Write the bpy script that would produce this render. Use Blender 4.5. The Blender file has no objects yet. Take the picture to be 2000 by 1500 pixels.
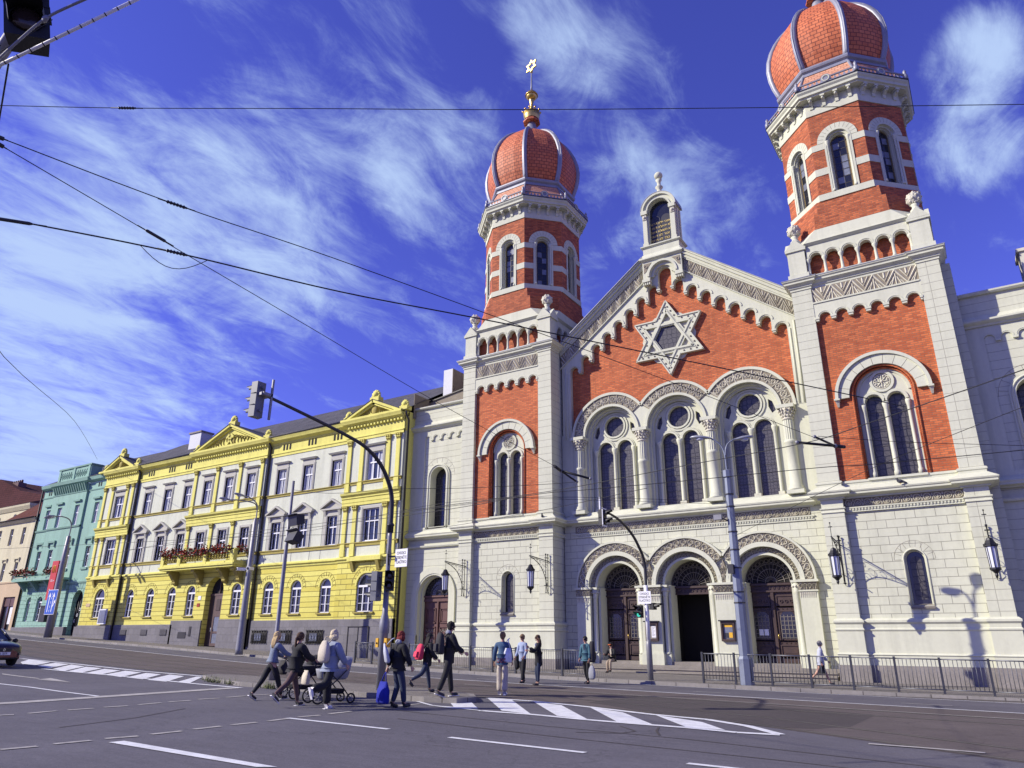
import bpy, math, random
import numpy as np
from mathutils import Vector, Matrix, Quaternion, noise
from mathutils.geometry import tessellate_polygon
PI = math.pi
rad = math.radians
rnd = random.Random(11)
S = bpy.context.scene
COL = S.collection

# ---------------------------------------------------------------- camera
CAM = Vector((0, 0, 1.6))
f_px, pitch, roll, yaw = 1403.4, rad(19.789), rad(0.391), rad(33.058)
fw = Vector((-math.sin(yaw) * math.cos(pitch), math.cos(yaw) * math.cos(pitch), math.sin(pitch)))
rt0 = Vector((math.cos(yaw), math.sin(yaw), 0))
up0 = rt0.cross(fw)
rt = rt0 * math.cos(roll) + up0 * math.sin(roll)
up = up0 * math.cos(roll) - rt0 * math.sin(roll)
cd = bpy.data.cameras.new('camera')
cam = bpy.data.objects.new('camera', cd)
COL.objects.link(cam)
cam.matrix_world = Matrix(((rt.x, up.x, -fw.x, CAM.x), (rt.y, up.y, -fw.y, CAM.y), (rt.z, up.z, -fw.z, CAM.z), (0, 0, 0, 1)))
cd.sensor_width = 36
cd.lens = 36 * f_px / 2000
cd.clip_start = 0.1
cd.clip_end = 6000
S.camera = cam

# ---------------------------------------------------------------- light
SUN_EL, SUN_AZ = rad(31), rad(40)          # light travels towards +X +Y
sd = bpy.data.lights.new('sun', 'SUN')
sd.energy = 5.0
sd.angle = rad(0.53)
sd.color = (1.0, 0.93, 0.80)
sun = bpy.data.objects.new('sun', sd)
COL.objects.link(sun)
ldir = Vector((math.cos(SUN_EL) * math.cos(SUN_AZ), math.cos(SUN_EL) * math.sin(SUN_AZ), -math.sin(SUN_EL)))
sun.rotation_euler = ldir.to_track_quat('-Z', 'Y').to_euler()
sun.location = (-30, -20, 40)

W = bpy.data.worlds.new('World')
S.world = W
W.use_nodes = True
nt = W.node_tree
for n in list(nt.nodes):
    nt.nodes.remove(n)


def wn(t, **k):
    n = nt.nodes.new(t)
    for a, b in k.items():
        setattr(n, a, b)
    return n


def wl(a, b):
    nt.links.new(a, b)


def wmath(op, a, b=None, clamp=False):
    m = wn('ShaderNodeMath', operation=op, use_clamp=clamp)
    for i, x in enumerate((a, b)):
        if x is None:
            continue
        if isinstance(x, (int, float)):
            m.inputs[i].default_value = x
        else:
            wl(x, m.inputs[i])
    return m.outputs[0]


out = wn('ShaderNodeOutputWorld')
bg = wn('ShaderNodeBackground')
bg.inputs[1].default_value = 0.060
wl(bg.outputs[0], out.inputs[0])
sky = wn('ShaderNodeTexSky', sky_type='NISHITA')
sky.sun_disc = False
sky.sun_elevation = SUN_EL
sky.sun_rotation = math.atan2(-ldir.x, -ldir.y)
sky.altitude = 300
sky.air_density = 1.0
sky.dust_density = 0.0
sky.ozone_density = 3.0
tint = wn('ShaderNodeMix', data_type='RGBA', blend_type='MULTIPLY')
tint.inputs[0].default_value = 1
wl(sky.outputs[0], tint.inputs[6])
tint.inputs[7].default_value = (1.22, 0.95, 2.7, 1)
geo = wn('ShaderNodeTexCoord')
sep = wn('ShaderNodeSeparateXYZ')
wl(geo.outputs['Generated'], sep.inputs[0])
zc = wmath('MAXIMUM', sep.outputs[2], 0.03)
px = wmath('DIVIDE', sep.outputs[0], wmath('ADD', zc, 0.12))
py = wmath('DIVIDE', sep.outputs[1], wmath('ADD', zc, 0.12))
cmb = wn('ShaderNodeCombineXYZ')
wl(px, cmb.inputs[0])
wl(py, cmb.inputs[1])


def cloud_noise(scale, rot, sc, detail, rough, dist, loc=(0, 0, 0)):
    mp = wn('ShaderNodeMapping')
    mp.inputs['Rotation'].default_value = (0, 0, rot)
    mp.inputs['Scale'].default_value = sc
    mp.inputs['Location'].default_value = loc
    wl(cmb.outputs[0], mp.inputs[0])
    nz = wn('ShaderNodeTexNoise')
    nz.inputs['Scale'].default_value = scale
    nz.inputs['Detail'].default_value = detail
    nz.inputs['Roughness'].default_value = rough
    nz.inputs['Distortion'].default_value = dist
    wl(mp.outputs[0], nz.inputs['Vector'])
    return nz.outputs[0]


streak = cloud_noise(3.2, rad(25), (1.0, 0.6, 1), 10, 0.64, 0.55)
wisps = cloud_noise(9.0, rad(-15), (1.0, 0.5, 1), 10, 0.68, 0.8, (3, 1, 0))
big = cloud_noise(0.9, rad(10), (1, 0.8, 1), 3, 0.5, 0.3, (1.5, 0.2, 0))
mix1 = wmath('ADD', wmath('MULTIPLY', streak, 0.85), wmath('MULTIPLY', wisps, 0.55))
mix1 = wmath('ADD', mix1, wmath('MULTIPLY', big, 0.35))


def lobe(az, el, width, amp):
    # a patch of cirrus that stands in one direction of the sky
    d = Vector((-math.sin(az) * math.cos(el), math.cos(az) * math.cos(el), math.sin(el)))
    dp = wn('ShaderNodeVectorMath', operation='DOT_PRODUCT')
    wl(geo.outputs['Generated'], dp.inputs[0])
    dp.inputs[1].default_value = d
    mr = wn('ShaderNodeMapRange', interpolation_type='SMOOTHSTEP')
    mr.inputs['From Min'].default_value = math.cos(width)
    mr.inputs['From Max'].default_value = 1.0
    mr.inputs['To Max'].default_value = amp
    wl(dp.outputs['Value'], mr.inputs['Value'])
    return mr.outputs[0]


tot = mix1
for a in [(rad(p_[0]), rad(p_[1]), rad(p_[2]), p_[3] * .50) for p_ in (
        (62, 24, 18, .36), (52, 33, 11, .28), (40, 36, 7, .36), (70, 28, 11, .22), (30, 47, 4, .30), (26, 44, 4, .22), (22, 34, 5, .30), (16, 33, 5, .34), (14, 28, 4, .2), (-6, 37, 4, .6), (-5, 32, 4, .5),
        (68, 9, 9, .30), (69, 18, 12, .16), (65, 41, 12, .08), (34, 42, 7, -.05), (48, 17, 9, -.2), (6, 45, 10, -.34), (12, 50, 10, -.3), (38, 46, 5, -.2), (22, 26, 8, -.08))]:
    tot = wmath('ADD', tot, lobe(*a))
cr = wn('ShaderNodeMapRange', interpolation_type='SMOOTHSTEP')
cr.inputs['From Min'].default_value = 0.87
cr.inputs['From Max'].default_value = 1.30
cr.inputs['To Max'].default_value = 0.90
wl(tot, cr.inputs['Value'])
cm = wn('ShaderNodeMix', data_type='RGBA')
wl(cr.outputs[0], cm.inputs[0])
wl(tint.outputs[2], cm.inputs[6])
cm.inputs[7].default_value = (7.2, 9.4, 13.6, 1)
wl(cm.outputs[2], bg.inputs[0])

S.view_settings.view_transform = 'Standard'
S.view_settings.look = 'None'
S.view_settings.exposure = 0.28
S.view_settings.gamma = 1
S.render.engine = 'CYCLES'
S.cycles.max_bounces = 5
S.cycles.diffuse_bounces = 2


# ---------------------------------------------------------------- ground height (the street climbs to the left)
CP = [(-300, 9.5), (-200, 6.2), (-110, 3.25), (-90, 2.6), (-81, 2.25), (-77, 2.08), (-69, 1.72), (-62, 1.42), (-56, 1.22), (-50, 1.02),
      (-44, .82), (-36, .56), (-30, .38), (-24, .25), (-20, .18), (-15, .12), (-10, .07), (-5, .02), (0, -.03), (10, -.1), (60, -.4), (300, -1)]


def g(x):
    for (a, za), (b, zb) in zip(CP, CP[1:]):
        if x <= b:
            return za + (zb - za) * (max(x, a) - a) / (b - a)
    return CP[-1][1]


# ---------------------------------------------------------------- materials
MATS = {}


def srgb(r, g_, b):
    def c(x):
        x /= 255
        return x / 12.92 if x <= .04045 else ((x + .055) / 1.055) ** 2.4
    return (c(r), c(g_), c(b))


def mat(name, col, rough=.75, metal=0, var=.12, vscale=.5, bump=0, bscale=25, pattern=None, spec=.5, coat=0, emit=None, streak=0):
    m = bpy.data.materials.new(name)
    m.use_nodes = True
    t = m.node_tree
    b = t.nodes['Principled BSDF']
    b.inputs['Roughness'].default_value = rough
    b.inputs['Metallic'].default_value = metal
    b.inputs['Specular IOR Level'].default_value = spec
    b.inputs['Coat Weight'].default_value = coat
    L = t.links.new

    def N(ty, **k):
        n = t.nodes.new(ty)
        for a, c in k.items():
            setattr(n, a, c)
        return n
    uv = N('ShaderNodeUVMap')
    tc = N('ShaderNodeTexCoord')
    cur = None
    height = None
    if pattern:
        kind = pattern[0]
        if kind == 'brick':
            _, w, h, mort, c1, c2, cm_, off = pattern
            bt = N('ShaderNodeTexBrick')
            bt.offset = off
            bt.inputs['Color1'].default_value = (*c1, 1)
            bt.inputs['Color2'].default_value = (*c2, 1)
            bt.inputs['Mortar'].default_value = (*cm_, 1)
            bt.inputs['Scale'].default_value = 1
            bt.inputs['Mortar Size'].default_value = mort
            bt.inputs['Mortar Smooth'].default_value = .2
            bt.inputs['Bias'].default_value = 0
            bt.inputs['Brick Width'].default_value = w
            bt.inputs['Row Height'].default_value = h
            L(uv.outputs[0], bt.inputs['Vector'])
            cur = bt.outputs['Color']
            height = bt.outputs['Fac']
        elif kind == 'leaded':
            _, sc, c1, c2 = pattern
            vo = N('ShaderNodeTexVoronoi', feature='DISTANCE_TO_EDGE')
            vo.inputs['Scale'].default_value = sc
            vo.inputs['Randomness'].default_value = .35
            L(uv.outputs[0], vo.inputs['Vector'])
            mg = N('ShaderNodeTexMagic', turbulence_depth=3)
            mg.inputs['Scale'].default_value = sc * 1.6
            L(uv.outputs[0], mg.inputs['Vector'])
            mr = N('ShaderNodeMapRange')
            mr.inputs['From Min'].default_value = .04
            mr.inputs['From Max'].default_value = .10
            L(vo.outputs[0], mr.inputs['Value'])
            mm = N('ShaderNodeMath', operation='MULTIPLY')
            L(mr.outputs[0], mm.inputs[0])
            L(mg.outputs['Fac'], mm.inputs[1])
            mx = N('ShaderNodeMix', data_type='RGBA')
            L(mm.outputs[0], mx.inputs[0])
            mx.inputs[6].default_value = (*c1, 1)
            mx.inputs[7].default_value = (*c2, 1)
            cur = mx.outputs[2]
    if cur is None:
        rgb = N('ShaderNodeRGB')
        rgb.outputs[0].default_value = (*col, 1)
        cur = rgb.outputs[0]
    if var:
        nz = N('ShaderNodeTexNoise')
        nz.inputs['Scale'].default_value = vscale
        nz.inputs['Detail'].default_value = 6
        nz.inputs['Roughness'].default_value = .65
        mp = N('ShaderNodeMapping')
        mp.inputs['Scale'].default_value = (1, 1, .45)
        L(tc.outputs['Object'], mp.inputs[0])
        L(mp.outputs[0], nz.inputs['Vector'])
        mr = N('ShaderNodeMapRange')
        mr.inputs['From Min'].default_value = .3
        mr.inputs['From Max'].default_value = .7
        mr.inputs['To Min'].default_value = 1 - var
        mr.inputs['To Max'].default_value = 1 + var * .5
        L(nz.outputs[0], mr.inputs['Value'])
        nz2 = N('ShaderNodeTexNoise')
        nz2.inputs['Scale'].default_value = vscale * 14
        nz2.inputs['Detail'].default_value = 4
        L(tc.outputs['Object'], nz2.inputs['Vector'])
        mr2 = N('ShaderNodeMapRange')
        mr2.inputs['From Min'].default_value = .3
        mr2.inputs['From Max'].default_value = .7
        mr2.inputs['To Min'].default_value = 1 - var * .5
        mr2.inputs['To Max'].default_value = 1 + var * .4
        L(nz2.outputs[0], mr2.inputs['Value'])
        mu = N('ShaderNodeMath', operation='MULTIPLY')
        L(mr.outputs[0], mu.inputs[0])
        L(mr2.outputs[0], mu.inputs[1])
        if streak:
            mp3 = N('ShaderNodeMapping')
            mp3.inputs['Scale'].default_value = (2.2, 2.2, .16)
            L(tc.outputs['Object'], mp3.inputs[0])
            nz3 = N('ShaderNodeTexNoise')
            nz3.inputs['Scale'].default_value = 1.0
            nz3.inputs['Detail'].default_value = 7
            nz3.inputs['Roughness'].default_value = .7
            L(mp3.outputs[0], nz3.inputs['Vector'])
            mr3 = N('ShaderNodeMapRange')
            for k_, v_ in zip(('From Min', 'From Max', 'To Min', 'To Max'), (.36, .52, 1 - streak, 1.0)):
                mr3.inputs[k_].default_value = v_
            L(nz3.outputs[0], mr3.inputs['Value'])
            m3 = N('ShaderNodeMath', operation='MULTIPLY')
            L(mu.outputs[0], m3.inputs[0])
            L(mr3.outputs[0], m3.inputs[1])
            mu = m3
        vm = N('ShaderNodeVectorMath', operation='SCALE')
        L(cur, vm.inputs[0])
        L(mu.outputs[0], vm.inputs['Scale'])
        cur = vm.outputs[0]
    L(cur, b.inputs['Base Color'])
    if emit:
        b.inputs['Emission Color'].default_value = (*emit[0], 1)
        b.inputs['Emission Strength'].default_value = emit[1]
    if bump:
        nb = N('ShaderNodeTexNoise')
        nb.inputs['Scale'].default_value = bscale
        nb.inputs['Detail'].default_value = 5
        L(tc.outputs['Object'], nb.inputs['Vector'])
        bm_ = N('ShaderNodeBump')
        bm_.inputs['Strength'].default_value = bump
        bm_.inputs['Distance'].default_value = .02
        L(nb.outputs[0], bm_.inputs['Height'])
        nrm = bm_.outputs[0]
        if height is not None:
            b2 = N('ShaderNodeBump')
            b2.invert = True
            b2.inputs['Strength'].default_value = .6
            b2.inputs['Distance'].default_value = .012
            L(height, b2.inputs['Height'])
            L(nrm, b2.inputs['Normal'])
            nrm = b2.outputs[0]
        L(nrm, b.inputs['Normal'])
    MATS[name] = m
    return m


CR = (.60, .605, .46)
CRd = (.36, .34, .28)
mat('stucco', CR, .85, var=.07, streak=.09, bump=.25, bscale=30)
mat('ashlar', CR, .85, var=.07, streak=.09, bump=.25, bscale=30, pattern=('brick', .77, .355, .011, CR, (.585, .59, .445), (.26, .25, .19), .5))
mat('courses', CR, .85, var=.07, streak=.09, bump=.25, bscale=30, pattern=('brick', 60, .41, .010, CR, (.59, .595, .45), (.33, .32, .24), 0))
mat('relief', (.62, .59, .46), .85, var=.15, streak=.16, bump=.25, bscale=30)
mat('relief_ground', (.27, .235, .17), .9, var=.2)  # ornament background darkened: shade between the reliefs is painted into this tone
mat('brick', (.5, .12, .04), .85, var=.16, streak=.15, vscale=.4, bump=.4, bscale=40,
    pattern=('brick', .31, .10, .013, (.70, .185, .055), (.44, .090, .024), (.30, .13, .07), .5))
mat('brick_tower', (.5, .12, .04), .85, var=.2, streak=.15, vscale=.5, bump=.4, bscale=40,
    pattern=('brick', .31, .10, .013, (.64, .165, .05), (.32, .066, .02), (.28, .12, .07), .5))
mat('dome_tile', (.6, .16, .06), .62, var=.16, bump=.15, bscale=30,
    pattern=('brick', .34, .24, .022, (.72, .21, .075), (.56, .14, .045), (.22, .045, .018), .5))  # strong dark joint lines paint in the shading between the tiles
mat('pale_tile', (.62, .30, .17), .7, var=.12, bump=.1,
    pattern=('brick', .30, .2, .015, (.68, .36, .22), (.60, .28, .15), (.36, .15, .08), .5))
mat('zinc', (.30, .31, .35), .5, metal=.25, var=.2, vscale=1.5)
mat('gold', (.72, .50, .14), .35, metal=.9, var=.1)
mat('granite', (.27, .245, .215), .85, var=.25, streak=.16, vscale=1.0, bump=.4, bscale=60)
mat('granite_step', (.25, .225, .19), .85, var=.22, vscale=1.2, bump=.3, bscale=60)
mat('glass_dark', (.02, .022, .03), .12, var=.3, vscale=1.5, spec=.6)
mat('leaded', (.05, .05, .06), .35, var=.2, pattern=('leaded', 3.6, (.014, .013, .016), (.13, .12, .115)), spec=.5)
mat('leaded_b', (.05, .05, .06), .35, var=.2, pattern=('leaded', 6.0, (.015, .014, .017), (.15, .14, .14)), spec=.5)
mat('leaded_line', (.06, .055, .05), .5, var=0)
mat('pane_pale', (.20, .22, .27), .2, var=.3, spec=.7)
mat('pane_amber', (.22, .16, .06), .3, var=.2)
mat('door_wood', (.055, .030, .022), .5, var=.3, vscale=2, bump=.2)
mat('door_wood_red', (.11, .045, .035), .5, var=.25, vscale=2, bump=.2)
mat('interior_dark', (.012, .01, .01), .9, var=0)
mat('iron', (.025, .025, .03), .45, metal=.5, var=.2)
mat('frosted', (.62, .64, .70), .35, var=.05)
mat('white_paint', (.78, .78, .78), .5, var=.05)
mat('gutter', (.04, .037, .035), .5, metal=.4, var=.2)
mat('roof_slate', (.10, .10, .11), .9, spec=.15, var=.25, bump=.2, pattern=('brick', .35, .28, .012, (.115, .11, .12), (.085, .085, .095), (.04, .04, .045), .5))
mat('flashing', (.55, .56, .57), .6, metal=0, var=.08)


# ---------------------------------------------------------------- mesh builder
class MB:
    def __init__(s):
        s.v = []
        s.f = []
        s.m = []
        s.sm = []
        s.uv = {}
        s.M = Matrix.Identity(4)

    def add(s, pts):
        i = len(s.v)
        M = s.M
        s.v.extend([M @ Vector(p) for p in pts])
        return i

    def face(s, idx, m, smooth=False, uv=None):
        if uv:
            s.uv[len(s.f)] = uv
        s.f.append(tuple(idx))
        s.m.append(m)
        s.sm.append(smooth)

    def quad(s, pts, m, smooth=False, uv=None):
        i = s.add(pts)
        s.face(range(i, i + len(pts)), m, smooth, uv)

    def box(s, x0, x1, y0, y1, z0, z1, m):
        i = s.add([(x0, y0, z0), (x1, y0, z0), (x1, y1, z0), (x0, y1, z0), (x0, y0, z1), (x1, y0, z1), (x1, y1, z1), (x0, y1, z1)])
        for q in ((0, 3, 2, 1), (4, 5, 6, 7), (0, 1, 5, 4), (1, 2, 6, 5), (2, 3, 7, 6), (3, 0, 4, 7)):
            s.face([i + k for k in q], m)

    def hull8(s, b, t, m):
        i = s.add(list(b) + list(t))
        n = len(b)
        s.face([i + k for k in reversed(range(n))], m)
        s.face([i + n + k for k in range(n)], m)
        for k in range(n):
            k2 = (k + 1) % n
            s.face([i + k, i + k2, i + n + k2, i + n + k], m)

    def prism(s, outer, y0, y1, m, holes=(), mside=None, back=True):
        """polygon in the XZ plane extruded in Y; y0 is the front."""
        loops = [list(outer)] + [list(h) for h in holes]
        flat = [p for l in loops for p in l]
        tris = tessellate_polygon([[Vector((a, b, 0)) for a, b in l] for l in loops])
        i = s.add([(a, y0, b) for a, b in flat])
        j = s.add([(a, y1, b) for a, b in flat])
        for t in tris:
            a, b, c = t
            p, q, r = flat[a], flat[b], flat[c]
            cr_ = (q[0] - p[0]) * (r[1] - p[1]) - (q[1] - p[1]) * (r[0] - p[0])
            if abs(cr_) < 1e-9:
                continue
            if cr_ < 0:
                a, b, c = a, c, b
            s.face((i + a, i + b, i + c), m)
            if back:
                s.face((j + a, j + c, j + b), m)
        k = 0
        for li, l in enumerate(loops):
            n = len(l)
            area = sum(l[q][0] * l[(q + 1) % n][1] - l[(q + 1) % n][0] * l[q][1] for q in range(n))
            ccw = area > 0
            if li > 0:
                ccw = not ccw
            for q in range(n):
                a, b = k + q, k + (q + 1) % n
                if ccw:
                    s.face((i + a, j + a, j + b, i + b), mside or m)
                else:
                    s.face((i + b, j + b, j + a, i + a), mside or m)
            k += n

    def ring(s, cx, cz, r0, r1, y0, y1, m, a0=0, a1=PI, n=28, caps=True):
        pts = []
        for k in range(n + 1):
            a = a0 + (a1 - a0) * k / n
            c, q = math.cos(a), math.sin(a)
            pts += [(cx + r0 * c, y0, cz + r0 * q), (cx + r1 * c, y0, cz + r1 * q), (cx + r1 * c, y1, cz + r1 * q), (cx + r0 * c, y1, cz + r0 * q)]
        i = s.add(pts)
        for k in range(n):
            a = i + 4 * k
            b = a + 4
            s.face((a, a + 1, b + 1, b), m)
            s.face((a + 1, a + 2, b + 2, b + 1), m)
            s.face((a + 3, a, b, b + 3), m)
            s.face((a + 2, a + 3, b + 3, b + 2), m)
        if caps:
            s.face((i, i + 3, i + 2, i + 1), m)
            e = i + 4 * n
            s.face((e, e + 1, e + 2, e + 3), m)

    def sweep(s, path, prof, m, closed=False, smooth=False):
        """profile (out, z) swept along a plan path, outside on the right hand."""
        n = len(path)
        P = [Vector((p[0], p[1])) for p in path]
        dirs = []
        for k in range(n if closed else n - 1):
            d = P[(k + 1) % n] - P[k]
            dirs.append(d.normalized())
        pts = []
        for k in range(n):
            if closed:
                d1, d2 = dirs[k - 1], dirs[k]
            else:
                d1 = dirs[k - 1] if k > 0 else dirs[0]
                d2 = dirs[k] if k < n - 1 else dirs[-1]
            n1 = Vector((d1.y, -d1.x))
            n2 = Vector((d2.y, -d2.x))
            mi = (n1 + n2) / max(.2, 1 + n1.dot(n2))
            for o, z in prof:
                pts.append((P[k].x + mi.x * o, P[k].y + mi.y * o, z))
        i = s.add(pts)
        q = len(prof)
        for k in range(n if closed else n - 1):
            a = i + k * q
            b = i + ((k + 1) % n) * q
            for e in range(q):
                e2 = (e + 1) % q
                s.face((a + e, b + e, b + e2, a + e2), m, smooth)
        if not closed:
            s.face([i + e for e in range(q)], m)
            s.face([i + (n - 1) * q + e for e in reversed(range(q))], m)

    def lathe(s, prof, n, c, m, phase=0, smooth=True, axis='z', cap=True):
        pts = []
        for r, z in prof:
            for k in range(n):
                a = phase + 2 * PI * k / n
                if axis == 'z':
                    pts.append((c[0] + r * math.cos(a), c[1] + r * math.sin(a), c[2] + z))
                elif axis == 'y':
                    pts.append((c[0] + r * math.cos(a), c[1] + z, c[2] + r * math.sin(a)))
                else:
                    pts.append((c[0] + z, c[1] + r * math.cos(a), c[2] + r * math.sin(a)))
        i = s.add(pts)
        for j in range(len(prof) - 1):
            for k in range(n):
                k2 = (k + 1) % n
                s.face((i + j * n + k, i + j * n + k2, i + (j + 1) * n + k2, i + (j + 1) * n + k), m, smooth)
        if cap:
            s.face([i + k for k in reversed(range(n))], m)
            s.face([i + (len(prof) - 1) * n + k for k in range(n)], m)

    def tube(s, pts, r, m, n=6, smooth=True, cap=True):
        P = [Vector(p) for p in pts]
        rs = r if isinstance(r, (list, tuple)) else [r] * len(P)
        ring = []
        prev = None
        for k, p in enumerate(P):
            d = (P[min(k + 1, len(P) - 1)] - P[max(k - 1, 0)])
            if d.length < 1e-9:
                d = Vector((0, 0, 1))
            d.normalize()
            if prev is None:
                a = d.cross(Vector((0, 0, 1)))
                if a.length < .05:
                    a = d.cross(Vector((0, 1, 0)))
                a.normalize()
            else:
                a = (prev - d * prev.dot(d)).normalized()
            prev = a
            b = d.cross(a)
            for q in range(n):
                t = 2 * PI * q / n
                ring.append(p + (a * math.cos(t) + b * math.sin(t)) * rs[k])
        i = s.add(ring)
        for k in range(len(P) - 1):
            for q in range(n):
                q2 = (q + 1) % n
                s.face((i + k * n + q, i + k * n + q2, i + (k + 1) * n + q2, i + (k + 1) * n + q), m, smooth)
        if cap:
            s.face([i + q for q in reversed(range(n))], m)
            s.face([i + (len(P) - 1) * n + q for q in range(n)], m)

    def ball(s, c, r, m, n=10, sz=(1, 1, 1), bump=0):
        prof = []
        rows = n // 2 + 2
        pts = []
        for j in range(rows + 1):
            th = PI * j / rows
            for k in range(n):
                a = 2 * PI * k / n
                rr = r * (1 + (bump * noise.noise(Vector((j * .9, k * 1.3, r))) if 0 < j < rows else 0))
                pts.append((c[0] + rr * math.sin(th) * math.cos(a) * sz[0], c[1] + rr * math.sin(th) * math.sin(a) * sz[1], c[2] - rr * math.cos(th) * sz[2]))
        i = s.add(pts)
        for j in range(rows):
            for k in range(n):
                k2 = (k + 1) % n
                s.face((i + j * n + k, i + j * n + k2, i + (j + 1) * n + k2, i + (j + 1) * n + k), m, bump == 0)

    def build(s, name, parent=None, local=False, label=None):
        me = bpy.data.meshes.new(name)
        me.from_pydata([tuple(v) for v in s.v], [], s.f)
        names = []
        for k in s.m:
            if k not in names:
                names.append(k)
        for k in names:
            me.materials.append(MATS[k])
        ix = {k: i for i, k in enumerate(names)}
        me.polygons.foreach_set('material_index', [ix[k] for k in s.m])
        me.polygons.foreach_set('use_smooth', s.sm)
        # uv in metres: u along the horizontal tangent, v up
        uvl = me.uv_layers.new(name='UVMap')
        nl = len(me.loops)
        vi = np.empty(nl, dtype=np.int32)
        me.loops.foreach_get('vertex_index', vi)
        co = np.empty(len(me.vertices) * 3)
        me.vertices.foreach_get('co', co)
        co = co.reshape(-1, 3)
        npol = len(me.polygons)
        nr = np.empty(npol * 3)
        me.polygons.foreach_get('normal', nr)
        nr = nr.reshape(-1, 3)
        lt = np.empty(npol, dtype=np.int32)
        me.polygons.foreach_get('loop_total', lt)
        fn = np.repeat(nr, lt, axis=0)
        c = co[vi]
        t = np.stack([-fn[:, 1], fn[:, 0]], 1)
        ln = np.hypot(t[:, 0], t[:, 1])
        flat = ln < .35
        ln[ln < 1e-6] = 1
        t /= ln[:, None]
        U = c[:, 0] * t[:, 0] + c[:, 1] * t[:, 1]
        V_ = c[:, 2].copy()
        U[flat] = c[flat, 0]
        V_[flat] = c[flat, 1]
        uvs = np.stack([U, V_], 1)
        if s.uv:
            starts = np.concatenate([[0], np.cumsum(lt)])
            for fi, us in s.uv.items():
                for q, w in enumerate(us):
                    uvs[starts[fi] + q] = w
        uvl.data.foreach_set('uv', uvs.ravel())
        me.update()
        o = bpy.data.objects.new(name, me)
        COL.objects.link(o)
        if parent is not None:
            o.parent = parent
            if not local:
                o.location = -wloc(parent)
        if label:
            o['label'] = label
        return o


def wloc(o):
    v = Vector((0, 0, 0))
    while o is not None:
        v += o.location
        o = o.parent
    return v


def tag(o, label=None, cat=None, group=None, kind=None):
    if label:
        o['label'] = label
    if cat:
        o['category'] = cat
    if group:
        o['group'] = group
    if kind:
        o['kind'] = kind
    return o


def thing(name, label, cat, loc=(0, 0, 0), rz=0, group=None):
    o = bpy.data.objects.new(name, None)
    o.empty_display_size = .3
    COL.objects.link(o)
    o.location = loc
    o.rotation_euler = (0, 0, rz)
    return tag(o, label, cat, group)


def copy_tree(o, parent=None, loc=None, label=None):
    c = o.copy()
    COL.objects.link(c)
    if parent is not None:
        c.parent = parent
    if loc is not None:
        c.location = loc
    if label:
        c['label'] = label
    for ch in [q for q in bpy.data.objects if q.parent == o]:
        copy_tree(ch, c)
    return c


def arch_pts(cx, zb, zs, r, n=20):
    """arched opening outline, counter-clockwise from bottom left."""
    return [(cx - r, zb), (cx + r, zb)] + [(cx + r * math.cos(PI * k / n), zs + r * math.sin(PI * k / n)) for k in range(n + 1)]


def rect(x0, x1, z0, z1):
    return [(x0, z0), (x1, z0), (x1, z1), (x0, z1)]


def ribbon(mb, pts, w, h, fn, m, h0=0.0):
    """raised three-edge strip along a polyline of (s, t), placed by fn(s, t, height)"""
    P = [Vector((p[0], p[1])) for p in pts]
    v = []
    for k, p in enumerate(P):
        d = P[min(k + 1, len(P) - 1)] - P[max(k - 1, 0)]
        if d.length < 1e-9:
            d = Vector((1, 0))
        d.normalize()
        nn = Vector((-d.y, d.x)) * w * .5
        v += [fn(p.x + nn.x, p.y + nn.y, h0), fn(p.x, p.y, h), fn(p.x - nn.x, p.y - nn.y, h0)]
    i = mb.add(v)
    for k in range(len(P) - 1):
        a = i + 3 * k
        b = a + 3
        mb.face((a, a + 1, b + 1, b), m)
        mb.face((a + 1, a + 2, b + 2, b + 1), m)


def arc2(cx, cy, r, a0, a1, n=8):
    return [(cx + r * math.cos(a0 + (a1 - a0) * k / n), cy + r * math.sin(a0 + (a1 - a0) * k / n)) for k in range(n + 1)]


def orn_chevron(mb, L, H, fn, m, cell):
    n = max(1, round(L / cell))
    c = L / n
    for k in range(n):
        x = k * c
        ribbon(mb, [(x, H * .98), (x + c / 2, H * .03), (x + c, H * .98)], c * .12, .06, fn, m)
        ribbon(mb, [(x + c * .24, H * .97), (x + c / 2, H * .40), (x + c * .76, H * .97)], c * .08, .045, fn, m)
        ribbon(mb, [(x + c / 2, H * .62), (x + c * .5, H * .97)], c * .11, .045, fn, m)
        ribbon(mb, [(x + c * .22, H * .03), (x + c * .07, H * .52)], c * .08, .045, fn, m)
        ribbon(mb, [(x + c * .78, H * .03), (x + c * .93, H * .52)], c * .08, .045, fn, m)
        ribbon(mb, [(x + c * .33, H * .05), (x + c * .2, H * .3)], c * .06, .04, fn, m)
        ribbon(mb, [(x + c * .67, H * .05), (x + c * .8, H * .3)], c * .06, .04, fn, m)
        ribbon(mb, [(x, H * .03), (x, H * .75)], c * .07, .04, fn, m)


def orn_palmette(mb, L, H, fn, m, cell):
    n = max(1, round(L / cell))
    c = L / n
    for k in range(n):
        x = (k + .5) * c
        ribbon(mb, arc2(x, H * .5, H * .42, 0, 2 * PI, 12), H * .13, .045, fn, m)
        for a in (-.9, 0, .9):
            ribbon(mb, [(x, H * .22), (x + math.sin(a) * H * .3, H * .22 + math.cos(a) * H * .45)], H * .12, .045, fn, m)
        ribbon(mb, [(x + c / 2, H * .05), (x + c / 2, H * .4)], c * .12, .04, fn, m)
        ribbon(mb, [(x + c / 2, H * .95), (x + c / 2, H * .6)], c * .12, .04, fn, m)


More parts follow.
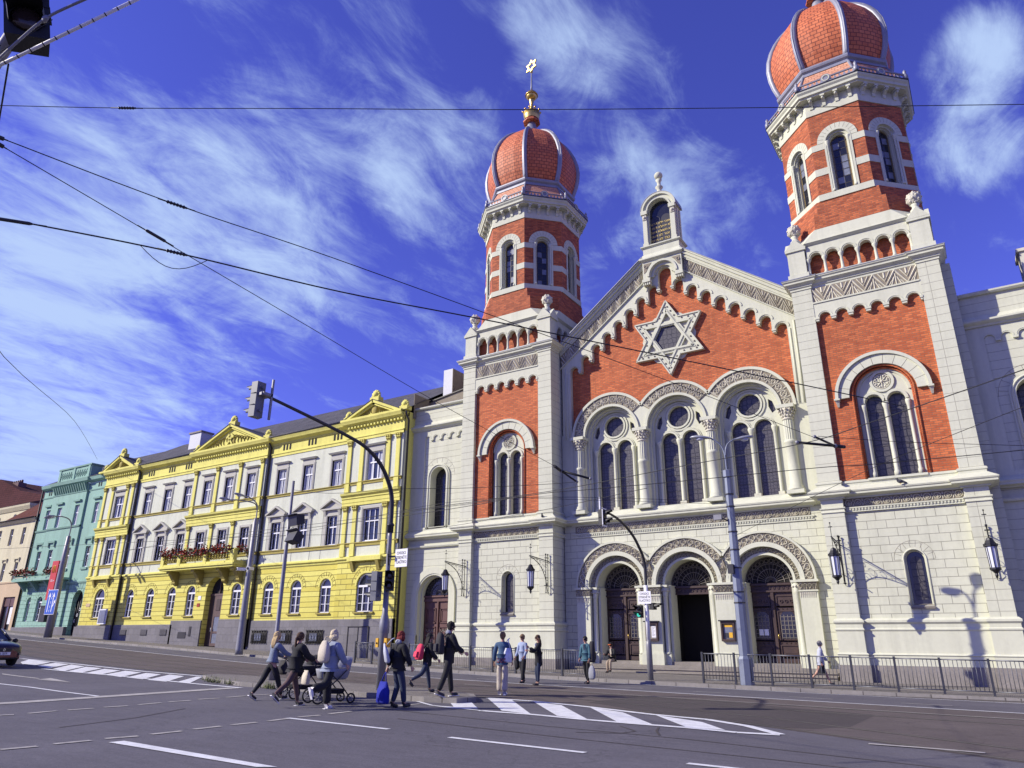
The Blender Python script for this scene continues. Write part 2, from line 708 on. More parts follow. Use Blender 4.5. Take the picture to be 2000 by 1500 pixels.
def orn_scroll(mb, L, H, fn, m, cell):
    n = max(1, round(L / cell))
    c = L / n
    for k in range(n):
        x = (k + .5) * c
        fl = 1 if k % 2 else -1
        ribbon(mb, arc2(x, H * .58, c * .36, -PI * .2, PI * 1.2, 9), c * .17, .06, fn, m)
        ribbon(mb, [(x - c * .3, H * .45), (x - c * .22 * fl, H * .06)], c * .16, .055, fn, m)
        ribbon(mb, [(x + c * .3, H * .45), (x + c * .2 * fl, H * .06)], c * .16, .055, fn, m)
        ribbon(mb, arc2(x, H * .55, c * .14, 0, 2 * PI, 6), c * .1, .05, fn, m)
        ribbon(mb, [(x + c / 2, H * .95), (x + c / 2, H * .05)], c * .07, .04, fn, m)


def fn_flat(x0, z0, y):
    return lambda s_, t_, h: (x0 + s_, y - h, z0 + t_)


def fn_arc(cx, cz, r0, y, a0=0.0, sign=-1):
    # s runs along the arch from left (pi) to right (0) measured at r0
    return lambda s_, t_, h: (cx + (r0 + t_) * math.cos(PI - a0 - s_ / r0), y - h, cz + (r0 + t_) * math.sin(PI - a0 - s_ / r0))
# ================================================================ the synagogue
syn = thing('synagogue', 'large red brick and cream synagogue with two onion domed towers and a star gable', 'synagogue', (-13, 35, 0))
Y0 = 35.0          # front plane of the tower piers
CX = -13.0
TC = (-23.27, -2.72)
TCY = 38.25
K = .41421356


def corbel_table(mb, xs, ztop_arch, r, ztop, y0, y1, x0, x1, zc, m='stucco'):
    """plate with scalloped lower edge; arches centred on xs"""
    pts = []
    n = 8
    zs = ztop_arch - r
    pts.append((x0, ztop))
    pts.append((x0, zc))
    cur = x0
    for i, x in enumerate(xs):
        pts.append((x - r, zc))
        pts += [(x + r * math.cos(PI - PI * k / n), zs + r * math.sin(PI - PI * k / n)) for k in range(n + 1)]
        pts.append((x + r, zc))
    pts.append((x1, zc))
    pts.append((x1, ztop))
    mb.prism(pts, y0, y1, m, back=False)
    # small consoles under every springing
    w = xs[1] - xs[0]
    for i in range(len(xs) + 1):
        xc = xs[0] - w / 2 + i * w
        a = max(x0, xc - w / 2 + r - .02)
        b = min(x1, xc + w / 2 - r + .02)
        if b - a > .05:
            mb.box(a, b, y0 - .05, y1, zc - .02, zc + .09, m)
            mb.box(a + .03, b - .03, y0 - .02, y1, zc - .12, zc - .02, m)
    # hood mouldings on the plate
    for x in xs:
        mb.ring(x, zs, r + .05, r + .085, y0 - .02, y0, m, n=10)


def twin_window(mb, cx, zb, y, glass):
    """round arched frame with two lights and a rosette"""
    out_ = arch_pts(cx, zb, 12.55, 1.14)
    l1 = arch_pts(cx - .47, zb, 12.14, .36, 12)
    l2 = arch_pts(cx + .47, zb, 12.14, .36, 12)
    # lift sills a little so the holes stay inside
    l1[0] = (l1[0][0], zb + .06)
    l1[1] = (l1[1][0], zb + .06)
    l2[0] = (l2[0][0], zb + .06)
    l2[1] = (l2[1][0], zb + .06)
    mb.prism(out_, y, y + .3, 'stucco', holes=[l1, l2])
    for s_ in (-.47, .47):
        mb.ring(cx + s_, 12.14, .38, .50, y - .06, y, 'stucco', n=14)
        mb.box(cx + s_ - .36, cx + s_ + .36, y + .26, y + .29, zb, 12.6, glass)
    mb.ring(cx, 12.55, 1.02, 1.14, y - .07, y, 'stucco', n=20)
    mb.ring(cx, 13.08, .40, .52, y - .08, y, 'stucco', 0, 2 * PI, n=20, caps=False)
    mb.ring(cx, 13.08, .33, .36, y - .05, y, 'relief', 0, 2 * PI, n=16, caps=False)
    for k in range(8):
        a = k * PI / 4
        mb.tube([(cx, y - .03, 13.08), (cx + .33 * math.cos(a), y - .03, 13.08 + .33 * math.sin(a))], .022, 'relief', 4)
        mb.ball((cx + .27 * math.cos(a + .39), y - .02, 13.08 + .27 * math.sin(a + .39)), .05, 'relief', 6)
    mb.ball((cx, y - .03, 13.08), .07, 'relief', 6)
    # colonnettes
    for x, r in ((cx, .085), (cx - .92, .07), (cx + .92, .07)):
        mb.lathe([(r * 1.6, 0), (r * 1.6, .22), (r, .3), (r, 3.05), (r * 1.15, 3.1), (r * 1.7, 3.3), (r * 1.7, 3.42)], 8, (x, y - .05, zb + .05), 'stucco')
    for z in (9.3, 10.1, 10.9, 11.7):
        mb.box(cx - .83, cx + .83, y + .24, y + .262, z, z + .02, 'leaded_line')


def face_matrix(cx, cy, k, n):
    return Matrix.Translation((cx, cy, 0)) @ Matrix.Rotation(2 * PI * k / n, 4, 'Z')


def oct_path(cx, cy, a, hw=None):
    """plan octagon with apothem a, walked so that outside is on the right; hw = half width of the four main faces"""
    if hw is None:
        hw = a * K
    p = [(-hw, -a), (hw, -a), (a, -hw), (a, hw), (hw, a), (-hw, a), (-a, hw), (-a, -hw)]
    return [(cx + x, cy + y) for x, y in p]


def loft_oct(mb, cx, cy, levels, m, smooth=False):
    """levels: (z, apothem, halfwidth or None)"""
    rings = []
    for z, a, hw in levels:
        rings.append(mb.add([(x, y, z) for x, y in oct_path(cx, cy, a, hw)]))
    for r0, r1 in zip(rings, rings[1:]):
        for k in range(8):
            k2 = (k + 1) % 8
            mb.face((r0 + k, r0 + k2, r1 + k2, r1 + k), m, smooth)
    mb.face([rings[-1] + k for k in range(8)], m)


DOME = [(31.7, 2.82), (32.0, 2.96), (32.5, 3.14), (33.1, 3.27), (33.8, 3.32), (34.5, 3.24), (35.2, 3.02), (35.8, 2.72), (36.3, 2.38), (36.7, 2.02), (37.0, 1.68), (37.25, 1.3), (37.4, .95)]


def lantern_tower_top(tw, tc, star):
    """octagonal drum, cornice, onion dome and finial"""
    cy = TCY
    # ---- drum
    mb = MB()
    loft_oct(mb, tc, cy, [(21.57, 3.06, 1.72), (22.5, 3.06, 1.68), (22.52, 3.06, 1.50), (23.09, 3.06, 1.46)], 'brick_tower')
    A = 3.075
    hw = A * K
    for k in range(8):
        mb.M = face_matrix(tc, cy, k, 8)
        op = arch_pts(0, 23.45, 26.55, .645, 16)
        mb.prism(rect(-hw, hw, 23.45, 28.37), -A, -A + .35, 'brick_tower', holes=[op], back=False)
        for z0, z1 in ((24.58, 24.99), (26.11, 26.48)):
            for a, b in ((-hw - .012, -.66), (.66, hw + .012)):
                mb.box(a, b, -A - .03, -A + .1, z0, z1, 'stucco')
        mb.ring(0, 26.5, .66, .98, -A - .035, -A + .1, 'stucco', n=18)
        for q in range(1, 12):
            a = PI * q / 12
            mb.tube([(.68 * math.cos(a), -A - .036, 26.5 + .68 * math.sin(a)), (.965 * math.cos(a), -A - .036, 26.5 + .965 * math.sin(a))], .008, 'relief_ground', 3)
    mb.M = Matrix.Identity(4)
    for z0, z1, o in ((23.09, 23.45, .04), (28.37, 28.76, .05)):
        mb.sweep(oct_path(tc, cy, A), [(-.3, z0), (o, z0), (o, z1), (-.3, z1)], 'stucco', closed=True)
    mb.build('drum', tw)
    # ---- windows
    for k in range(8):
        mb = MB()
        mb.M = face_matrix(tc, cy, k, 8)
        for r0, r1, ya, yb in ((.56, .66, -A - .05, -A + .1), (.46, .57, -A + .1, -A + .22), (.40, .47, -A + .22, -A + .34)):
            mb.ring(0, 26.5, r0, r1, ya, yb, 'stucco', n=16)
            for s_ in (-1, 1):
                mb.box(min(s_ * r0, s_ * r1), max(s_ * r0, s_ * r1), ya, yb, 23.45, 26.5, 'stucco')
        mb.prism(arch_pts(0, 23.45, 26.5, .645, 14), -A + .345, -A + .4, 'stucco', holes=[arch_pts(0, 23.55, 26.5, .42, 14)], back=False)
        mb.prism(arch_pts(0, 23.5, 26.5, .44, 14), -A + .36, -A + .38, 'glass_dark', back=False)
        for s_ in (-1, 1):
            mb.lathe([(.10, 0), (.10, .12), (.06, .18), (.06, 2.75), (.09, 2.85), (.12, 3.0), (.12, 3.06)], 8, (s_ * .51, -A + .02, 23.47), 'stucco')
        for s_ in (-1, 1):
            mb.box(s_ * .36 - .045, s_ * .36 + .045, -A + .35, -A + .357, 23.58, 26.55, 'pane_amber')
            mb.box(s_ * .31 - .012, s_ * .31 + .012, -A + .34, -A + .356, 23.55, 26.7, 'leaded_line')
        mb.box(-.012, .012, -A + .34, -A + .356, 23.55, 26.9, 'leaded_line')
        mb.ring(0, 26.5, .34, .41, -A + .35, -A + .357, 'pane_amber', n=12)
        for q in range(1, 8):
            z = 23.55 + q * .42
            mb.box(-.42, .42, -A + .34, -A + .356, z - .012, z + .012, 'leaded_line')
        for q in range(7):
            for s_ in (0, 1):
                if rnd.random() < .75:
                    mb.box(-.30 + s_ * .31, -.01 + s_ * .30, -A + .351, -A + .3555, 23.58 + q * .42, 23.95 + q * .42, 'pane_pale' if rnd.random() < .45 else 'glass_dark')
        mb.quad([(-.64, -A - .02, 23.46), (.64, -A - .02, 23.46), (.64, -A + .36, 23.56), (-.64, -A + .36, 23.56)], 'stucco')
        mb.build('window', tw)
    # ---- cornice with consoles
    mb = MB()
    prof = [(-.2, 29.28), (.40, 29.28), (.40, 29.34), (.50, 29.38), (.50, 29.52), (.58, 29.62), (.60, 29.72), (-.1, 29.80), (-.2, 29.80)]
    mb.sweep(oct_path(tc, cy, A), prof, 'stucco', closed=True)
    mb.sweep(oct_path(tc, cy, A), [(-.3, 28.76), (.015, 28.76), (.015, 29.28), (-.3, 29.28)], 'stucco', closed=True)
    mb.sweep(oct_path(tc, cy, A), [(.5, 29.725), (.63, 29.725), (.63, 29.76), (.5, 29.80)], 'iron', closed=True)
    for k in range(8):
        mb.M = face_matrix(tc, cy, k, 8)
        for x in (-.96, -.32, .32, .96):
            v = [(x - .085, -A, 28.72), (x + .085, -A, 28.72), (x + .085, -A - .10, 28.74), (x - .085, -A - .10, 28.74)]
            mb.hull8(v, [(x - .085, -A, 28.95), (x + .085, -A, 28.95), (x + .085, -A - .12, 28.95), (x - .085, -A - .12, 28.95)], 'stucco')
            mb.hull8([(x - .085, -A, 28.95), (x + .085, -A, 28.95), (x + .085, -A - .14, 28.95), (x - .085, -A - .14, 28.95)],
                     [(x - .085, -A, 29.20), (x + .085, -A, 29.20), (x + .085, -A - .36, 29.12), (x - .085, -A - .36, 29.12)], 'stucco')
            mb.box(x - .11, x + .11, -A - .40, -A, 29.18, 29.28, 'stucco')
            mb.ball((x, -A - .33, 29.10), .075, 'stucco', 6)
    mb.M = Matrix.Identity(4)
    mb.build('cornice', tw)
    # ---- zinc gallery and tile skirt
    mb = MB()
    ga = 3.58
    mb.sweep(oct_path(tc, cy, ga), [(-.04, 29.8), (.03, 29.8), (.03, 29.88), (-.04, 29.88)], 'zinc', closed=True)
    mb.sweep(oct_path(tc, cy, ga), [(-.04, 30.08), (.03, 30.08), (.05, 30.14), (-.04, 30.14)], 'zinc', closed=True)
    for k in range(8):
        mb.M = face_matrix(tc, cy, k, 8)
        w = ga * K
        for q in range(13):
            x = -w + (q + .5) * 2 * w / 13
            mb.hull8([(x - .08, -ga, 29.88), (x + .08, -ga, 29.88), (x + .08, -ga + .03, 29.88), (x - .08, -ga + .03, 29.88)],
                     [(x - .01, -ga, 30.08), (x + .01, -ga, 30.08), (x + .01, -ga + .03, 30.08), (x - .01, -ga + .03, 30.08)], 'zinc')
        mb.lathe([(.26, -.04), (.26, .04)], 14, (0, -ga, 30.06), 'zinc', axis='y')
        mb.ring(0, 30.06, .15, .2, -ga - .07, -ga - .03, 'stucco', 0, 2 * PI, n=12, caps=False)
        mb.lathe([(.14, 0), (.14, .25), (.07, .42), (.10, .52), (.02, .66)], 6, (w, -ga, 29.8), 'zinc')
    mb.M = Matrix.Identity(4)
    mb.build('gallery', tw)
    mb = MB()
    loft_oct(mb, tc, cy, [(29.78, 3.5, None), (29.95, 3.42, None), (31.3, 2.78, None)], 'pale_tile')
    for k in range(8):
        a, b = oct_path(tc, cy, 3.42)[k], oct_path(tc, cy, 2.78)[k]
        mb.tube([(a[0], a[1], 29.9), (b[0], b[1], 31.3)], .08, 'zinc', 5)
    mb.sweep(oct_path(tc, cy, 2.7), [(-.3, 31.22), (.16, 31.22), (.16, 31.32), (.07, 31.38), (.07, 31.48), (.18, 31.56), (.22, 31.66), (.22, 31.74), (-.05, 31.8), (-.3, 31.8)], 'zinc', closed=True)
    # ---- dome
    mb2 = MB()
    c22 = math.cos(PI / 8)
    for (z0, r0), (z1, r1) in zip(DOME, DOME[1:]):
        sl = 0
        for (a0_, b0_), (a1_, b1_) in zip(DOME, DOME[1:]):
            if a1_ <= z0 + 1e-6:
                sl += math.hypot(a1_ - a0_, b1_ - b0_)
        s2 = sl + math.hypot(z1 - z0, r1 - r0)
        for k in range(8):
            a, b = PI / 8 + k * PI / 4, PI / 8 + (k + 1) * PI / 4
            # slightly bulging gores: three facets each
            for q in range(3):
                t0, t1 = q / 3, (q + 1) / 3

                def pt(t, r, z):
                    x = r * ((1 - t) * math.cos(a) + t * math.cos(b))
                    y = r * ((1 - t) * math.sin(a) + t * math.sin(b))
                    bul = 1 + .045 * math.sin(PI * t)
                    return (tc + x * bul, cy + y * bul, z)
                w0, w1 = r0 * .765, r1 * .765
                mb2.quad([pt(t0, r0, z0), pt(t1, r0, z0), pt(t1, r1, z1), pt(t0, r1, z1)], 'dome_tile', True,
                         uv=[((t0 - .5) * w0 + 40, sl), ((t1 - .5) * w0 + 40, sl), ((t1 - .5) * w1 + 40, s2), ((t0 - .5) * w1 + 40, s2)])
    dome = mb2.build('dome', tw)
    for k in range(8):
        a = PI / 8 + k * PI / 4
        mb.tube([(tc + (r + .02) * math.cos(a), cy + (r + .02) * math.sin(a), z) for z, r in DOME], [.17 if z < 36 else .14 for z, r in DOME], 'zinc', 8)
        mb.tube([(tc + (r + .17) * math.cos(a), cy + (r + .17) * math.sin(a), z) for z, r in DOME], .05, 'zinc', 5)
    mb.build('dome_rib', tw)
    # ---- finial
    mb = MB()
    o = (tc, cy, 0)
    mb.lathe([(1.15, 37.25), (1.15, 37.4), (.82, 37.5), (.58, 37.75), (.44, 38.1), (.34, 38.5), (.30, 38.75)], 16, o, 'zinc')
    mb.lathe([(.30, 38.72), (.66, 38.78), (.66, 38.9), (.52, 39.05), (.52, 39.3), (.3, 39.35)], 8, o, 'dome_tile', smooth=False)
    mb.lathe([(.54, 39.1), (.60, 39.3), (.66, 39.7), (.60, 39.7), (.5, 39.3)], 12, o, 'gold', cap=False)
    for k in range(10):
        a = 2 * PI * k / 10
        mb.ball((tc + .66 * math.cos(a), cy + .66 * math.sin(a), 39.82), .09, 'gold', 6)
    mb.lathe([(.22, 39.3), (.16, 39.6), (.12, 40.6), (.2, 40.95), (.2, 41.0)], 10, o, 'gold')
    mb.ball((tc, cy, 41.4), .44, 'gold', 16)
    mb.lathe([(.5, 41.36), (.5, 41.44)], 16, o, 'gold')
    mb.lathe([(.1, 41.8), (.07, 42.3), (.05, 43.7)], 8, o, 'zinc')
    mb.ball((tc, cy, 43.72), .12, 'gold', 8)
    # six pointed star of gilt bars
    m_ = Matrix.Translation((tc, cy, 44.3)) @ Matrix.Rotation(rad(-14), 4, 'Z')
    mb.M = m_
    pts = []
    for k in range(12):
        r = .62 if k % 2 == 0 else .36
        a = PI / 2 + k * PI / 6
        pts.append((r * math.cos(a), r * math.sin(a)))
    inn = [(x * .62, z * .62) for x, z in pts]
    mb.prism(pts, -.05, .05, 'gold', holes=[inn])
    mb.M = Matrix.Identity(4)
    mb.build('finial', tw)


def make_tower(tc):
    tw = MB()
    x0, x1 = tc - 3.25, tc + 3.25
    gz = -1.0
    mb = tw
    # core
    mb.box(x0 + .12, x1 - .12, Y0 + .95, 41.4, gz, 18.8, 'courses')
    for a, b in ((x0 + .12, tc - 1.3), (tc + 1.35, x1 - .12)):
        mb.box(a, b, Y0 + .7, Y0 + .96, gz, 18.79, 'courses')
    mb.box(tc - 1.31, tc + 1.36, Y0 + .7, Y0 + .96, 14.0, 18.79, 'courses')
    # lower front panel with its small window
    lw = arch_pts(tc + .1, 3.15, 5.02, .40, 16)
    mb.prism(rect(x0 + .9, x1 - .88, gz, 8.5), Y0 + .3, Y0 + .72, 'ashlar', holes=[lw], back=False)
    # upper brick panel
    uw = arch_pts(tc + .03, 8.6, 12.55, 1.22, 24)
    mb.prism(rect(x0 + .9, x1 - .88, 8.5, 17.5), Y0 + .2, Y0 + .72, 'brick', holes=[uw], back=False)
    mb.box(x0 + .9, x1 - .88, Y0 + .1, Y0 + .72, 17.4, 18.5, 'stucco')
    # piers
    for a, b in ((x0, x0 + .93), (x1 - .90, x1)):
        mb.box(a, b, Y0, Y0 + .75, gz, 18.4, 'courses')
    # side return piers
    for s_ in (-1, 1):
        xs_ = (x0, x0 + .12) if s_ < 0 else (x1 - .12, x1)
        mb.box(xs_[0], xs_[1], Y0 + .75, Y0 + 1.05, gz, 18.4, 'courses')
        mb.box(xs_[0] + (.06 if s_ < 0 else -.12), xs_[1] + (.12 if s_ < 0 else -.06), Y0 + 1.15, Y0 + 2.2, gz, 18.4, 'courses')
    # corner beads of the piers
    t = mb.build('tower', syn)
    t['label'] = 'left tower' if tc < -10 else 'right tower'
    front = [(x0, 36.6), (x0, Y0), (x0 + .93, Y0), (x0 + .93, Y0 + .25), (x1 - .90, Y0 + .25), (x1 - .90, Y0), (x1, Y0), (x1, 36.6)]
    mb = MB()
    mb.sweep(front, [(-.2, gz), (.16, gz), (.16, .80), (-.2, .80)], 'granite')
    mb.sweep(front, [(-.2, .803), (.12, .803), (.12, 1.19), (.16, 1.22), (.12, 1.27), (.07, 1.29), (.07, 2.14), (.11, 2.19), (.11, 2.24), (.07, 2.28), (.07, 2.42), (.14, 2.50), (.14, 2.58), (.04, 2.66), (-.2, 2.68)], 'stucco')
    mb.build('plinth', t)
    mb = MB()
    mb.sweep(front, [(-.15, 7.18), (.05, 7.18), (.05, 7.22), (.02, 7.25), (.02, 7.31), (.07, 7.35), (.07, 7.40), (-.15, 7.42)], 'stucco')
    mb.sweep(front, [(-.15, 7.78), (.10, 7.78), (.10, 7.84), (.30, 7.90), (.38, 7.93), (.38, 8.01), (.42, 8.04), (.44, 8.10), (.06, 8.36), (.06, 8.44), (.10, 8.48), (.10, 8.56), (.02, 8.60), (-.15, 8.60)], 'stucco')
    for q in range(36):
        x = x0 + 1.0 + q * .128
        mb.box(x, x + .06, Y0 + .16, Y0 + .3, 7.84, 7.90, 'stucco')
        mb.box(x, x + .06, Y0 + .17, Y0 + .3, 7.25, 7.33, 'stucco')
    mb.build('ledge', t)
    mb = MB()
    L = 6.5 - 1.83
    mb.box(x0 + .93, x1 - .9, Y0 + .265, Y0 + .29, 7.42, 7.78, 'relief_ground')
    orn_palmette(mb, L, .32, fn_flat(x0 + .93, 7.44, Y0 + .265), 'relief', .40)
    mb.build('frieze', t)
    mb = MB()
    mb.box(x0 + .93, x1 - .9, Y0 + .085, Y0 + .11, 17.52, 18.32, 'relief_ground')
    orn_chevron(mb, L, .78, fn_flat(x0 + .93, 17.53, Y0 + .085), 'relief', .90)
    mb.build('frieze', t)
    mb = MB()
    xs = [tc - 1.895 + .767 * k + .03 for k in range(6)]
    corbel_table(mb, xs, 16.93, .27, 17.44, Y0 + .02, Y0 + .21, x0 + .93, x1 - .9, 16.62)
    mb.box(x0 + .93, x1 - .9, Y0 - .03, Y0 + .2, 17.443, 17.52, 'stucco')
    mb.build('corbel_table', t)
    # hooded twin window
    mb = MB()
    twin_window(mb, tc + .03, 8.58, Y0 + .5, 'leaded')
    mb.ring(tc + .03, 12.42, 1.40, 1.86, Y0 + .04, Y0 + .2, 'stucco', n=30)
    mb.ring(tc + .03, 12.42, 1.86, 2.0, Y0 - .06, Y0 + .2, 'stucco', n=30)
    for q in range(1, 11):
        a = PI * q / 11
        mb.tube([(tc + .03 + 1.41 * math.cos(a), Y0 + .038, 12.42 + 1.41 * math.sin(a)), (tc + .03 + 1.85 * math.cos(a), Y0 + .038, 12.42 + 1.85 * math.sin(a))], .009, 'relief_ground', 3)
    for s_ in (-1, 1):
        xk = tc + .03 + s_ * 1.93
        mb.box(xk - .12, xk + .12, Y0 - .08, Y0 + .2, 12.34, 12.42, 'stucco')
        mb.hull8([(xk - .04, Y0 + .2, 12.05), (xk + .04, Y0 + .2, 12.05), (xk + .04, Y0 + .14, 12.05), (xk - .04, Y0 + .14, 12.05)],
                 [(xk - .09, Y0 + .2, 12.34), (xk + .09, Y0 + .2, 12.34), (xk + .09, Y0 - .03, 12.34), (xk - .09, Y0 - .03, 12.34)], 'relief')
    # brick reveal rolls
    for r, yy in ((1.27, Y0 + .17), (1.19, Y0 + .34)):
        mb.tube([(tc + .03 - r, yy, 8.6)] + [(tc + .03 + r * math.cos(PI - PI * k / 24), yy, 12.5 + r * math.sin(PI - PI * k / 24)) for k in range(25)] + [(tc + .03 + r, yy, 8.6)], .045, 'brick', 6)
    mb.box(tc - 1.14, tc + 1.2, Y0 + .1, Y0 + .78, 8.50, 8.6, 'stucco')
    w = mb.build('window', t, label='tall twin arched window with rosette')
    # small lower window
    mb = MB()
    cx = tc + .1
    mb.prism(arch_pts(cx, 3.22, 5.02, .40, 14), Y0 + .62, Y0 + .66, 'glass_dark', back=False)
    mb.prism(arch_pts(cx - .0, 3.4, 4.95, .22, 12), Y0 + .60, Y0 + .615, 'leaded', back=False)
    mb.ring(cx, 5.02, .34, .40, Y0 + .5, Y0 + .64, 'stucco', n=16)
    for s_ in (-1, 1):
        mb.box(cx + s_ * .37 - .03, cx + s_ * .37 + .03, Y0 + .5, Y0 + .64, 3.15, 5.02, 'stucco')
    mb.tube([(cx - .43, Y0 + .30, 3.15)] + [(cx + .43 * math.cos(PI - PI * k / 16), Y0 + .30, 5.02 + .43 * math.sin(PI - PI * k / 16)) for k in range(17)] + [(cx + .43, Y0 + .30, 3.15)], .035, 'stucco', 6)
    for q in range(0, 10):
        a = PI * q / 9
        mb.tube([(cx + .52 * math.cos(a), Y0 + .299, 5.02 + .52 * math.sin(a)), (cx + .77 * math.cos(a), Y0 + .299, 5.02 + .77 * math.sin(a))], .007, 'relief_ground', 3)
    mb.tube([(cx + .78 * math.cos(PI * k / 20), Y0 + .299, 5.02 + .78 * math.sin(PI * k / 20)) for k in range(21)], .007, 'relief_ground', 3)
    mb.hull8([(cx - .40, Y0 + .66, 3.02), (cx + .40, Y0 + .66, 3.02), (cx + .44, Y0 + .20, 3.02), (cx - .44, Y0 + .20, 3.02)],
             [(cx - .38, Y0 + .66, 3.24), (cx + .38, Y0 + .66, 3.24), (cx + .44, Y0 + .18, 3.10), (cx - .44, Y0 + .18, 3.10)], 'granite_step')
    mb.build('window', t, label='small arched window')
    # main cornice and the square attic, all four sides
    mb = MB()
    sq = [(x0, Y0), (x0 + .93, Y0), (x0 + .93, Y0 + .12), (x1 - .9, Y0 + .12), (x1 - .9, Y0), (x1, Y0), (x1, Y0 + .9), (x1 - .1, Y0 + .9), (x1 - .1, 41.5 - .9), (x1, 41.5 - .9), (x1, 41.5), (x0, 41.5), (x0, 41.5 - .9), (x0 + .1, 41.5 - .9), (x0 + .1, Y0 + .9), (x0, Y0 + .9)]
    mb.sweep(sq, [(-.2, 18.32), (.04, 18.32), (.04, 18.42), (.10, 18.46), (.10, 18.52), (.20, 18.60), (.27, 18.64), (.27, 18.73), (.33, 18.78), (.35, 18.84), (-.2, 18.95)], 'stucco', closed=True)
    mb.sweep(sq, [(-.1, 18.865), (.365, 18.845), (.365, 18.875), (-.1, 18.99)], 'zinc', closed=True)
    mb.build('cornice', t)
    mb = MB()
    H = 3.25
    mb.box(tc - 2.75, tc + 2.75, TCY - 2.75, TCY + 2.75, 18.7, 20.8, 'brick_tower')
    for k in range(4):
        mb.M = face_matrix(tc, TCY, k, 4)
        axs = [-1.905 + .767 * i + .02 for i in range(6)]
        # arcade plate
        pts = [(-2.32, 20.72)]
        pts.append((-2.32, 19.98))
        for x in axs:
            pts += [(x + .29 * math.cos(PI - PI * q / 8), 20.0 + .29 * math.sin(PI - PI * q / 8)) for q in range(9)]
        pts += [(2.36, 19.98), (2.36, 20.72)]
        mb.prism(pts, -H + .12, -2.8, 'stucco')
        for x in axs:
            mb.ring(x, 20.0, .33, .39, -H + .08, -H + .12, 'stucco', n=10)
            mb.ring(x, 20.0, .27, .30, -H + .10, -H + .4, 'stucco', n=10)
        for i in range(7):
            x = axs[0] - .3835 + .767 * i
            mb.lathe([(.11, 0), (.11, .08), (.075, .13), (.068, .72), (.09, .76), (.13, .88), (.13, .94)], 8, (x, -H + .2, 19.06), 'stucco')
        mb.box(-2.32, 2.36, -H + .08, -2.7, 18.92, 19.06, 'stucco')
        # crowning moulding between the pedestals
        mb.hull8([(-2.35, -H + .1, 20.725), (2.38, -H + .1, 20.725), (2.38, -2.7, 20.725), (-2.35, -2.7, 20.725)],
                 [(-2.35, -H - .04, 20.83), (2.38, -H - .04, 20.83), (2.38, -2.7, 20.83), (-2.35, -2.7, 20.83)], 'stucco')
        # pedestal with gabled cap
        px_, py_ = -2.79, -2.79
        mb.box(px_ - .50, px_ + .50, py_ - .50, py_ + .50, 18.93, 19.24, 'stucco')
        mb.box(px_ - .42, px_ + .42, py_ - .42, py_ + .42, 19.24, 20.55, 'stucco')
        mb.box(px_ - .50, px_ + .50, py_ - .50, py_ + .50, 20.55, 20.66, 'stucco')
        for rz in (0, PI / 2):
            Mk = mb.M
            mb.M = Mk @ Matrix.Translation((px_, py_, 0)) @ Matrix.Rotation(rz, 4, 'Z')
            mb.prism([(-.50, 20.663), (.50, 20.663), (0, 21.24)], -.50 - rz * .004, .50 + rz * .004, 'stucco')
            mb.M = Mk
        mb.lathe([(.26, 21.0), (.26, 21.3), (.17, 21.4), (.14, 21.52), (.2, 21.62)], 10, (px_, py_, 0), 'stucco')
    mb.M = Matrix.Identity(4)
    loft_oct(mb, tc, TCY, [(20.80, 3.14, 2.42), (20.86, 3.14, 2.42), (21.57, 3.07, 1.76)], 'stucco')
    mb.build('attic', t)
    for k in range(4):
        mb = MB()
        p_ = face_matrix(tc, TCY, k, 4) @ Vector((-2.79, -2.79, 21.95))
        mb.ball(p_, .34, 'relief', 16, (1, 1, 1.05), bump=.16)
        for q in range(26):
            th = math.acos(1 - 2 * (q + .5) / 26)
            ph = q * 2.39996
            mb.ball((p_.x + .31 * math.sin(th) * math.cos(ph), p_.y + .31 * math.sin(th) * math.sin(ph), p_.z + .33 * math.cos(th)), .075, 'relief', 5)
        mb.build('pine_cone_finial', t)
    lantern_tower_top(t, tc, True)
    return t


tower_l = make_tower(TC[0])
tower_r = make_tower(TC[1])

# ---------------------------------------------------------------- central front
XL, XR = -20.02, -5.97
mb = MB()
yb = 36.55
# lower wall with three portal holes
cens = [CX - 3.87, CX, CX + 3.87]
holes = [[(c - 1.72, .2), (c + 1.72, .2)] + [(c + 1.72 * math.cos(PI * k / 24), 4.43 + 1.72 * math.sin(PI * k / 24)) for k in range(25)] for c in cens]
mb.prism(rect(XL, XR, -.6, 8.4), 36.35, 36.8, 'ashlar', holes=holes, back=False)
# gable brick wall: polygon under the rake
gz = lambda x: 24.17 - .755 * abs(x - CX)
wh = [arch_pts(c, 8.5, 12.87, 1.68, 22) for c in cens]
wh[0][0] = (wh[0][0][0], 8.5)
mb.prism([(XL, 8.4), (XR, 8.4), (XR, 18.6), (CX + 1.2, 22.9), (CX - 1.2, 22.9), (XL, 18.6)], yb, yb + .4, 'brick', holes=wh, back=False)
# nave body behind
mb.prism([(XL, -.5), (XR, -.5), (XR, 18.3), (CX, 23.6), (XL, 18.3)], 39.2, 60, 'stucco')
mb.box(XL, XR, 37.6, 38.6, 8.35, 12.9, 'interior_dark')
nave = mb.build('wall', syn)

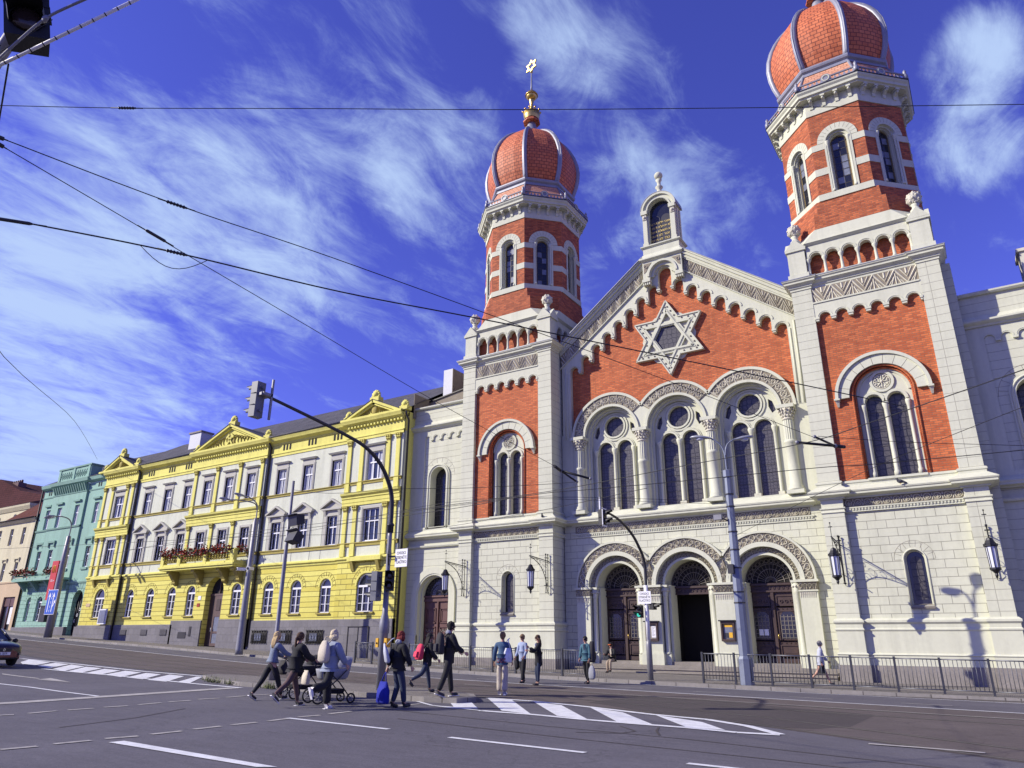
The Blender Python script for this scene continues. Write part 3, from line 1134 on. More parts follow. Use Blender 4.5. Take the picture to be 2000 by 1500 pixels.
# white window surround with the three stepped arches
mb = MB()
ro = 2.40
xm = 1.935
hz = 12.87
am = math.acos(xm / ro)
pts = [(CX - 6.32, 8.4), (CX + 6.32, 8.4), (CX + 6.32, hz)]
for c in reversed(cens):
    a0 = 0 if c == cens[2] else am
    a1 = PI if c == cens[0] else PI - am
    for k in range(25):
        a = a0 + (a1 - a0) * k / 24
        pts.append((min(max(c + ro * math.cos(a), CX - 6.27), CX + 6.27), hz + ro * math.sin(a)))
pts.append((CX - 6.32, hz))
mb.prism(pts, 36.32, yb + .02, 'stucco', holes=wh, back=False)
for c in cens:
    a0 = -.0 if c == cens[2] else am
    a1 = PI if c == cens[0] else PI - am
    mb.ring(c, hz, ro - .08, ro + .07, 36.22, 36.35, 'stucco', a0, a1, n=30)
    mb.ring(c, hz, 1.62, 1.76, 36.22, 36.34, 'stucco', 0, PI, n=26)
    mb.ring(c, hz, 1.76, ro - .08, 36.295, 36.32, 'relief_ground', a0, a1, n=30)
    # panelled ornament blocks on the archivolt
    fn = fn_arc(c, hz, 1.76, 36.295)
    L0 = 1.76 * PI
    st, en = L0 * (PI - a1) / PI, L0 * (PI - a0) / PI
    n = 14
    for k in range(n + 1):
        s_ = L0 * k / n
        if s_ < st - .01 or s_ > en + .01:
            continue
        ribbon(mb, [(s_, .02), (s_, .54)], .06, .05, fn, 'relief')
        if k < n and s_ + L0 / n <= en + .01:
            sc = s_ + L0 / n / 2
            ribbon(mb, arc2(sc, .28, .15, 0, 2 * PI, 7), .07, .05, fn, 'relief')
            for q in range(4):
                a = PI / 4 + q * PI / 2
                ribbon(mb, [(sc, .28), (sc + .13 * math.cos(a), .28 + .22 * math.sin(a))], .05, .05, fn, 'relief')
    # reveals
    for r0, r1, ya, yb_ in ((1.55, 1.69, 36.55, 36.72), (1.42, 1.56, 36.72, 36.9)):
        mb.ring(c, hz, r0, r1, ya, yb_, 'stucco', n=26)
        for s_ in (-1, 1):
            mb.box(min(c + s_ * r0, c + s_ * r1), max(c + s_ * r0, c + s_ * r1), ya, yb_, 8.4, hz, 'stucco')
mb.build('window_surround', syn)

# three tracery windows
for i, c in enumerate(cens):
    mb = MB()
    y = 36.9
    out_ = arch_pts(c, 8.4, hz, 1.50, 24)
    l = [arch_pts(c + s_ * .60, 8.56, 12.1, .45, 12) for s_ in (-1, 1)]
    oc = [(c + .60 * math.cos(2 * PI * k / 20), 13.42 + .60 * math.sin(2 * PI * k / 20)) for k in range(20)]
    tri = []
    for s_ in (-1, 1):
        tri.append([(c + s_ * 1.12, 12.82), (c + s_ * 1.32, 12.95), (c + s_ * 1.18, 13.45), (c + s_ * .98, 13.6), (c + s_ * .96, 13.2)])
    mb.prism(out_, y, y + .2, 'stucco', holes=l + [oc] + tri, back=False)
    mb.box(c - 1.5, c + 1.5, y + .17, y + .19, 8.4, 12.9, 'leaded_b' if i != 1 else 'leaded')
    mb.prism(arch_pts(c, 12.5, hz, 1.45, 20), y + .16, y + .168, 'leaded', back=False)
    mb.ring(c, 13.42, .60, .70, y - .10, y, 'stucco', 0, 2 * PI, 22, caps=False)
    mb.ring(c, 13.42, .74, .84, y - .06, y, 'stucco', 0, 2 * PI, 22, caps=False)
    for s_ in (-1, 1):
        mb.ring(c + s_ * .60, 12.1, .45, .55, y - .09, y, 'stucco', n=14)
        mb.ring(c + s_ * .60, 12.1, .57, .62, y - .05, y, 'stucco', n=14)
    for x, r in ((c, .10), (c - 1.16, .085), (c + 1.16, .085)):
        mb.box(x - r * 1.7, x + r * 1.7, y - .22, y + .02, 8.42, 8.72, 'stucco')
        mb.lathe([(r * 1.3, 0), (r, .1), (r, 3.1), (r * 1.2, 3.14), (r * 1.8, 3.36), (r * 1.8, 3.46)], 9, (x, y - .1, 8.66), 'stucco')
    for z in (9.3, 10.2, 11.1, 12.0):
        mb.box(c - 1.05, c + 1.05, y + .15, y + .166, z, z + .025, 'leaded_line')
    mb.build('window', syn, label=('left', 'middle', 'right')[i] + ' tall tracery window over the portals')

# four columns between the windows
for i, x in enumerate((CX - 5.84, CX - xm, CX + xm, CX + 5.84)):
    mb = MB()
    y = 36.22
    mb.box(x - .40, x + .40, y - .36, y + .3, 8.40, 8.58, 'stucco')
    mb.lathe([(.37, 8.58), (.38, 8.66), (.32, 8.72), (.34, 8.78), (.275, 8.86), (.27, 10.9), (.30, 10.93), (.30, 11.05), (.25, 11.08)], 18, (x, y, 0), 'stucco')
    pr = []
    for k in range(32):
        a = 2 * PI * k / 32
        r = .255 if k % 2 else .225
        pr.append((x + r * math.cos(a), y + r * math.sin(a)))
    i0 = mb.add([(a, b, 11.06) for a, b in pr] + [(a, b, 12.12) for a, b in pr])
    for k in range(32):
        k2 = (k + 1) % 32
        mb.face((i0 + k, i0 + k2, i0 + 32 + k2, i0 + 32 + k), 'stucco')
    mb.lathe([(.27, 12.1), (.28, 12.18), (.23, 12.22), (.30, 12.5), (.40, 12.66)], 16, (x, y, 0), 'relief')
    for k in range(12):
        a = 2 * PI * k / 12
        for zz, rr in ((12.3, .27), (12.46, .33), (12.6, .40)):
            mb.ball((x + rr * math.cos(a + zz), y + rr * math.sin(a + zz), zz), .055, 'relief', 5, (1, 1, 1.4))
    mb.box(x - .42, x + .42, y - .40, y + .3, 12.68, 12.86, 'stucco')
    mb.build('column', syn)

# gable rake: plate, corbels, frieze, cornice
mb = MB()
xs_ = [.0] + [.80 + .757 * k for k in range(8)]
pts = []
# right half, from the apex outwards
half = []
r = .275
ap = .40
n = 8
half += [(ap * math.cos(PI / 2 - PI / 2 * k / n), 22.08 + ap * math.sin(PI / 2 - PI / 2 * k / n)) for k in range(n + 1)]
half.append((ap, 21.05))
for k in range(8):
    xc = .80 + .757 * k
    zt = 21.46 - .580 * k
    cz = zt - r
    half.append((xc - r, 21.05 - .575 * k))
    half += [(xc - r * math.cos(PI * q / n), cz + r * math.sin(PI * q / n)) for q in range(n + 1)]
    half.append((xc + r, 21.05 - .575 * (k + 1) if k < 7 else 12.9))
x_in = half[-1][0]
half.append((6.95, 12.9))
topz = lambda x: 22.80 - .765 * x
half.append((6.95, topz(6.95)))
poly = [(CX + a, b) for a, b in half] + [(CX + 1.2, topz(1.2)), (CX + 1.2, 22.6), (CX, 22.6)]
polyL = [(CX - a, b) for a, b in half] + [(CX - 1.2, topz(1.2)), (CX - 1.2, 22.6), (CX, 22.6)]
mb.prism(poly, 36.28, yb + .02, 'stucco', back=False)
mb.prism(polyL, 36.28, yb + .02, 'stucco', back=False)
for s_ in (-1, 1):
    for k in range(8):
        xc = .80 + .757 * k - .379
        zc = 21.05 - .575 * k
        x = CX + s_ * xc
        mb.box(x - .11, x + .11, 36.22, yb, zc, zc + .09, 'stucco')
        mb.box(x - .08, x + .08, 36.26, yb, zc - .09, zc, 'stucco')
        x = CX + s_ * (.80 + .757 * k)
        a0, a1 = (0, PI)
        mb.ring(x, 21.46 - .58 * k - r, r + .06, r + .13, 36.24, 36.28, 'stucco', n=10)
    mb.tube([(CX + s_ * (x_in + .12), 36.27, 12.95), (CX + s_ * (x_in + .12), 36.27, 17.0)], .05, 'stucco', 5)
    mb.tube([(CX + s_ * (x_in + .36), 36.27, 12.95), (CX + s_ * (x_in + .36), 36.27, 17.4)], .05, 'stucco', 5)
    # outer pier strips, from the ledge up
    a, b = sorted((CX + s_ * 6.32, CX + s_ * 7.04))
    mb.box(a, b, 36.30, 36.6, 8.4, 13.2, 'stucco')
mb.ring(CX, 22.08, ap + .08, ap + .2, 36.2, 36.28, 'stucco', n=16)
mb.build('gable_corbels', syn)

mb = MB()
for s_ in (-1, 1):
    mb = MB()
    # frieze ground and ornament, sheared along the rake
    x0_, x1_ = 1.25, 6.98
    fb = lambda x: 22.80 - .765 * x
    ft = lambda x: 23.62 - .765 * x
    q = [(CX + s_ * x0_, 36.24, fb(x0_)), (CX + s_ * x1_, 36.24, fb(x1_)), (CX + s_ * x1_, 36.24, ft(x1_)), (CX + s_ * x0_, 36.24, ft(x0_))]
    mb.prism([(p[0], p[2]) for p in q], 36.24, 36.6, 'relief_ground', back=False)
    fn = (lambda sg: (lambda a, t, h: (CX + sg * (x0_ + a), 36.24 - h, fb(x0_ + a) + .03 + t)))(s_)
    orn_chevron(mb, x1_ - x0_, .74, fn, 'relief', .66)
    mb.build('gable_frieze', syn)

mb = MB()


def rake(s_, zoff0, zoff1, ya, yb_, m):
    x0_, x1_ = (0.0 if yb_ > 37 and ya > 36.5 else 1.18), 7.03
    z0 = lambda x: 24.17 - .762 * x
    p = [(CX + s_ * x0_, z0(x0_) + zoff0), (CX + s_ * x1_, z0(x1_) + zoff0), (CX + s_ * x1_, z0(x1_) + zoff1), (CX + s_ * x0_, z0(x0_) + zoff1)]
    mb.prism(p, ya, yb_, m)


for s_ in (-1, 1):
    rake(s_, -1.41, -1.35, 36.18, 36.5, 'stucco')
    rake(s_, -.58, -.48, 36.16, 36.5, 'stucco')
    rake(s_, -.48, -.30, 36.10, 36.52, 'stucco')
    rake(s_, -.30, -.12, 35.98, 36.52, 'stucco')
    rake(s_, -.12, -.02, 35.88, 36.52, 'stucco')
    rake(s_, -.02, .02, 35.82, 37.4, 'zinc')
    rake(s_, -1.0, -.03, 36.53, 60, 'roof_slate')
mb.build('gable_cornice', syn)

# the ledge over the portals, and the frieze band
mb = MB()
ctr = [(XL, 36.5), (CX - 6.4, 36.5), (CX - 6.4, 36.35), (CX + 6.4, 36.35), (CX + 6.4, 36.5), (XR, 36.5)]
mb.sweep(ctr, [(-.2, 7.78), (.08, 7.78), (.10, 7.84), (.34, 7.90), (.42, 7.94), (.42, 8.02), (.46, 8.05), (.48, 8.12), (.05, 8.44), (-.2, 8.46)], 'stucco')
mb.sweep(ctr, [(-.2, 7.14), (.05, 7.14), (.05, 7.20), (.02, 7.22), (.02, 7.28), (.07, 7.32), (.07, 7.37), (-.2, 7.39)], 'stucco')
for q in range(98):
    x = CX - 6.3 + q * .13
    mb.box(x, x + .065, 36.24, 36.36, 7.84, 7.91, 'stucco')
    mb.box(x, x + .065, 36.27, 36.36, 7.22, 7.30, 'stucco')
mb.build('ledge', syn)
mb = MB()
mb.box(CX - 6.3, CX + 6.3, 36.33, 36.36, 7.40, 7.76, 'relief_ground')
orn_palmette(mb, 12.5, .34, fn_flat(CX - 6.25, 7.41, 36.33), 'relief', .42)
mb.build('frieze', syn)

# portal arches
mb = MB()
pr = 2.33
amp = math.acos(1.935 / pr)
for ci, c in enumerate(cens):
    a0 = 0 if ci == 2 else amp
    a1 = PI if ci == 0 else PI - amp
    zc = 4.43
    mb.ring(c, zc, 2.26, 2.36, 36.10, 36.36, 'stucco', a0, a1, n=30)
    mb.ring(c, zc, 1.82, 2.27, 36.20, 36.36, 'relief_ground', a0, a1, n=30)
    mb.ring(c, zc, 1.62, 1.84, 36.14, 36.7, 'stucco', 0, PI, n=30)
    mb.ring(c, zc, 1.34, 1.63, 36.50, 36.9, 'relief_ground', 0, PI, n=28)
    mb.ring(c, zc, 1.24, 1.36, 36.44, 37.42, 'stucco', 0, PI, n=28)
    fn = fn_arc(c, zc, 1.84, 36.20)
    L0 = 1.84 * PI
    n = 17
    cell = L0 / n
    for k in range(n):
        s_ = k * cell
        th = PI - (s_ + cell / 2) / 1.84
        if th < a0 or th > a1:
            continue
        f2 = (lambda s0: (lambda a, t, h: fn(s0 + a, t, h)))(s_)
        orn_scroll(mb, cell, .41, f2, 'relief', cell)
    fn = fn_arc(c, zc, 1.36, 36.50)
    orn_scroll(mb, 1.36 * PI, .25, fn, 'relief', .22)
# spandrel fillers between the arches
for s_ in (-1, 1):
    c = CX + s_ * 1.935
    mb.prism([(c - .30, 4.43), (c + .30, 4.43), (c + .16, 4.95), (c, 5.55), (c - .16, 4.95)], 36.19, 36.36, 'relief_ground', back=False)
    orn_scroll(mb, .56, .42, fn_flat(c - .28, 4.45, 36.19), 'relief', .28)
    orn_scroll(mb, .36, .4, fn_flat(c - .18, 4.86, 36.19), 'relief', .18)
mb.build('portal_arches', syn)

# portal piers
for i, (c, w) in enumerate(((CX - 5.80, .40), (CX - 1.935, .52), (CX + 1.935, .52), (CX + 5.80, .40))):
    mb = MB()
    lo, hi = c - w, c + w
    mb.box(lo, hi, 36.12, 36.8, 1.15, 3.92, 'stucco')
    mb.box(lo - .07, hi + .07, 36.02, 36.8, .45, 1.10, 'stucco')
    mb.box(lo - .04, hi + .04, 36.06, 36.8, 1.10, 1.18, 'stucco')
    mb.box(lo - .03, hi + .03, 36.06, 36.8, 3.90, 3.97, 'stucco')
    mb.box(lo - .02, hi + .02, 36.08, 36.8, 3.97, 4.32, 'relief_ground')
    orn_scroll(mb, hi - lo, .32, fn_flat(lo, 3.98, 36.08), 'relief', .2)
    mb.box(lo - .10, hi + .10, 35.98, 36.8, 4.32, 4.43, 'stucco')
    # fringe of small pendants below the capital
    for q in range(int((hi - lo) / .09)):
        x = lo + .05 + q * .09
        mb.hull8([(x - .005, 36.105, 3.62), (x + .005, 36.105, 3.62), (x + .005, 36.12, 3.62), (x - .005, 36.12, 3.62)],
                 [(x - .035, 36.09, 3.86), (x + .035, 36.09, 3.86), (x + .035, 36.12, 3.86), (x - .035, 36.12, 3.86)], 'relief')
    for s_ in (-1, 1):
        if (i == 0 and s_ < 0) or (i == 3 and s_ > 0):
            continue
        x = c + s_ * (w + .17)
        mb.box(x - .17, x + .17, 36.3, 36.95, .45, 1.1, 'stucco')
        mb.lathe([(.17, 1.1), (.17, 1.16), (.125, 1.22), (.12, 3.86), (.15, 3.9), (.13, 3.98), (.21, 4.3)], 12, (x, 36.42, 0), 'stucco')
        for q in range(8):
            a = 2 * PI * q / 8
            mb.ball((x + .18 * math.cos(a), 36.42 + .18 * math.sin(a), 4.16), .06, 'relief', 5)
        mb.box(x - .20, x + .20, 36.2, 36.95, 4.32, 4.43, 'stucco')
        x2 = c + s_ * (w + .42)
        mb.box(min(c + s_ * (w + .28), x2), max(c + s_ * (w + .28), x2), 36.55, 37.42, .45, 4.43, 'stucco')
    mb.build('portal_pier', syn)


def leaf_door(mb, x0, x1, z0, z1, y, m, grille=True):
    """one panelled door leaf"""
    mb.box(x0, x1, y, y + .06, z0, z1, m)
    w = x1 - x0

    def panel(a, b, c_, d, dep=.04):
        mb.sweep([(a, y), (b, y)], [(0, c_), (dep, c_), (dep, c_ + .05), (0, c_ + .05)], m)
        mb.box(a, b, y - dep, y, c_, c_ + .05, m)
        mb.box(a, b, y - dep, y, d - .05, d, m)
        mb.box(a, a + .05, y - dep, y, c_ + .05, d - .05, m)
        mb.box(b - .05, b, y - dep, y, c_ + .05, d - .05, m)
    h = z1 - z0
    a, b = x0 + .12, x1 - .12
    panel(a, b, z0 + .22, z0 + .80)
    mb.box(a + .12, b - .12, y - .05, y, z0 + .36, z0 + .66, m)
    mb.box(a + .18, b - .18, y - .065, y, z0 + .42, z0 + .60, m)
    panel(a, b, z0 + .95, z0 + 2.35)
    panel(a, b, z0 + 2.50, z1 - .15)
    for q in range(3):
        xx = a + .12 + (b - a - .24) * (q + .5) / 3
        mb.ring(xx, (z0 + 2.55 + z1 - .2) / 2, .05, .08, y - .04, y, m, 0, 2 * PI, 8, caps=False)
    if grille:
        mb.box(a + .12, b - .12, y - .015, y + .01, z0 + 1.08, z0 + 2.1, 'glass_dark')
        mb.prism(arch_pts((a + b) / 2, z0 + 1.08, z0 + 2.0, (b - a) / 2 - .13, 8), y - .02, y, 'glass_dark', back=False)
        nn = 4
        for q in range(nn + 1):
            xx = a + .13 + (b - a - .26) * q / nn
            mb.box(xx - .010, xx + .010, y - .045, y - .02, z0 + 1.08, z0 + 2.15, 'granite_step')
        for q in range(6):
            zz = z0 + 1.1 + q * .19
            mb.box(a + .12, b - .12, y - .045, y - .02, zz, zz + .018, 'granite_step')
    # studs
    for q in range(int(h / .16)):
        zz = z0 + .1 + q * .16
        for xx in (x0 + .05, x1 - .05):
            mb.ball((xx, y - .012, zz), .028, m, 5)
    for zz in (z0 + .875, z0 + 2.425):
        for q in range(5):
            mb.ball((a + .06 + q * (b - a - .12) / 4, y - .012, zz), .028, m, 5)


def fanlight(mb, c, zc, r, y, m, glass='glass_dark', bars='granite_step'):
    mb.prism([(c + r * math.cos(PI * k / 20), zc + r * math.sin(PI * k / 20)) for k in range(21)], y + .05, y + .07, glass, back=False)
    for k in range(1, 14):
        a = PI * k / 14
        mb.tube([(c + .12 * math.cos(a), y + .02, zc + .12 * math.sin(a)), (c + r * .96 * math.cos(a), y + .02, zc + r * .96 * math.sin(a))], .011, bars, 4)
        aa = PI * (k + .5) / 14
        mb.ring(c + r * .84 * math.cos(aa), zc + r * .84 * math.sin(aa), r * .065, r * .085, y + .01, y + .03, bars, 0, 2 * PI, 8, caps=False)
    for rr in (.22, .52, .72, .96):
        mb.ring(c, zc, r * rr - .012, r * rr + .012, y + .005, y + .03, bars, 0, PI, 20)


for i, c in enumerate(cens):
    mb = MB()
    y = 37.32
    zs = .78
    if i == 1:
        # the middle portal stands open: dark hall behind, transom only
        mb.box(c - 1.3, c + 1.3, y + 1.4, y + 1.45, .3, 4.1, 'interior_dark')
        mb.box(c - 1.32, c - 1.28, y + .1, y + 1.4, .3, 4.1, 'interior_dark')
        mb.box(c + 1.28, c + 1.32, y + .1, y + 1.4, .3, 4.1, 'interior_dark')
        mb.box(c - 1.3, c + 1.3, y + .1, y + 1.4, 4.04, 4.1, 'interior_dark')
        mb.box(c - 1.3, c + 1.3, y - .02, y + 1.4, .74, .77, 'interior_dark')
    else:
        for s_ in (-1, 1):
            leaf_door(mb, min(c, c + s_ * 1.22) + .02, max(c, c + s_ * 1.22) - .02, zs, 3.98, y, 'door_wood')
        mb.box(c - .07, c + .07, y - .10, y + .02, zs, 4.0, 'door_wood')
    mb.box(c - 1.27, c + 1.27, y - .12, y + .1, 3.98, 4.06, 'door_wood')
    mb.box(c - 1.27, c + 1.27, y - .04, y + .1, 4.06, 4.30, 'door_wood')
    for q in range(12):
        xx = c - 1.15 + q * .21
        mb.ring(xx, 4.17, .03, .065, y - .07, y - .03, 'door_wood', 0, 2 * PI, 8, caps=False)
    mb.box(c - 1.27, c + 1.27, y - .16, y + .1, 4.30, 4.40, 'door_wood')
    fanlight(mb, c, 4.43, 1.25, y, 'door_wood', 'interior_dark', 'granite_step')
    d = mb.build('door', syn, label=('closed left portal door', 'open middle portal doorway', 'closed right portal door')[i])
    if i != 1:
        mb = MB()
        mb.tube([(c + .12, y - .04, 2.05), (c + .12, y - .14, 2.05), (c + .12, y - .14, 1.85)], .02, 'gold', 5)
        mb.build('handle', d)
    if i == 2:
        mb = MB()
        for q in range(2):
            mb.box(c - .78 + q * .24, c - .58 + q * .24, y - .06, y - .05, 2.0, 2.28, 'white_paint')
        mb.build('notice_sheet', d)

# porch floor behind the arches and the flight of steps
mb = MB()
mb.box(-19.6, -6.3, 36.0, 40.4, -.4, .60, 'granite_step')
mb.box(-19.3, -6.6, 35.95, 36.4, .3, .45, 'granite_step')
for k in range(4):
    z = .60 - .15 * (k + 1)
    xa, xb = (-18.9, -15.5)
    mb.box(-19.2 if k < 3 else -16.0, -6.3 if k < 2 else -7.0, 35.62 - .33 * k, 36.02, -.5, z, 'granite_step')
    mb.box(-19.2 if k < 3 else -16.0, -6.3 if k < 2 else -7.0, 35.56 - .33 * k, 35.66 - .33 * k, z - .05, z + .004, 'granite_step')
for c in cens:
    mb.box(c - 1.45, c + 1.45, 36.35, 37.4, .60, .76, 'granite_step')
mb.build('steps', syn)

# ---------------------------------------------------------------- star on the gable
mb = MB()
cx, cz = -13.08, 18.05


def star_pts(R_, r_, rot=PI / 2):
    return [(cx + (R_ if k % 2 == 0 else r_) * math.cos(rot + k * PI / 6), cz + (R_ if k % 2 == 0 else r_) * math.sin(rot + k * PI / 6)) for k in range(12)]


R_ = 2.33
ri = R_ / math.sqrt(3)
hexr = .80
hexa = [(cx + hexr * math.cos(PI / 2 + PI / 6 + k * PI / 3), cz + hexr * math.sin(PI / 2 + PI / 6 + k * PI / 3)) for k in range(6)]
holes = [hexa]
# six recessed triangles in the points
for k in range(6):
    a = PI / 2 + k * PI / 3
    tip = Vector((math.cos(a), math.sin(a)))
    sd_ = Vector((-tip.y, tip.x))
    holes.append([(cx + (tip * 1.48).x, cz + (tip * 1.48).y), (cx + (tip * .99 + sd_ * .29).x, cz + (tip * .99 + sd_ * .29).y), (cx + (tip * .99 - sd_ * .29).x, cz + (tip * .99 - sd_ * .29).y)])
mb.prism(star_pts(R_, ri), 36.36, yb + .02, 'stucco', holes=holes, back=False)
mb.prism([(cx + 1.6 * math.cos(k * PI / 6), cz + 1.6 * math.sin(k * PI / 6)) for k in range(12)], 36.5, 36.53, 'relief', back=False)
mb.prism([(cx + .85 * math.cos(PI / 2 + PI / 6 + k * PI / 3), cz + .85 * math.sin(PI / 2 + PI / 6 + k * PI / 3)) for k in range(6)], 36.48, 36.49, 'leaded', back=False)
# raised interlaced bars: outline lip and inner triangle lines


def bar(p, q, w, ya, yb_, m='stucco'):
    p, q = Vector(p), Vector(q)
    d = (q - p).normalized()
    nn = Vector((-d.y, d.x)) * w / 2
    mb.prism([tuple(p - nn), tuple(q - nn), tuple(q + nn), tuple(p + nn)], ya, yb_, m, back=False)


sp = star_pts(R_ - .06, ri - .035)
for k in range(12):
    bar(sp[k], sp[(k + 1) % 12], .075, 36.30, 36.36)
for t in range(2):
    # six point triangle lines
    vs = [(cx + 1.60 * math.cos(PI / 2 + t * PI + k * 2 * PI / 3), cz + 1.60 * math.sin(PI / 2 + t * PI + k * 2 * PI / 3)) for k in range(3)]
    for k in range(3):
        bar(vs[k], vs[(k + 1) % 3], .11, 36.29 + t * .02, 36.36)
    vs = [(cx + 1.78 * math.cos(PI / 2 + t * PI + k * 2 * PI / 3), cz + 1.78 * math.sin(PI / 2 + t * PI + k * 2 * PI / 3)) for k in range(3)]
    for k in range(3):
        bar(vs[k], vs[(k + 1) % 3], .03, 36.33 + t * .01, 36.36)
sp = star_pts(R_ - .33, ri - .17)
for k in range(12):
    a, b = Vector(sp[k]), Vector(sp[(k + 1) % 12])
    for q in ((.12, .42, .75) if k % 2 == 0 else (.25, .58, .88)):
        p_ = a.lerp(b, q)
        mb.ball((p_.x, 36.35, p_.y), .055, 'granite', 6)
mb.build('star_ornament', syn)

# ---------------------------------------------------------------- aedicule on the gable top
bel = MB()
mb = bel
yf = 35.95
# bracketed block with a round arch
for s_ in (-1, 1):
    mb.box(CX + s_ * 1.0 - .24, CX + s_ * 1.0 + .24, yf - .05, 36.5, 21.62, 21.80, 'stucco')
    for q in range(4):
        xx = CX + s_ * 1.0 - .18 + q * .12
        mb.box(xx - .035, xx + .035, yf + .0, 36.5, 21.44, 21.62, 'stucco')
    mb.box(CX + s_ * 1.0 - .15, CX + s_ * 1.0 + .15, yf + .05, 36.5, 21.80, 22.15, 'stucco')
blk = [(CX - 1.2, 21.8), (CX - .78, 21.8)] + [(CX + .78 * math.cos(PI - PI * k / 18), 21.95 + .78 * math.sin(PI - PI * k / 18)) for k in range(19)] + [(CX + .78, 21.8), (CX + 1.2, 21.8), (CX + 1.2, 22.95), (CX - 1.2, 22.95)]
mb.prism(blk, yf + .03, 36.4, 'stucco')
mb.ring(CX, 21.95, .80, .92, yf - .04, yf + .03, 'stucco', n=20)
mb.ring(CX, 21.95, .60, .79, yf + .17, 36.5, 'stucco', n=20)
for s_ in (-1, 1):
    q = [(CX + s_ * .98, 22.30), (CX + s_ * 1.12, 22.2), (CX + s_ * 1.12, 22.82), (CX + s_ * .62, 22.82), (CX + s_ * .80, 22.62)]
    mb.prism(q, yf + .01, yf + .03, 'relief_ground', back=False)
    ribbon(mb, arc2(1.0 * s_, .6, .09, 0, 2 * PI, 8), .05, .05, lambda a, t, h: (CX + a, yf + .01 - h, 22.0 + t), 'relief')
# flared sill and pedestal
P4 = lambda hw, ya, yb_, z: [(CX - hw, ya, z), (CX + hw, ya, z), (CX + hw, yb_, z), (CX - hw, yb_, z)]
mb.hull8(P4(1.2, yf, 37.2, 22.95), P4(1.34, yf - .16, 37.3, 23.05), 'stucco')
mb.hull8(P4(1.34, yf - .16, 37.3, 23.05), P4(1.34, yf - .16, 37.3, 23.12), 'stucco')
mb.hull8(P4(1.34, yf - .16, 37.3, 23.12), P4(1.14, yf + .06, 37.2, 23.45), 'stucco')
mb.box(CX - 1.12, CX + 1.12, yf + .08, 37.15, 23.45, 23.86, 'stucco')
mb.hull8(P4(1.12, yf + .08, 37.15, 23.86), P4(1.24, yf - .04, 37.2, 23.93), 'stucco')
mb.box(CX - 1.24, CX + 1.24, yf - .04, 37.2, 23.93, 24.0, 'stucco')
# frame with open arch front and back
fr = rect(CX - 1.02, CX + 1.02, 24.0, 26.4)
outl = [(CX - 1.02, 24.0), (CX + 1.02, 24.0)] + [(CX + 1.02 * math.cos(PI * k / 20), 26.4 + 1.02 * math.sin(PI * k / 20)) for k in range(21)]
mb.prism(outl, yf + .14, 37.0, 'stucco', holes=[arch_pts(CX, 24.04, 26.4, .68, 18)])
mb.ring(CX, 26.4, .96, 1.10, yf + .02, 37.05, 'stucco', n=22)
mb.ring(CX, 26.4, .70, .78, yf + .08, yf + .16, 'stucco', n=20)
mb.ring(CX, 26.4, 1.10, 1.13, yf + .0, 37.1, 'zinc', n=22)
for s_ in (-1, 1):
    x = CX + s_ * .88
    mb.box(x - .17, x + .17, yf - .0, yf + .2, 24.0, 24.2, 'stucco')
    mb.box(x - .13, x + .13, yf + .03, yf + .2, 24.2, 25.8, 'stucco')
    mb.box(x - .12, x + .12, yf - .02, yf + .2, 25.8, 26.15, 'relief')
    mb.ball((x, yf, 25.95), .11, 'relief', 6)
    mb.box(x - .20, x + .20, yf - .08, yf + .22, 26.15, 26.40, 'stucco')
    for yy in (36.35, 36.75):
        mb.box(CX + s_ * 1.02 - .06, CX + s_ * 1.02 + .06, yy - .1, yy + .1, 24.1, 26.2, 'stucco')
mb.lathe([(.30, 27.45), (.30, 27.6), (.16, 27.85), (.13, 28.0), (.24, 28.12), (.22, 28.18), (.12, 28.26), (.11, 28.5), (.2, 28.68)], 12, (CX, 36.5, 0), 'stucco')
mb.ball((CX, 36.5, 28.98), .26, 'stucco', 14)
b_ = bel.build('belfry', syn)
mb = MB()
mb.box(CX - .70, CX + .70, 36.42, 36.45, 24.0, 27.1, 'glass_dark')
tb = MB()
for s_ in (-1, 1):
    tb.prism(arch_pts(CX + s_ * .33, 24.15, 25.78, .31, 12), 36.36, 36.42, 'tablet', back=False)
mat('tablet', (.03, .03, .036), .35, var=.2)
tab = tb.build('tablets', b_)
mb.build('window', b_)


def text_mesh(name, txt, size, M, m, parent, ext=.004, align='CENTER', spacing=1.0, label=None, local=False, squeeze=1.0):
    cu = bpy.data.curves.new(name, 'FONT')
    cu.body = txt
    cu.size = size
    cu.extrude = ext
    cu.align_x = align
    cu.align_y = 'CENTER'
    cu.space_line = spacing
    o = bpy.data.objects.new(name, cu)
    COL.objects.link(o)
    dg = bpy.context.evaluated_depsgraph_get()
    me = bpy.data.meshes.new_from_object(o.evaluated_get(dg))
    bpy.data.objects.remove(o)
    me.transform(M @ Matrix.Diagonal((squeeze, 1, 1, 1)))
    me.materials.clear()
    me.materials.append(MATS[m])
    if not me.uv_layers:
        me.uv_layers.new(name='UVMap')
    o = bpy.data.objects.new(name, me)
    COL.objects.link(o)
    if parent:
        o.parent = parent
        if not local:
            o.location = -wloc(parent)
    if label:
        o['label'] = label
    return o


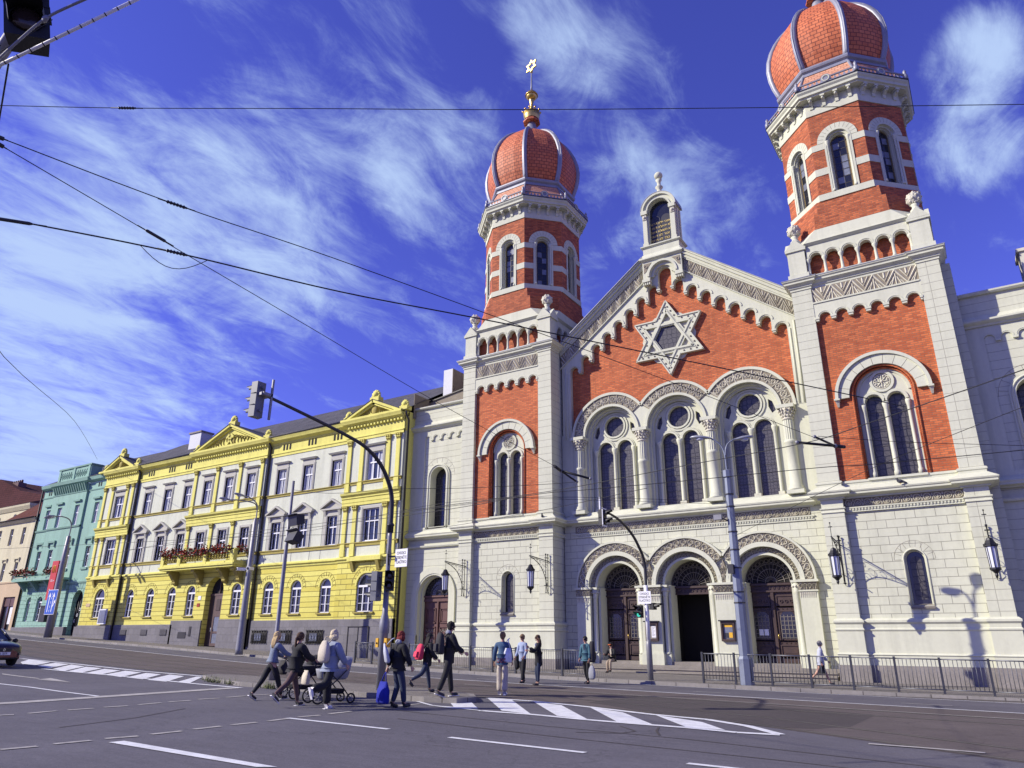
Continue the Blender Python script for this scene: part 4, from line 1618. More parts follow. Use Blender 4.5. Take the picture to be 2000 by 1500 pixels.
FRONT = Matrix.Rotation(PI / 2, 4, 'X')     # text plane facing -Y
rows_l = ['לא תרצח', 'לא תנאף', 'לא תגנב', 'לא תענה', 'לא תחמד']
rows_r = ['אנכי יי', 'לא יהיה', 'לא תשא', 'זכור', 'כבד']
mat('gilt_letters', (.75, .58, .18), .5, var=0)
text_mesh('hebrew_lines', '\n'.join(t[::-1] for t in rows_l), .21, Matrix.Translation((CX - .33, 36.35, 25.0)) @ FRONT, 'gilt_letters', b_, .006, spacing=1.35)
text_mesh('hebrew_lines', '\n'.join(t[::-1] for t in rows_r), .21, Matrix.Translation((CX + .33, 36.35, 25.0)) @ FRONT, 'gilt_letters', b_, .006, spacing=1.35)

# ---------------------------------------------------------------- side wings


def make_wing(xa, xb, wx, side):
    """low wing between xa and xb, window centred on wx"""
    mb = MB()
    yw = 36.5
    dz = 1.0 if side < 0 else .5
    win = arch_pts(wx, 8.55, 11.87, .70, 20)
    holes = [win]
    if side < 0:
        holes.append(arch_pts(wx - .05, .4, 4.55, 1.32, 22))
    mb.prism(rect(xa, xb, -1, 16.9), yw + .08, yw + .5, 'courses', holes=holes, back=False)
    mb.box(xa, xb, yw + .95, 52, -1, 16.6, 'stucco')
    # frame strips left and right of the recessed field, plus blind arcade
    fa, fb_ = (xa + .95, xb - .12) if side < 0 else (xa + .95, xb - .95)
    n = max(4, round((fb_ - fa) / .66))
    r = .21
    w = (fb_ - fa) / n
    pts = [(xa, 15.2), (xa, 8.4), (fa, 8.4)]
    half = []
    for k in range(n):
        xc = fa + w * (k + .5)
        zb = 14.45
        pts.append((xc - r, 8.4 if k == 0 else zb))
        pts += [(xc - r * math.cos(PI * q / 8), 14.55 + r * math.sin(PI * q / 8)) for q in range(9)]
        pts.append((xc + r, 8.4 if k == n - 1 else zb))
    pts += [(xb, 8.4), (xb, 15.2)]
    # remove duplicate corner
    pts = [p for i_, p in enumerate(pts) if i_ != 2]
    mb.prism(pts, yw, yw + .1, 'stucco', back=False)
    for k in range(1, n):
        xc = fa + w * k
        mb.box(xc - .10, xc + .10, yw - .05, yw + .08, 14.42, 14.50, 'stucco')
    for k in range(n):
        mb.ring(fa + w * (k + .5), 14.55, r + .05, r + .08, yw - .015, yw, 'stucco', n=8)
    mb.box(xa, xb, yw - .02, yw + .1, 8.2, 8.6, 'stucco')
    # cornice, parapet, white coping
    mb.sweep([(xa, yw), (xb, yw)], [(-.5, 15.18), (.08, 15.18), (.12, 15.26), (.26, 15.34), (.30, 15.38), (.30, 15.46), (.05, 15.56), (-.05, 15.75), (-.5, 15.75)], 'stucco')
    mb.sweep([(xa, yw), (xb, yw)], [(-.5, 16.75), (.06, 16.75), (.12, 16.82), (.12, 16.88), (-.5, 16.9)], 'stucco')
    mb.hull8([(xa, yw - .12, 16.885), (xb, yw - .12, 16.885), (xb, 37.4, 16.905), (xa, 37.4, 16.905)], [(xa, yw - .12, 16.9), (xb, yw - .12, 16.9), (xb, 37.4, 17.12), (xa, 37.4, 17.12)], 'flashing')
    wg = mb.build('wing', syn, label='left side wing' if side < 0 else 'right side wing')
    mb = MB()
    mb.sweep([(xa, yw), (xb, yw)], [(-.2, 7.86), (.10, 7.86), (.14, 7.92), (.34, 7.96), (.34, 8.04), (.38, 8.12), (.04, 8.36), (-.2, 8.38)], 'stucco')
    mb.sweep([(xa, yw), (xb, yw)], [(-.2, 7.30), (.06, 7.30), (.10, 7.38), (.10, 7.43), (-.2, 7.45)], 'stucco')
    mb.sweep([(xa, yw), (xb, yw)], [(-.2, 2.2), (.05, 2.2), (.05, 2.5), (.12, 2.58), (-.2, 2.64)] if side > 0 else [(-.2, -.9), (.02, -.9), (.02, 1.2), (-.2, 1.2)], 'stucco')
    mb.build('ledge', wg)
    mb = MB()
    mb.prism(arch_pts(wx, 8.5, 11.87, .74, 18), yw + .62, yw + .64, 'leaded' if side > 0 else 'glass_dark', back=False)
    mb.prism(arch_pts(wx, 8.5, 11.87, .92, 18), yw - .02, yw + .6, 'stucco', holes=[arch_pts(wx, 8.56, 11.87, .66, 18)], back=False)
    mb.tube([(wx - .80, yw - .03, 8.5)] + [(wx + .80 * math.cos(PI - PI * k / 18), yw - .03, 11.87 + .80 * math.sin(PI - PI * k / 18)) for k in range(19)] + [(wx + .80, yw - .03, 8.5)], .05, 'stucco', 6)
    mb.tube([(wx + 1.30 * math.cos(PI * k / 24), yw + .078, 11.87 + 1.30 * math.sin(PI * k / 24)) for k in range(25)], .008, 'relief_ground', 3)
    for k in range(8):
        a = PI * (k + .5) / 8
        mb.tube([(wx + .94 * math.cos(a), yw + .078, 11.87 + .94 * math.sin(a)), (wx + 1.30 * math.cos(a), yw + .078, 11.87 + 1.30 * math.sin(a))], .008, 'relief_ground', 3)
    for s_ in (-.38, -.12, .12, .38):
        mb.tube([(wx + s_, yw + .6, 8.6), (wx + s_, yw + .6, 11.6), (wx + s_ * .4, yw + .6, 12.3)], .012, 'leaded_line', 4)
    for q in range(7):
        mb.box(wx - .66, wx + .66, yw + .59, yw + .61, 8.9 + q * .5, 8.92 + q * .5, 'leaded_line')
    mb.build('window', wg)
    if side < 0:
        mb = MB()
        c, zc, y = wx - .05, 4.12, yw + .62
        for r0, r1, ya, yb_ in ((1.32, 1.72, yw - .04, yw + .12), (1.22, 1.36, yw + .0, yw + .3), (1.12, 1.26, yw + .3, yw + .6)):
            mb.ring(c, 4.35, r0, r1, ya, yb_, 'stucco', n=26)
            for s_ in (-1, 1):
                mb.box(min(c + s_ * r0, c + s_ * r1), max(c + s_ * r0, c + s_ * r1), ya, yb_, -.5, 4.35, 'stucco')
        mb.box(c - 1.76, c - 1.22, yw - .09, yw + .1, -.5, 2.0, 'stucco')
        mb.box(c + 1.22, c + 1.76, yw - .09, yw + .1, -.5, 2.0, 'stucco')
        mb.box(c - 1.25, c + 1.25, y + .08, y + .12, -.4, 5.8, 'interior_dark')
        for s_ in (-1, 1):
            a, b = min(c, c + s_ * 1.12) + .02, max(c, c + s_ * 1.12) - .02
            mb.box(a, b, y, y + .06, .5, 4.0, 'door_wood_red')
            for z0, z1 in ((2.7, 3.6), (1.1, 2.5)):
                for q in range(2):
                    o_ = q * .1
                    for (p, w_) in (((a + .14 + o_, b - .14 - o_, z0 + o_, z0 + o_ + .05), 0), ((a + .14 + o_, b - .14 - o_, z1 - o_ - .05, z1 - o_), 0), ((a + .14 + o_, a + .19 + o_, z0 + o_, z1 - o_), 0), ((b - .19 - o_, b - .14 - o_, z0 + o_, z1 - o_), 0)):
                        mb.box(p[0], p[1], y - .05 + q * .02, y, p[2], p[3], 'door_wood_red')
            for q in range(4):
                for e in range(3):
                    mb.ring(a + .3 + e * .25, 1.33 + q * .32, .07, .1, y - .03, y, 'granite_step', 0, 2 * PI, 8, caps=False)
        mb.box(c - .05, c + .05, y - .09, y + .02, .5, 4.0, 'door_wood_red')
        mb.box(c - 1.14, c + 1.14, y - .1, y + .06, 4.0, 4.16, 'door_wood_red')
        mb.box(c - 1.14, c + 1.14, y - .14, y + .06, 4.26, 4.36, 'door_wood_red')
        mb.box(c - 1.14, c + 1.14, y - .05, y + .06, 4.16, 4.26, 'door_wood_red')
        fanlight(mb, c, 4.4, 1.2, y, 'door_wood_red', 'glass_dark', 'leaded_line')
        mb.build('door', wg)
    return wg


wing_l = make_wing(-31.85, TC[0] - 3.25, -29.5, -1)
wing_r = make_wing(TC[1] + 3.25, 14.0, 2.95, 1)
mb = MB()
mb.box(.53, .93, 35.9, 36.6, -1, 18.4, 'courses')
mb.build('pier', syn)
mb = MB()
mb.quad([(-31.85, 37.4, 17.1), (-26.4, 37.4, 17.1), (-26.4, 46, 19.5), (-31.85, 46, 19.5)], 'roof_slate')
mb.build('roof', syn)
mb = MB()
mb.quad([(.53, 37.4, 17.1), (14, 37.4, 17.1), (14, 46, 19.5), (.53, 46, 19.5)], 'roof_slate')
mb.build('roof', syn)
mb = MB()
mb.prism([(-33.2, 16.6), (-26.4, 16.6), (-26.4, 18.7), (-28.75, 18.26), (-33.2, 17.6)], 38.0, 38.3, 'relief_ground')
mb.prism([(-33.2, 17.6), (-28.75, 18.26), (-26.4, 18.7), (-26.4, 18.78), (-28.75, 18.34), (-33.2, 17.68)], 37.9, 38.35, 'gutter')
mb.build('gable_wall', syn)
mb = MB()
mb.box(-31.0, -30.2, 38.5, 41.0, 17.2, 20.3, 'flashing')
mb.box(-30.2, -30.16, 38.5, 41.0, 17.2, 20.3, 'relief_ground')  # side turned from the sun gets a darker colour, its shade painted on
mb.build('chimney', syn)
mb = MB()
mb.box(3.8, 6.0, 38.2, 39.6, 17.1, 19.2, 'relief')
mb.box(3.7, 6.1, 38.1, 39.7, 19.2, 19.35, 'relief')
mb.build('chimney', syn)
# ================================================================ street houses on the left
mat('yellow', (.74, .69, .17), .85, var=.10, streak=.12, bump=.2, bscale=30)
mat('yellow_rust', (.74, .69, .17), .85, var=.10, bump=.2, bscale=30, pattern=('brick', 1.05, .345, .02, (.74, .69, .17), (.63, .55, .09), (.20, .16, .03), .5))
mat('yellow_band', (.74, .69, .17), .85, var=.10, bump=.2, bscale=30, pattern=('brick', 80, .345, .02, (.74, .69, .17), (.64, .56, .095), (.22, .18, .03), 0))
mat('ochre', (.36, .30, .07), .85, var=.15)
mat('pale_green_wall', (.62, .64, .50), .88, var=.10, streak=.12, bump=.2, bscale=25)
mat('trim_white', (.46, .45, .38), .85, var=.08)
mat('window_white', (.78, .79, .80), .5, var=.04)
mat('pane', (.03, .035, .045), .06, var=.3, vscale=2, spec=.8)
mat('curtain', (.52, .54, .60), .9, var=.25, vscale=3)
mat('plinth_grey', (.17, .16, .165), .7, var=.18, bump=.2, pattern=('brick', .62, .50, .006, (.18, .17, .175), (.145, .137, .142), (.09, .09, .09), .5))
mat('mint', (.27, .45, .355), .88, var=.12, streak=.12, bump=.2, bscale=25)
mat('mint_rust', (.27, .45, .355), .88, var=.12, bump=.2, pattern=('brick', .9, .40, .016, (.27, .45, .355), (.28, .47, .365), (.09, .17, .13), .5))
mat('mint_dark', (.20, .34, .27), .88, var=.12)
mat('cream_wall', (.62, .57, .37), .88, var=.12, streak=.12, bump=.2, bscale=25)
mat('peach_wall', (.56, .42, .26), .88, var=.12, bump=.2, bscale=25)
mat('red_roof', (.13, .045, .03), .95, spec=.1, var=.25, bump=.2, pattern=('brick', .4, .33, .02, (.13, .045, .028), (.10, .036, .024), (.06, .025, .02), .5))
mat('maroon_roof', (.085, .03, .03), .95, spec=.1, var=.2, pattern=('brick', .5, .4, .03, (.095, .033, .033), (.075, .027, .027), (.03, .012, .012), .5))
mat('brown_door', (.11, .065, .055), .5, var=.2)
mat('geranium', (.36, .035, .015), .8, var=.5, vscale=12)
mat('geranium_leaf', (.07, .10, .03), .8, var=.4, vscale=12)

YB = 35.8


def sash(mb, w, h, cols, transom, frame='window_white', y=0.0, z0=0.0, curtain=0):
    """casement of white bars with its panes, front plane at y"""
    fw_ = .055
    mb.box(-w / 2, -w / 2 + fw_, y, y + .07, z0, z0 + h, frame)
    mb.box(w / 2 - fw_, w / 2, y, y + .07, z0, z0 + h, frame)
    mb.box(-w / 2 + fw_, w / 2 - fw_, y, y + .07, z0, z0 + fw_ + .02, frame)
    mb.box(-w / 2 + fw_, w / 2 - fw_, y, y + .07, z0 + h - fw_, z0 + h, frame)
    zt = z0 + h * transom
    mb.box(-w / 2 + fw_, w / 2 - fw_, y - .02, y + .07, zt - .045, zt + .045, frame)
    for c in range(1, cols):
        x = -w / 2 + w * c / cols
        mb.box(x - .03, x + .03, y - .01, y + .06, z0 + fw_, zt - .046, frame)
        mb.box(x - .022, x + .022, y - .01, y + .06, zt + .046, z0 + h - fw_, frame)


def pane_mesh(w, h, z0, y, curtain, arched=False, seed=0):
    mb = MB()
    rr = random.Random(seed)
    if arched:
        mb.prism(arch_pts(0, z0, z0 + h - w / 2, w / 2, 12), y, y + .02, 'pane', back=False)
    else:
        mb.box(-w / 2, w / 2, y, y + .02, z0, z0 + h, 'pane')
    if curtain:
        n = 14
        for k in range(n):
            x0_ = -w / 2 + w * k / n
            if curtain == 1 and .38 < (k + .5) / n < .55:
                continue
            yy = y - .004 - .006 * (k % 2)
            x1_ = x0_ + w / n
            mb.quad([(x0_, yy, z0 + .03), (x1_, yy - .004 * (k % 2), z0 + .03), (x1_, yy - .004 * (k % 2), z0 + h - .03), (x0_, yy, z0 + h - .03)], 'curtain')
    return mb


def top_window(w=1.0, h=1.95, cols=2, curtain=1, hood=True, color='trim_white', sill=True):
    """upper storey window: architrave, small hood, origin bottom middle of the opening, front plane y=0"""
    mb = MB()
    a = w / 2
    mb.box(-a - .20, -a, -.05, .22, -.02, h, color)
    mb.box(a, a + .20, -.05, .22, -.02, h, color)
    mb.box(-a - .20, a + .20, -.05, .22, h, h + .18, color)
    mb.box(-a - .13, -a - .05, -.07, -.05, 0, h + .1, color)
    mb.box(a + .05, a + .13, -.07, -.05, 0, h + .1, color)
    if hood:
        mb.box(-a - .16, a + .16, -.04, 0, h + .18, h + .42, color)
        mb.hull8([(-a - .26, -.16, h + .42), (a + .26, -.16, h + .42), (a + .26, .0, h + .42), (-a - .26, .0, h + .42)],
                 [(-a - .34, -.24, h + .53), (a + .34, -.24, h + .53), (a + .34, .0, h + .55), (-a - .34, .0, h + .55)], color)
    sash(mb, w - .02, h, cols, .62, y=.12)
    return mb


def add_window(name, mb, pane_args, parent, spots, label=None):
    """build once, copy for the rest"""
    base = wloc(parent)
    w0 = mb.build(name, parent, local=True)
    p0 = pane_mesh(*pane_args).build('pane', w0, local=True)
    w0.location = Vector(spots[0]) - base
    for sp_ in spots[1:]:
        copy_tree(w0, parent, Vector(sp_) - base)
    return w0


# ------------------------------------------------ yellow house
yel = thing('town_house', 'long three storey house, yellow with pale green upper walls, gables and a flowered balcony', 'house', (-50.5, YB, 0))
xl, xr = -69.05, -31.9
ris = [(-69.05, -63.75), (-55.15, -45.95), (-37.2, -31.9)]     # projecting bays
RP = .22
mb = MB()
# openings
gw = [-62.0, -59.05, -56.05, -53.15, -47.6, -44.27, -41.35, -38.42]      # narrow arched ground floor windows
gww = [-66.35, -34.48]                                                   # wide ones
DX = -50.18
holes = [arch_pts(x, 3.40, 5.10, .55, 12) for x in gw] + [arch_pts(x, 3.40, 5.03, .80, 14) for x in gww] + [[(DX - 1.05, -.5), (DX + 1.05, -.5)] + [(DX + 1.05 * math.cos(PI * k / 16), 5.15 + 1.05 * math.sin(PI * k / 16)) for k in range(17)]]
up_x = [-61.85, -58.85, -56.0, -44.2, -41.3, -38.3]
cen_x = [-53.0, -50.22, -47.5]
f1 = [rect(x - .5, x + .5, 7.9, 9.93) for x in up_x]
f2 = [rect(x - .5, x + .5, 12.05, 13.97) for x in up_x]
f1c = [rect(x - .5, x + .5, 7.6, 9.85) for x in cen_x]
f2c = [rect(x - .5, x + .5, 12.08, 14.03) for x in cen_x]
sidex = [-66.05, -34.4]
f1s = [rect(x - .74, x + .74, 7.92, 10.1) for x in sidex]
f2s = [rect(x - .70, x + .70, 12.08, 14.05) for x in sidex]


def wall_piece(mb, a, b, y, allh):
    hs = [h for h in allh if min(p[0] for p in h) > a and max(p[0] for p in h) < b]
    lo = [h for h in hs if max(p[1] for p in h) < 6.8]
    mid = [h for h in hs if min(p[1] for p in h) > 6.9]
    rust = 'yellow_rust' if (a < -60 and b < -60 or a > -40) else 'yellow_band'
    mb.prism(rect(a, b, -1.0, 6.75), y, YB + .5, rust, holes=lo, back=False)
    mb.prism(rect(a, b, 6.75, 15.2), y, YB + .5, 'pale_green_wall', holes=mid, back=False)
    mb.box(a, b, y, YB + .5, 15.2, 16.3, 'yellow')


allh = holes + f1 + f2 + f1c + f2c + f1s + f2s
cuts = [xl] + [v for r_ in ris for v in r_][1:-1] + [xr]
for a, b in zip(cuts, cuts[1:]):
    y = YB - RP if (a, b) in [(p, q) for p, q in ris] else YB
    wall_piece(mb, a, b, y, allh)
mb.box(xl, xr, YB + .5, YB + 14, -1, 16.2, 'pale_green_wall')
mb.build('wall', yel)
mb = MB()
# plinth of grey slabs, with the doorway gap
pth = {}
segs = []
def front_path(a, b, back=.0):
    p = []
    for (u, v) in zip(cuts, cuts[1:]):
        if v <= a or u >= b:
            continue
        y = YB - RP if (u, v) in ris else YB
        p += [(max(u, a), y), (min(v, b), y)]
    return p
for a, b, zt in ((xl, -54.9, 2.78), (-55.1, DX - 1.06, 3.05), (DX + 1.06, -45.95, 3.08), (-45.9, xr, 2.97)):
    mb.sweep(front_path(a, b), [(-.2, -1), (.10, -1), (.10, zt - .04), (.06, zt), (-.2, zt)], 'plinth_grey')
mb.build('plinth', yel)
mb = MB()


def hcourse(prof, m, a=xl, b=xr):
    mb.sweep(front_path(a, b), prof, m)


hcourse([(-.1, 6.62), (.04, 6.62), (.06, 6.74), (.16, 6.80), (.16, 6.90), (.02, 6.98), (-.1, 6.98)], 'yellow')
hcourse([(-.1, 7.62), (.06, 7.62), (.06, 7.78), (.12, 7.82), (.12, 7.88), (-.1, 7.90)], 'ochre')
hcourse([(-.1, 11.84), (.06, 11.84), (.06, 11.96), (.12, 12.0), (.12, 12.05), (-.1, 12.06)], 'ochre')
hcourse([(-.1, 15.05), (.05, 15.05), (.05, 15.22), (.10, 15.26), (.10, 15.32), (-.1, 15.34)], 'yellow')
hcourse([(-.1, 16.0), (.06, 16.0), (.10, 16.12), (.38, 16.28), (.42, 16.38), (.48, 16.50), (.48, 16.56), (-.1, 16.6)], 'yellow')
# bay entablature between first and second floor
for a, b in ris:
    mb.sweep(front_path(a, b), [(-.1, 10.4), (.07, 10.4), (.07, 10.6), (.10, 10.62), (.10, 10.85), (.16, 10.9), (.16, 11.0), (.30, 11.12), (.34, 11.26), (-.1, 11.34)], 'yellow')
    n = int((b - a) / .3)
    for k in range(n):
        x = a + (k + .5) * (b - a) / n
        mb.box(x - .07, x + .07, YB - RP - .2, YB - RP, 15.98, 16.14, 'yellow')
    # raised lower panel and brackets
for (a, b) in (ris[0], ris[2]):
    c = (a + b) / 2
    for s_ in (-1.15, 1.15):
        mb.hull8([(c + s_ - .13, YB - RP, 6.0), (c + s_ + .13, YB - RP, 6.0), (c + s_ + .13, YB - RP - .06, 6.0), (c + s_ - .13, YB - RP - .06, 6.0)],
                 [(c + s_ - .13, YB - RP, 6.6), (c + s_ + .13, YB - RP, 6.6), (c + s_ + .13, YB - RP - .3, 6.6), (c + s_ - .13, YB - RP - .3, 6.6)], 'ochre')
    mb.box(c - 1.5, c + 1.5, YB - RP - .32, YB - RP, 6.63, 6.9, 'yellow')
mb.build('cornice', yel)
# attic vents
for c in (-62.0, -58.9, -56.5, -44.0, -41.2, -38.5):
    for q in (-.35, 0, .35):
        mb = MB()
        mb.box(c + q - .09, c + q + .09, YB - .02, YB + .02, 15.5, 15.95, 'interior_dark')
        mb.build('attic_vent', yel)
# pilasters
mb = MB()
pil_hi = [-68.7, -67.4, -65.0, -64.1, -54.75, -51.85, -48.95, -46.3, -36.85, -35.65, -33.2, -32.3]
pil_lo = [-68.6, -67.6, -65.0, -64.1, -54.7, -51.7, -49.0, -46.3, -36.8, -35.9, -33.1, -32.3]
for xs__, z0, z1 in ((pil_hi, 11.34, 15.05), (pil_lo, 6.98, 10.4)):
    for x in xs__:
        mb = MB()
        y = YB - RP
        mb.box(x - .17, x + .17, y - .10, y + .02, z0, z1 - .42, 'yellow')
        mb.box(x - .21, x + .21, y - .13, y + .02, z0, z0 + (.62 if z0 > 9 else .8), 'yellow')
        mb.hull8([(x - .16, y + .02, z1 - .42), (x + .16, y + .02, z1 - .42), (x + .16, y - .10, z1 - .42), (x - .16, y - .10, z1 - .42)],
                 [(x - .25, y + .02, z1), (x + .25, y + .02, z1), (x + .25, y - .2, z1), (x - .25, y - .2, z1)], 'ochre')
        for q in (-.14, 0, .14):
            mb.ball((x + q, y - .14, z1 - .25), .07, 'yellow', 5)
            mb.ball((x + q * 1.3, y - .18, z1 - .1), .06, 'yellow', 5)
        mb.build('pilaster', yel)
# gables
for i, (a, b, ap_, xa) in enumerate(((-69.9, -64.1, 17.95, -67.0), (-55.6, -46.1, 18.55, -50.9), (-37.7, -31.9, 17.85, -34.75))):
    mb = MB()
    y = YB - RP
    xa = (a + b) / 2
    mb.prism([(a + .3, 16.55), (b - .3, 16.55), (xa, ap_ - .25)], y + .02, y + .35, 'yellow')
    for s_, e in ((-1, a), (1, b)):
        d = Vector((xa - e, ap_ - 16.62)).normalized()
        nn = Vector((-d.y, d.x)) * (1 if s_ < 0 else -1)
        for w0, w1, yy in ((-.02, -.20, y - .30), (-.20, -.34, y - .16)):
            p = [Vector((e, 16.62)) + nn * w0, Vector((xa, ap_)) + nn * w0, Vector((xa, ap_)) + nn * w1, Vector((e, 16.62)) + nn * w1]
            mb.prism([(q.x, q.y) for q in p], yy, y + .4, 'yellow')
        p = [Vector((e, 16.62)) + nn * .03, Vector((xa, ap_)) + nn * .03, Vector((xa, ap_)) + nn * -.015, Vector((e, 16.62)) + nn * -.015]
        mb.prism([(q.x, q.y) for q in p], y - .33, y + 3, 'roof_slate')
    mb.box(a, b, y - .46, y + .3, 16.50, 16.66, 'yellow')
    # leaf ornament in the tympanum
    rr = random.Random(i)
    H_ = ap_ - 17.0
    W_ = (b - a) / 2 - .9
    for s_ in (-1, 1):
        for k in range(9):
            t = (k + .6) / 9
            x = xa + s_ * (.3 + t * (W_ - .5))
            hh = H_ * (1 - t) * .55 + .1
            ribbon(mb, arc2(x - xa, hh * .5, hh * .45 + .03, 0, 1.6 * PI, 8), .10, .08, lambda q, t_, h: (xa + q, y + .02 - h, 16.72 + t_), 'ochre')
    mb.ball((xa, y + .0, 16.75 + H_ * .4), .3, 'ochre', 8, (1, .4, 1.3))
    if i == 1:
        for s_ in (-1, 1):
            mb.M = Matrix.Translation((xa, y - .08, 17.2)) @ Matrix.Rotation(s_ * .7, 4, 'Y')
            mb.box(-.07, .07, -.06, .04, -.5, .5, 'yellow')
            mb.box(-.22, .22, -.08, .06, .34, .52, 'yellow')
            mb.M = Matrix.Identity(4)
        mb.box(xa - .45, xa + .45, y - .03, y + .03, 16.68, 17.6, 'ochre')
    mb.build('gable', yel)
    for xq, zq, sc in ((xa, ap_ + .0, 1.0), (b - .1, 16.75, .85), (a + .35, 16.75, .85)):
        mb = MB()
        mb.box(xq - .42 * sc, xq + .42 * sc, y - .15, y + .35, zq - .1, zq + .22 * sc, 'yellow')
        for q in range(7):
            aa = PI * q / 6
            mb.ball((xq + .30 * sc * math.cos(aa), y + .05, zq + .30 * sc + .38 * sc * math.sin(aa)), .13 * sc, 'yellow', 6)
        mb.ball((xq, y + .05, zq + .42 * sc), .27 * sc, 'yellow', 8)
        mb.build('acroterion', yel)
# roof
mb = MB()
mb.quad([(xl, YB - .5, 16.6), (xr + .3, YB - .5, 16.6), (xr + .3, YB + 7, 21.0), (xl, YB + 7, 21.0)], 'roof_slate')
mb.quad([(xl, YB + 14, 16.6), (xl, YB + 7, 21.0), (xr + .3, YB + 7, 21.0), (xr + .3, YB + 14, 16.6)], 'roof_slate')
mb.quad([(xr + .3, YB + 2.6, 18.0), (-26.6, YB + 2.6, 18.0), (-26.6, YB + 7, 21.0), (xr + .3, YB + 7, 21.0)], 'roof_slate')
mb.prism([(xr + .1, 16.2), (xr + .14, 16.2), (xr + .14, 18), (xr + .1, 18)], YB + .5, YB + 13, 'relief_ground')
for z, y in ((17.3, YB + .75), (17.6, YB + 1.25)):
    mb.tube([(xl, y, z), (xr, y, z)], .02, 'gutter', 4)
    for k in range(36):
        x = xl + 1 + k
        mb.box(x - .01, x + .01, y - .02, y + .3, z - .1, z + .01, 'gutter')
mb.tube([(-45.8, YB - .5, 16.62), (-37.6, YB - .5, 16.62)], .07, 'roof_slate', 6)
mb.tube([(-63.8, YB - .5, 16.62), (-55.6, YB - .5, 16.62)], .07, 'roof_slate', 6)
mb.box(xr + .02, xr + .06, YB + .2, YB + 14, -1, 16.6, 'yellow')
mb.build('roof', yel)
mb = MB()
mb.box(-61.2, -59.5, YB + 2.6, YB + 3.8, 17.5, 19.9, 'flashing')
mb.box(-61.3, -59.4, YB + 2.5, YB + 3.9, 19.9, 20.05, 'granite')
mb.build('chimney', yel)
# windows, copied
add_window('window', top_window(1.0, 1.92), (1.0, 1.92, 0, .17, 1), yel, [(x, YB, 12.06) for x in up_x], None)
add_window('window', top_window(1.0, 1.95), (1.0, 1.95, 0, .17, 1), yel, [(x, YB - RP, 12.09) for x in cen_x])
add_window('window', top_window(1.4, 1.97, 3), (1.4, 1.97, 0, .17, 1), yel, [(x, YB - RP, 12.09) for x in sidex])


def ped_window():
    mb = top_window(1.0, 2.03, 2, hood=False)
    h = 2.03
    for s_ in (-1, 1):
        mb.box(s_ * .72 - .10, s_ * .72 + .10, -.06, .0, 0, h + .1, 'trim_white')
        mb.hull8([(s_ * .72 - .08, 0, h + .02), (s_ * .72 + .08, 0, h + .02), (s_ * .72 + .08, -.08, h + .02), (s_ * .72 - .08, -.08, h + .02)],
                 [(s_ * .72 - .12, 0, h + .36), (s_ * .72 + .12, 0, h + .36), (s_ * .72 + .12, -.2, h + .36), (s_ * .72 - .12, -.2, h + .36)], 'trim_white')
        mb.box(s_ * .95 - .012, s_ * .95 + .012, -.01, .0, -1.1, h + .6, 'plinth_grey')
    mb.box(-.75, .75, -.04, 0, h + .18, h + .40, 'trim_white')
    mb.box(-.98, .98, -.24, 0, h + .40, h + .52, 'trim_white')
    mb.prism([(-.95, h + .52), (.95, h + .52), (0, h + .98)], -.06, 0, 'trim_white')
    for s_ in (-1, 1):
        p = [(s_ * 1.1, h + .50), (0, h + 1.08), (0, h + 1.22), (s_ * 1.1, h + .64)]
        mb.prism(p, -.28, 0, 'trim_white')
    mb.box(-.80, .80, -.10, .05, -.1, 0, 'trim_white')
    return mb


add_window('window', ped_window(), (1.0, 2.03, 0, .17, 0), yel, [(x, YB, 7.9) for x in up_x])
add_window('window', top_window(1.0, 2.2, 2, hood=False), (1.0, 2.2, 0, .17, 0), yel, [(x, YB - RP, 7.62) for x in cen_x])
add_window('window', top_window(1.48, 2.17, 3, hood=False), (1.48, 2.17, 0, .17, 0), yel, [(x, YB - RP, 7.93) for x in sidex])


def arch_window(w, hs, cols):
    """arched ground floor window, origin at sill"""
    mb = MB()
    r = w / 2
    outl = arch_pts(0, 0, hs, r, 14)
    inn = arch_pts(0, .06, hs, r - .07, 14)
    mb.prism(outl, .12, .2, 'window_white', holes=[inn], back=False)
    mb.box(-r + .05, r - .05, .09, .2, hs - .08, hs + .05, 'window_white')
    for c in range(1, cols):
        x = -r + w * c / cols
        mb.box(x - .035, x + .035, .10, .18, .05, hs - .08, 'window_white')
    for q in (1, 2):
        z = q * hs / 3
        mb.box(-r + .06, r - .06, .12, .17, z - .015, z + .015, 'window_white')
    mb.ring(0, hs, r + .02, r + .16, -.02, .02, 'yellow', n=14)
    mb.ring(0, hs, r + .42, r + .45, -.012, .01, 'ochre', n=16)
    for k in range(11):
        a = PI * (k + .5) / 11
        mb.tube([((r + .17) * math.cos(a), -.01, hs + (r + .17) * math.sin(a)), ((r + .43) * math.cos(a), -.01, hs + (r + .43) * math.sin(a))], .012, 'ochre', 3)
    mb.box(-r - .1, r + .1, -.12, .12, -.1, 0, 'ochre')
    return mb


add_window('window', arch_window(1.08, 1.70, 2), (1.06, 2.2, 0, .19, 0, True), yel, [(x, YB - (RP if -55 < x < -46 else 0), 3.41) for x in gw])
add_window('window', arch_window(1.58, 1.63, 3), (1.56, 2.4, 0, .19, 0, True), yel, [(x, YB - RP, 3.41) for x in gww])
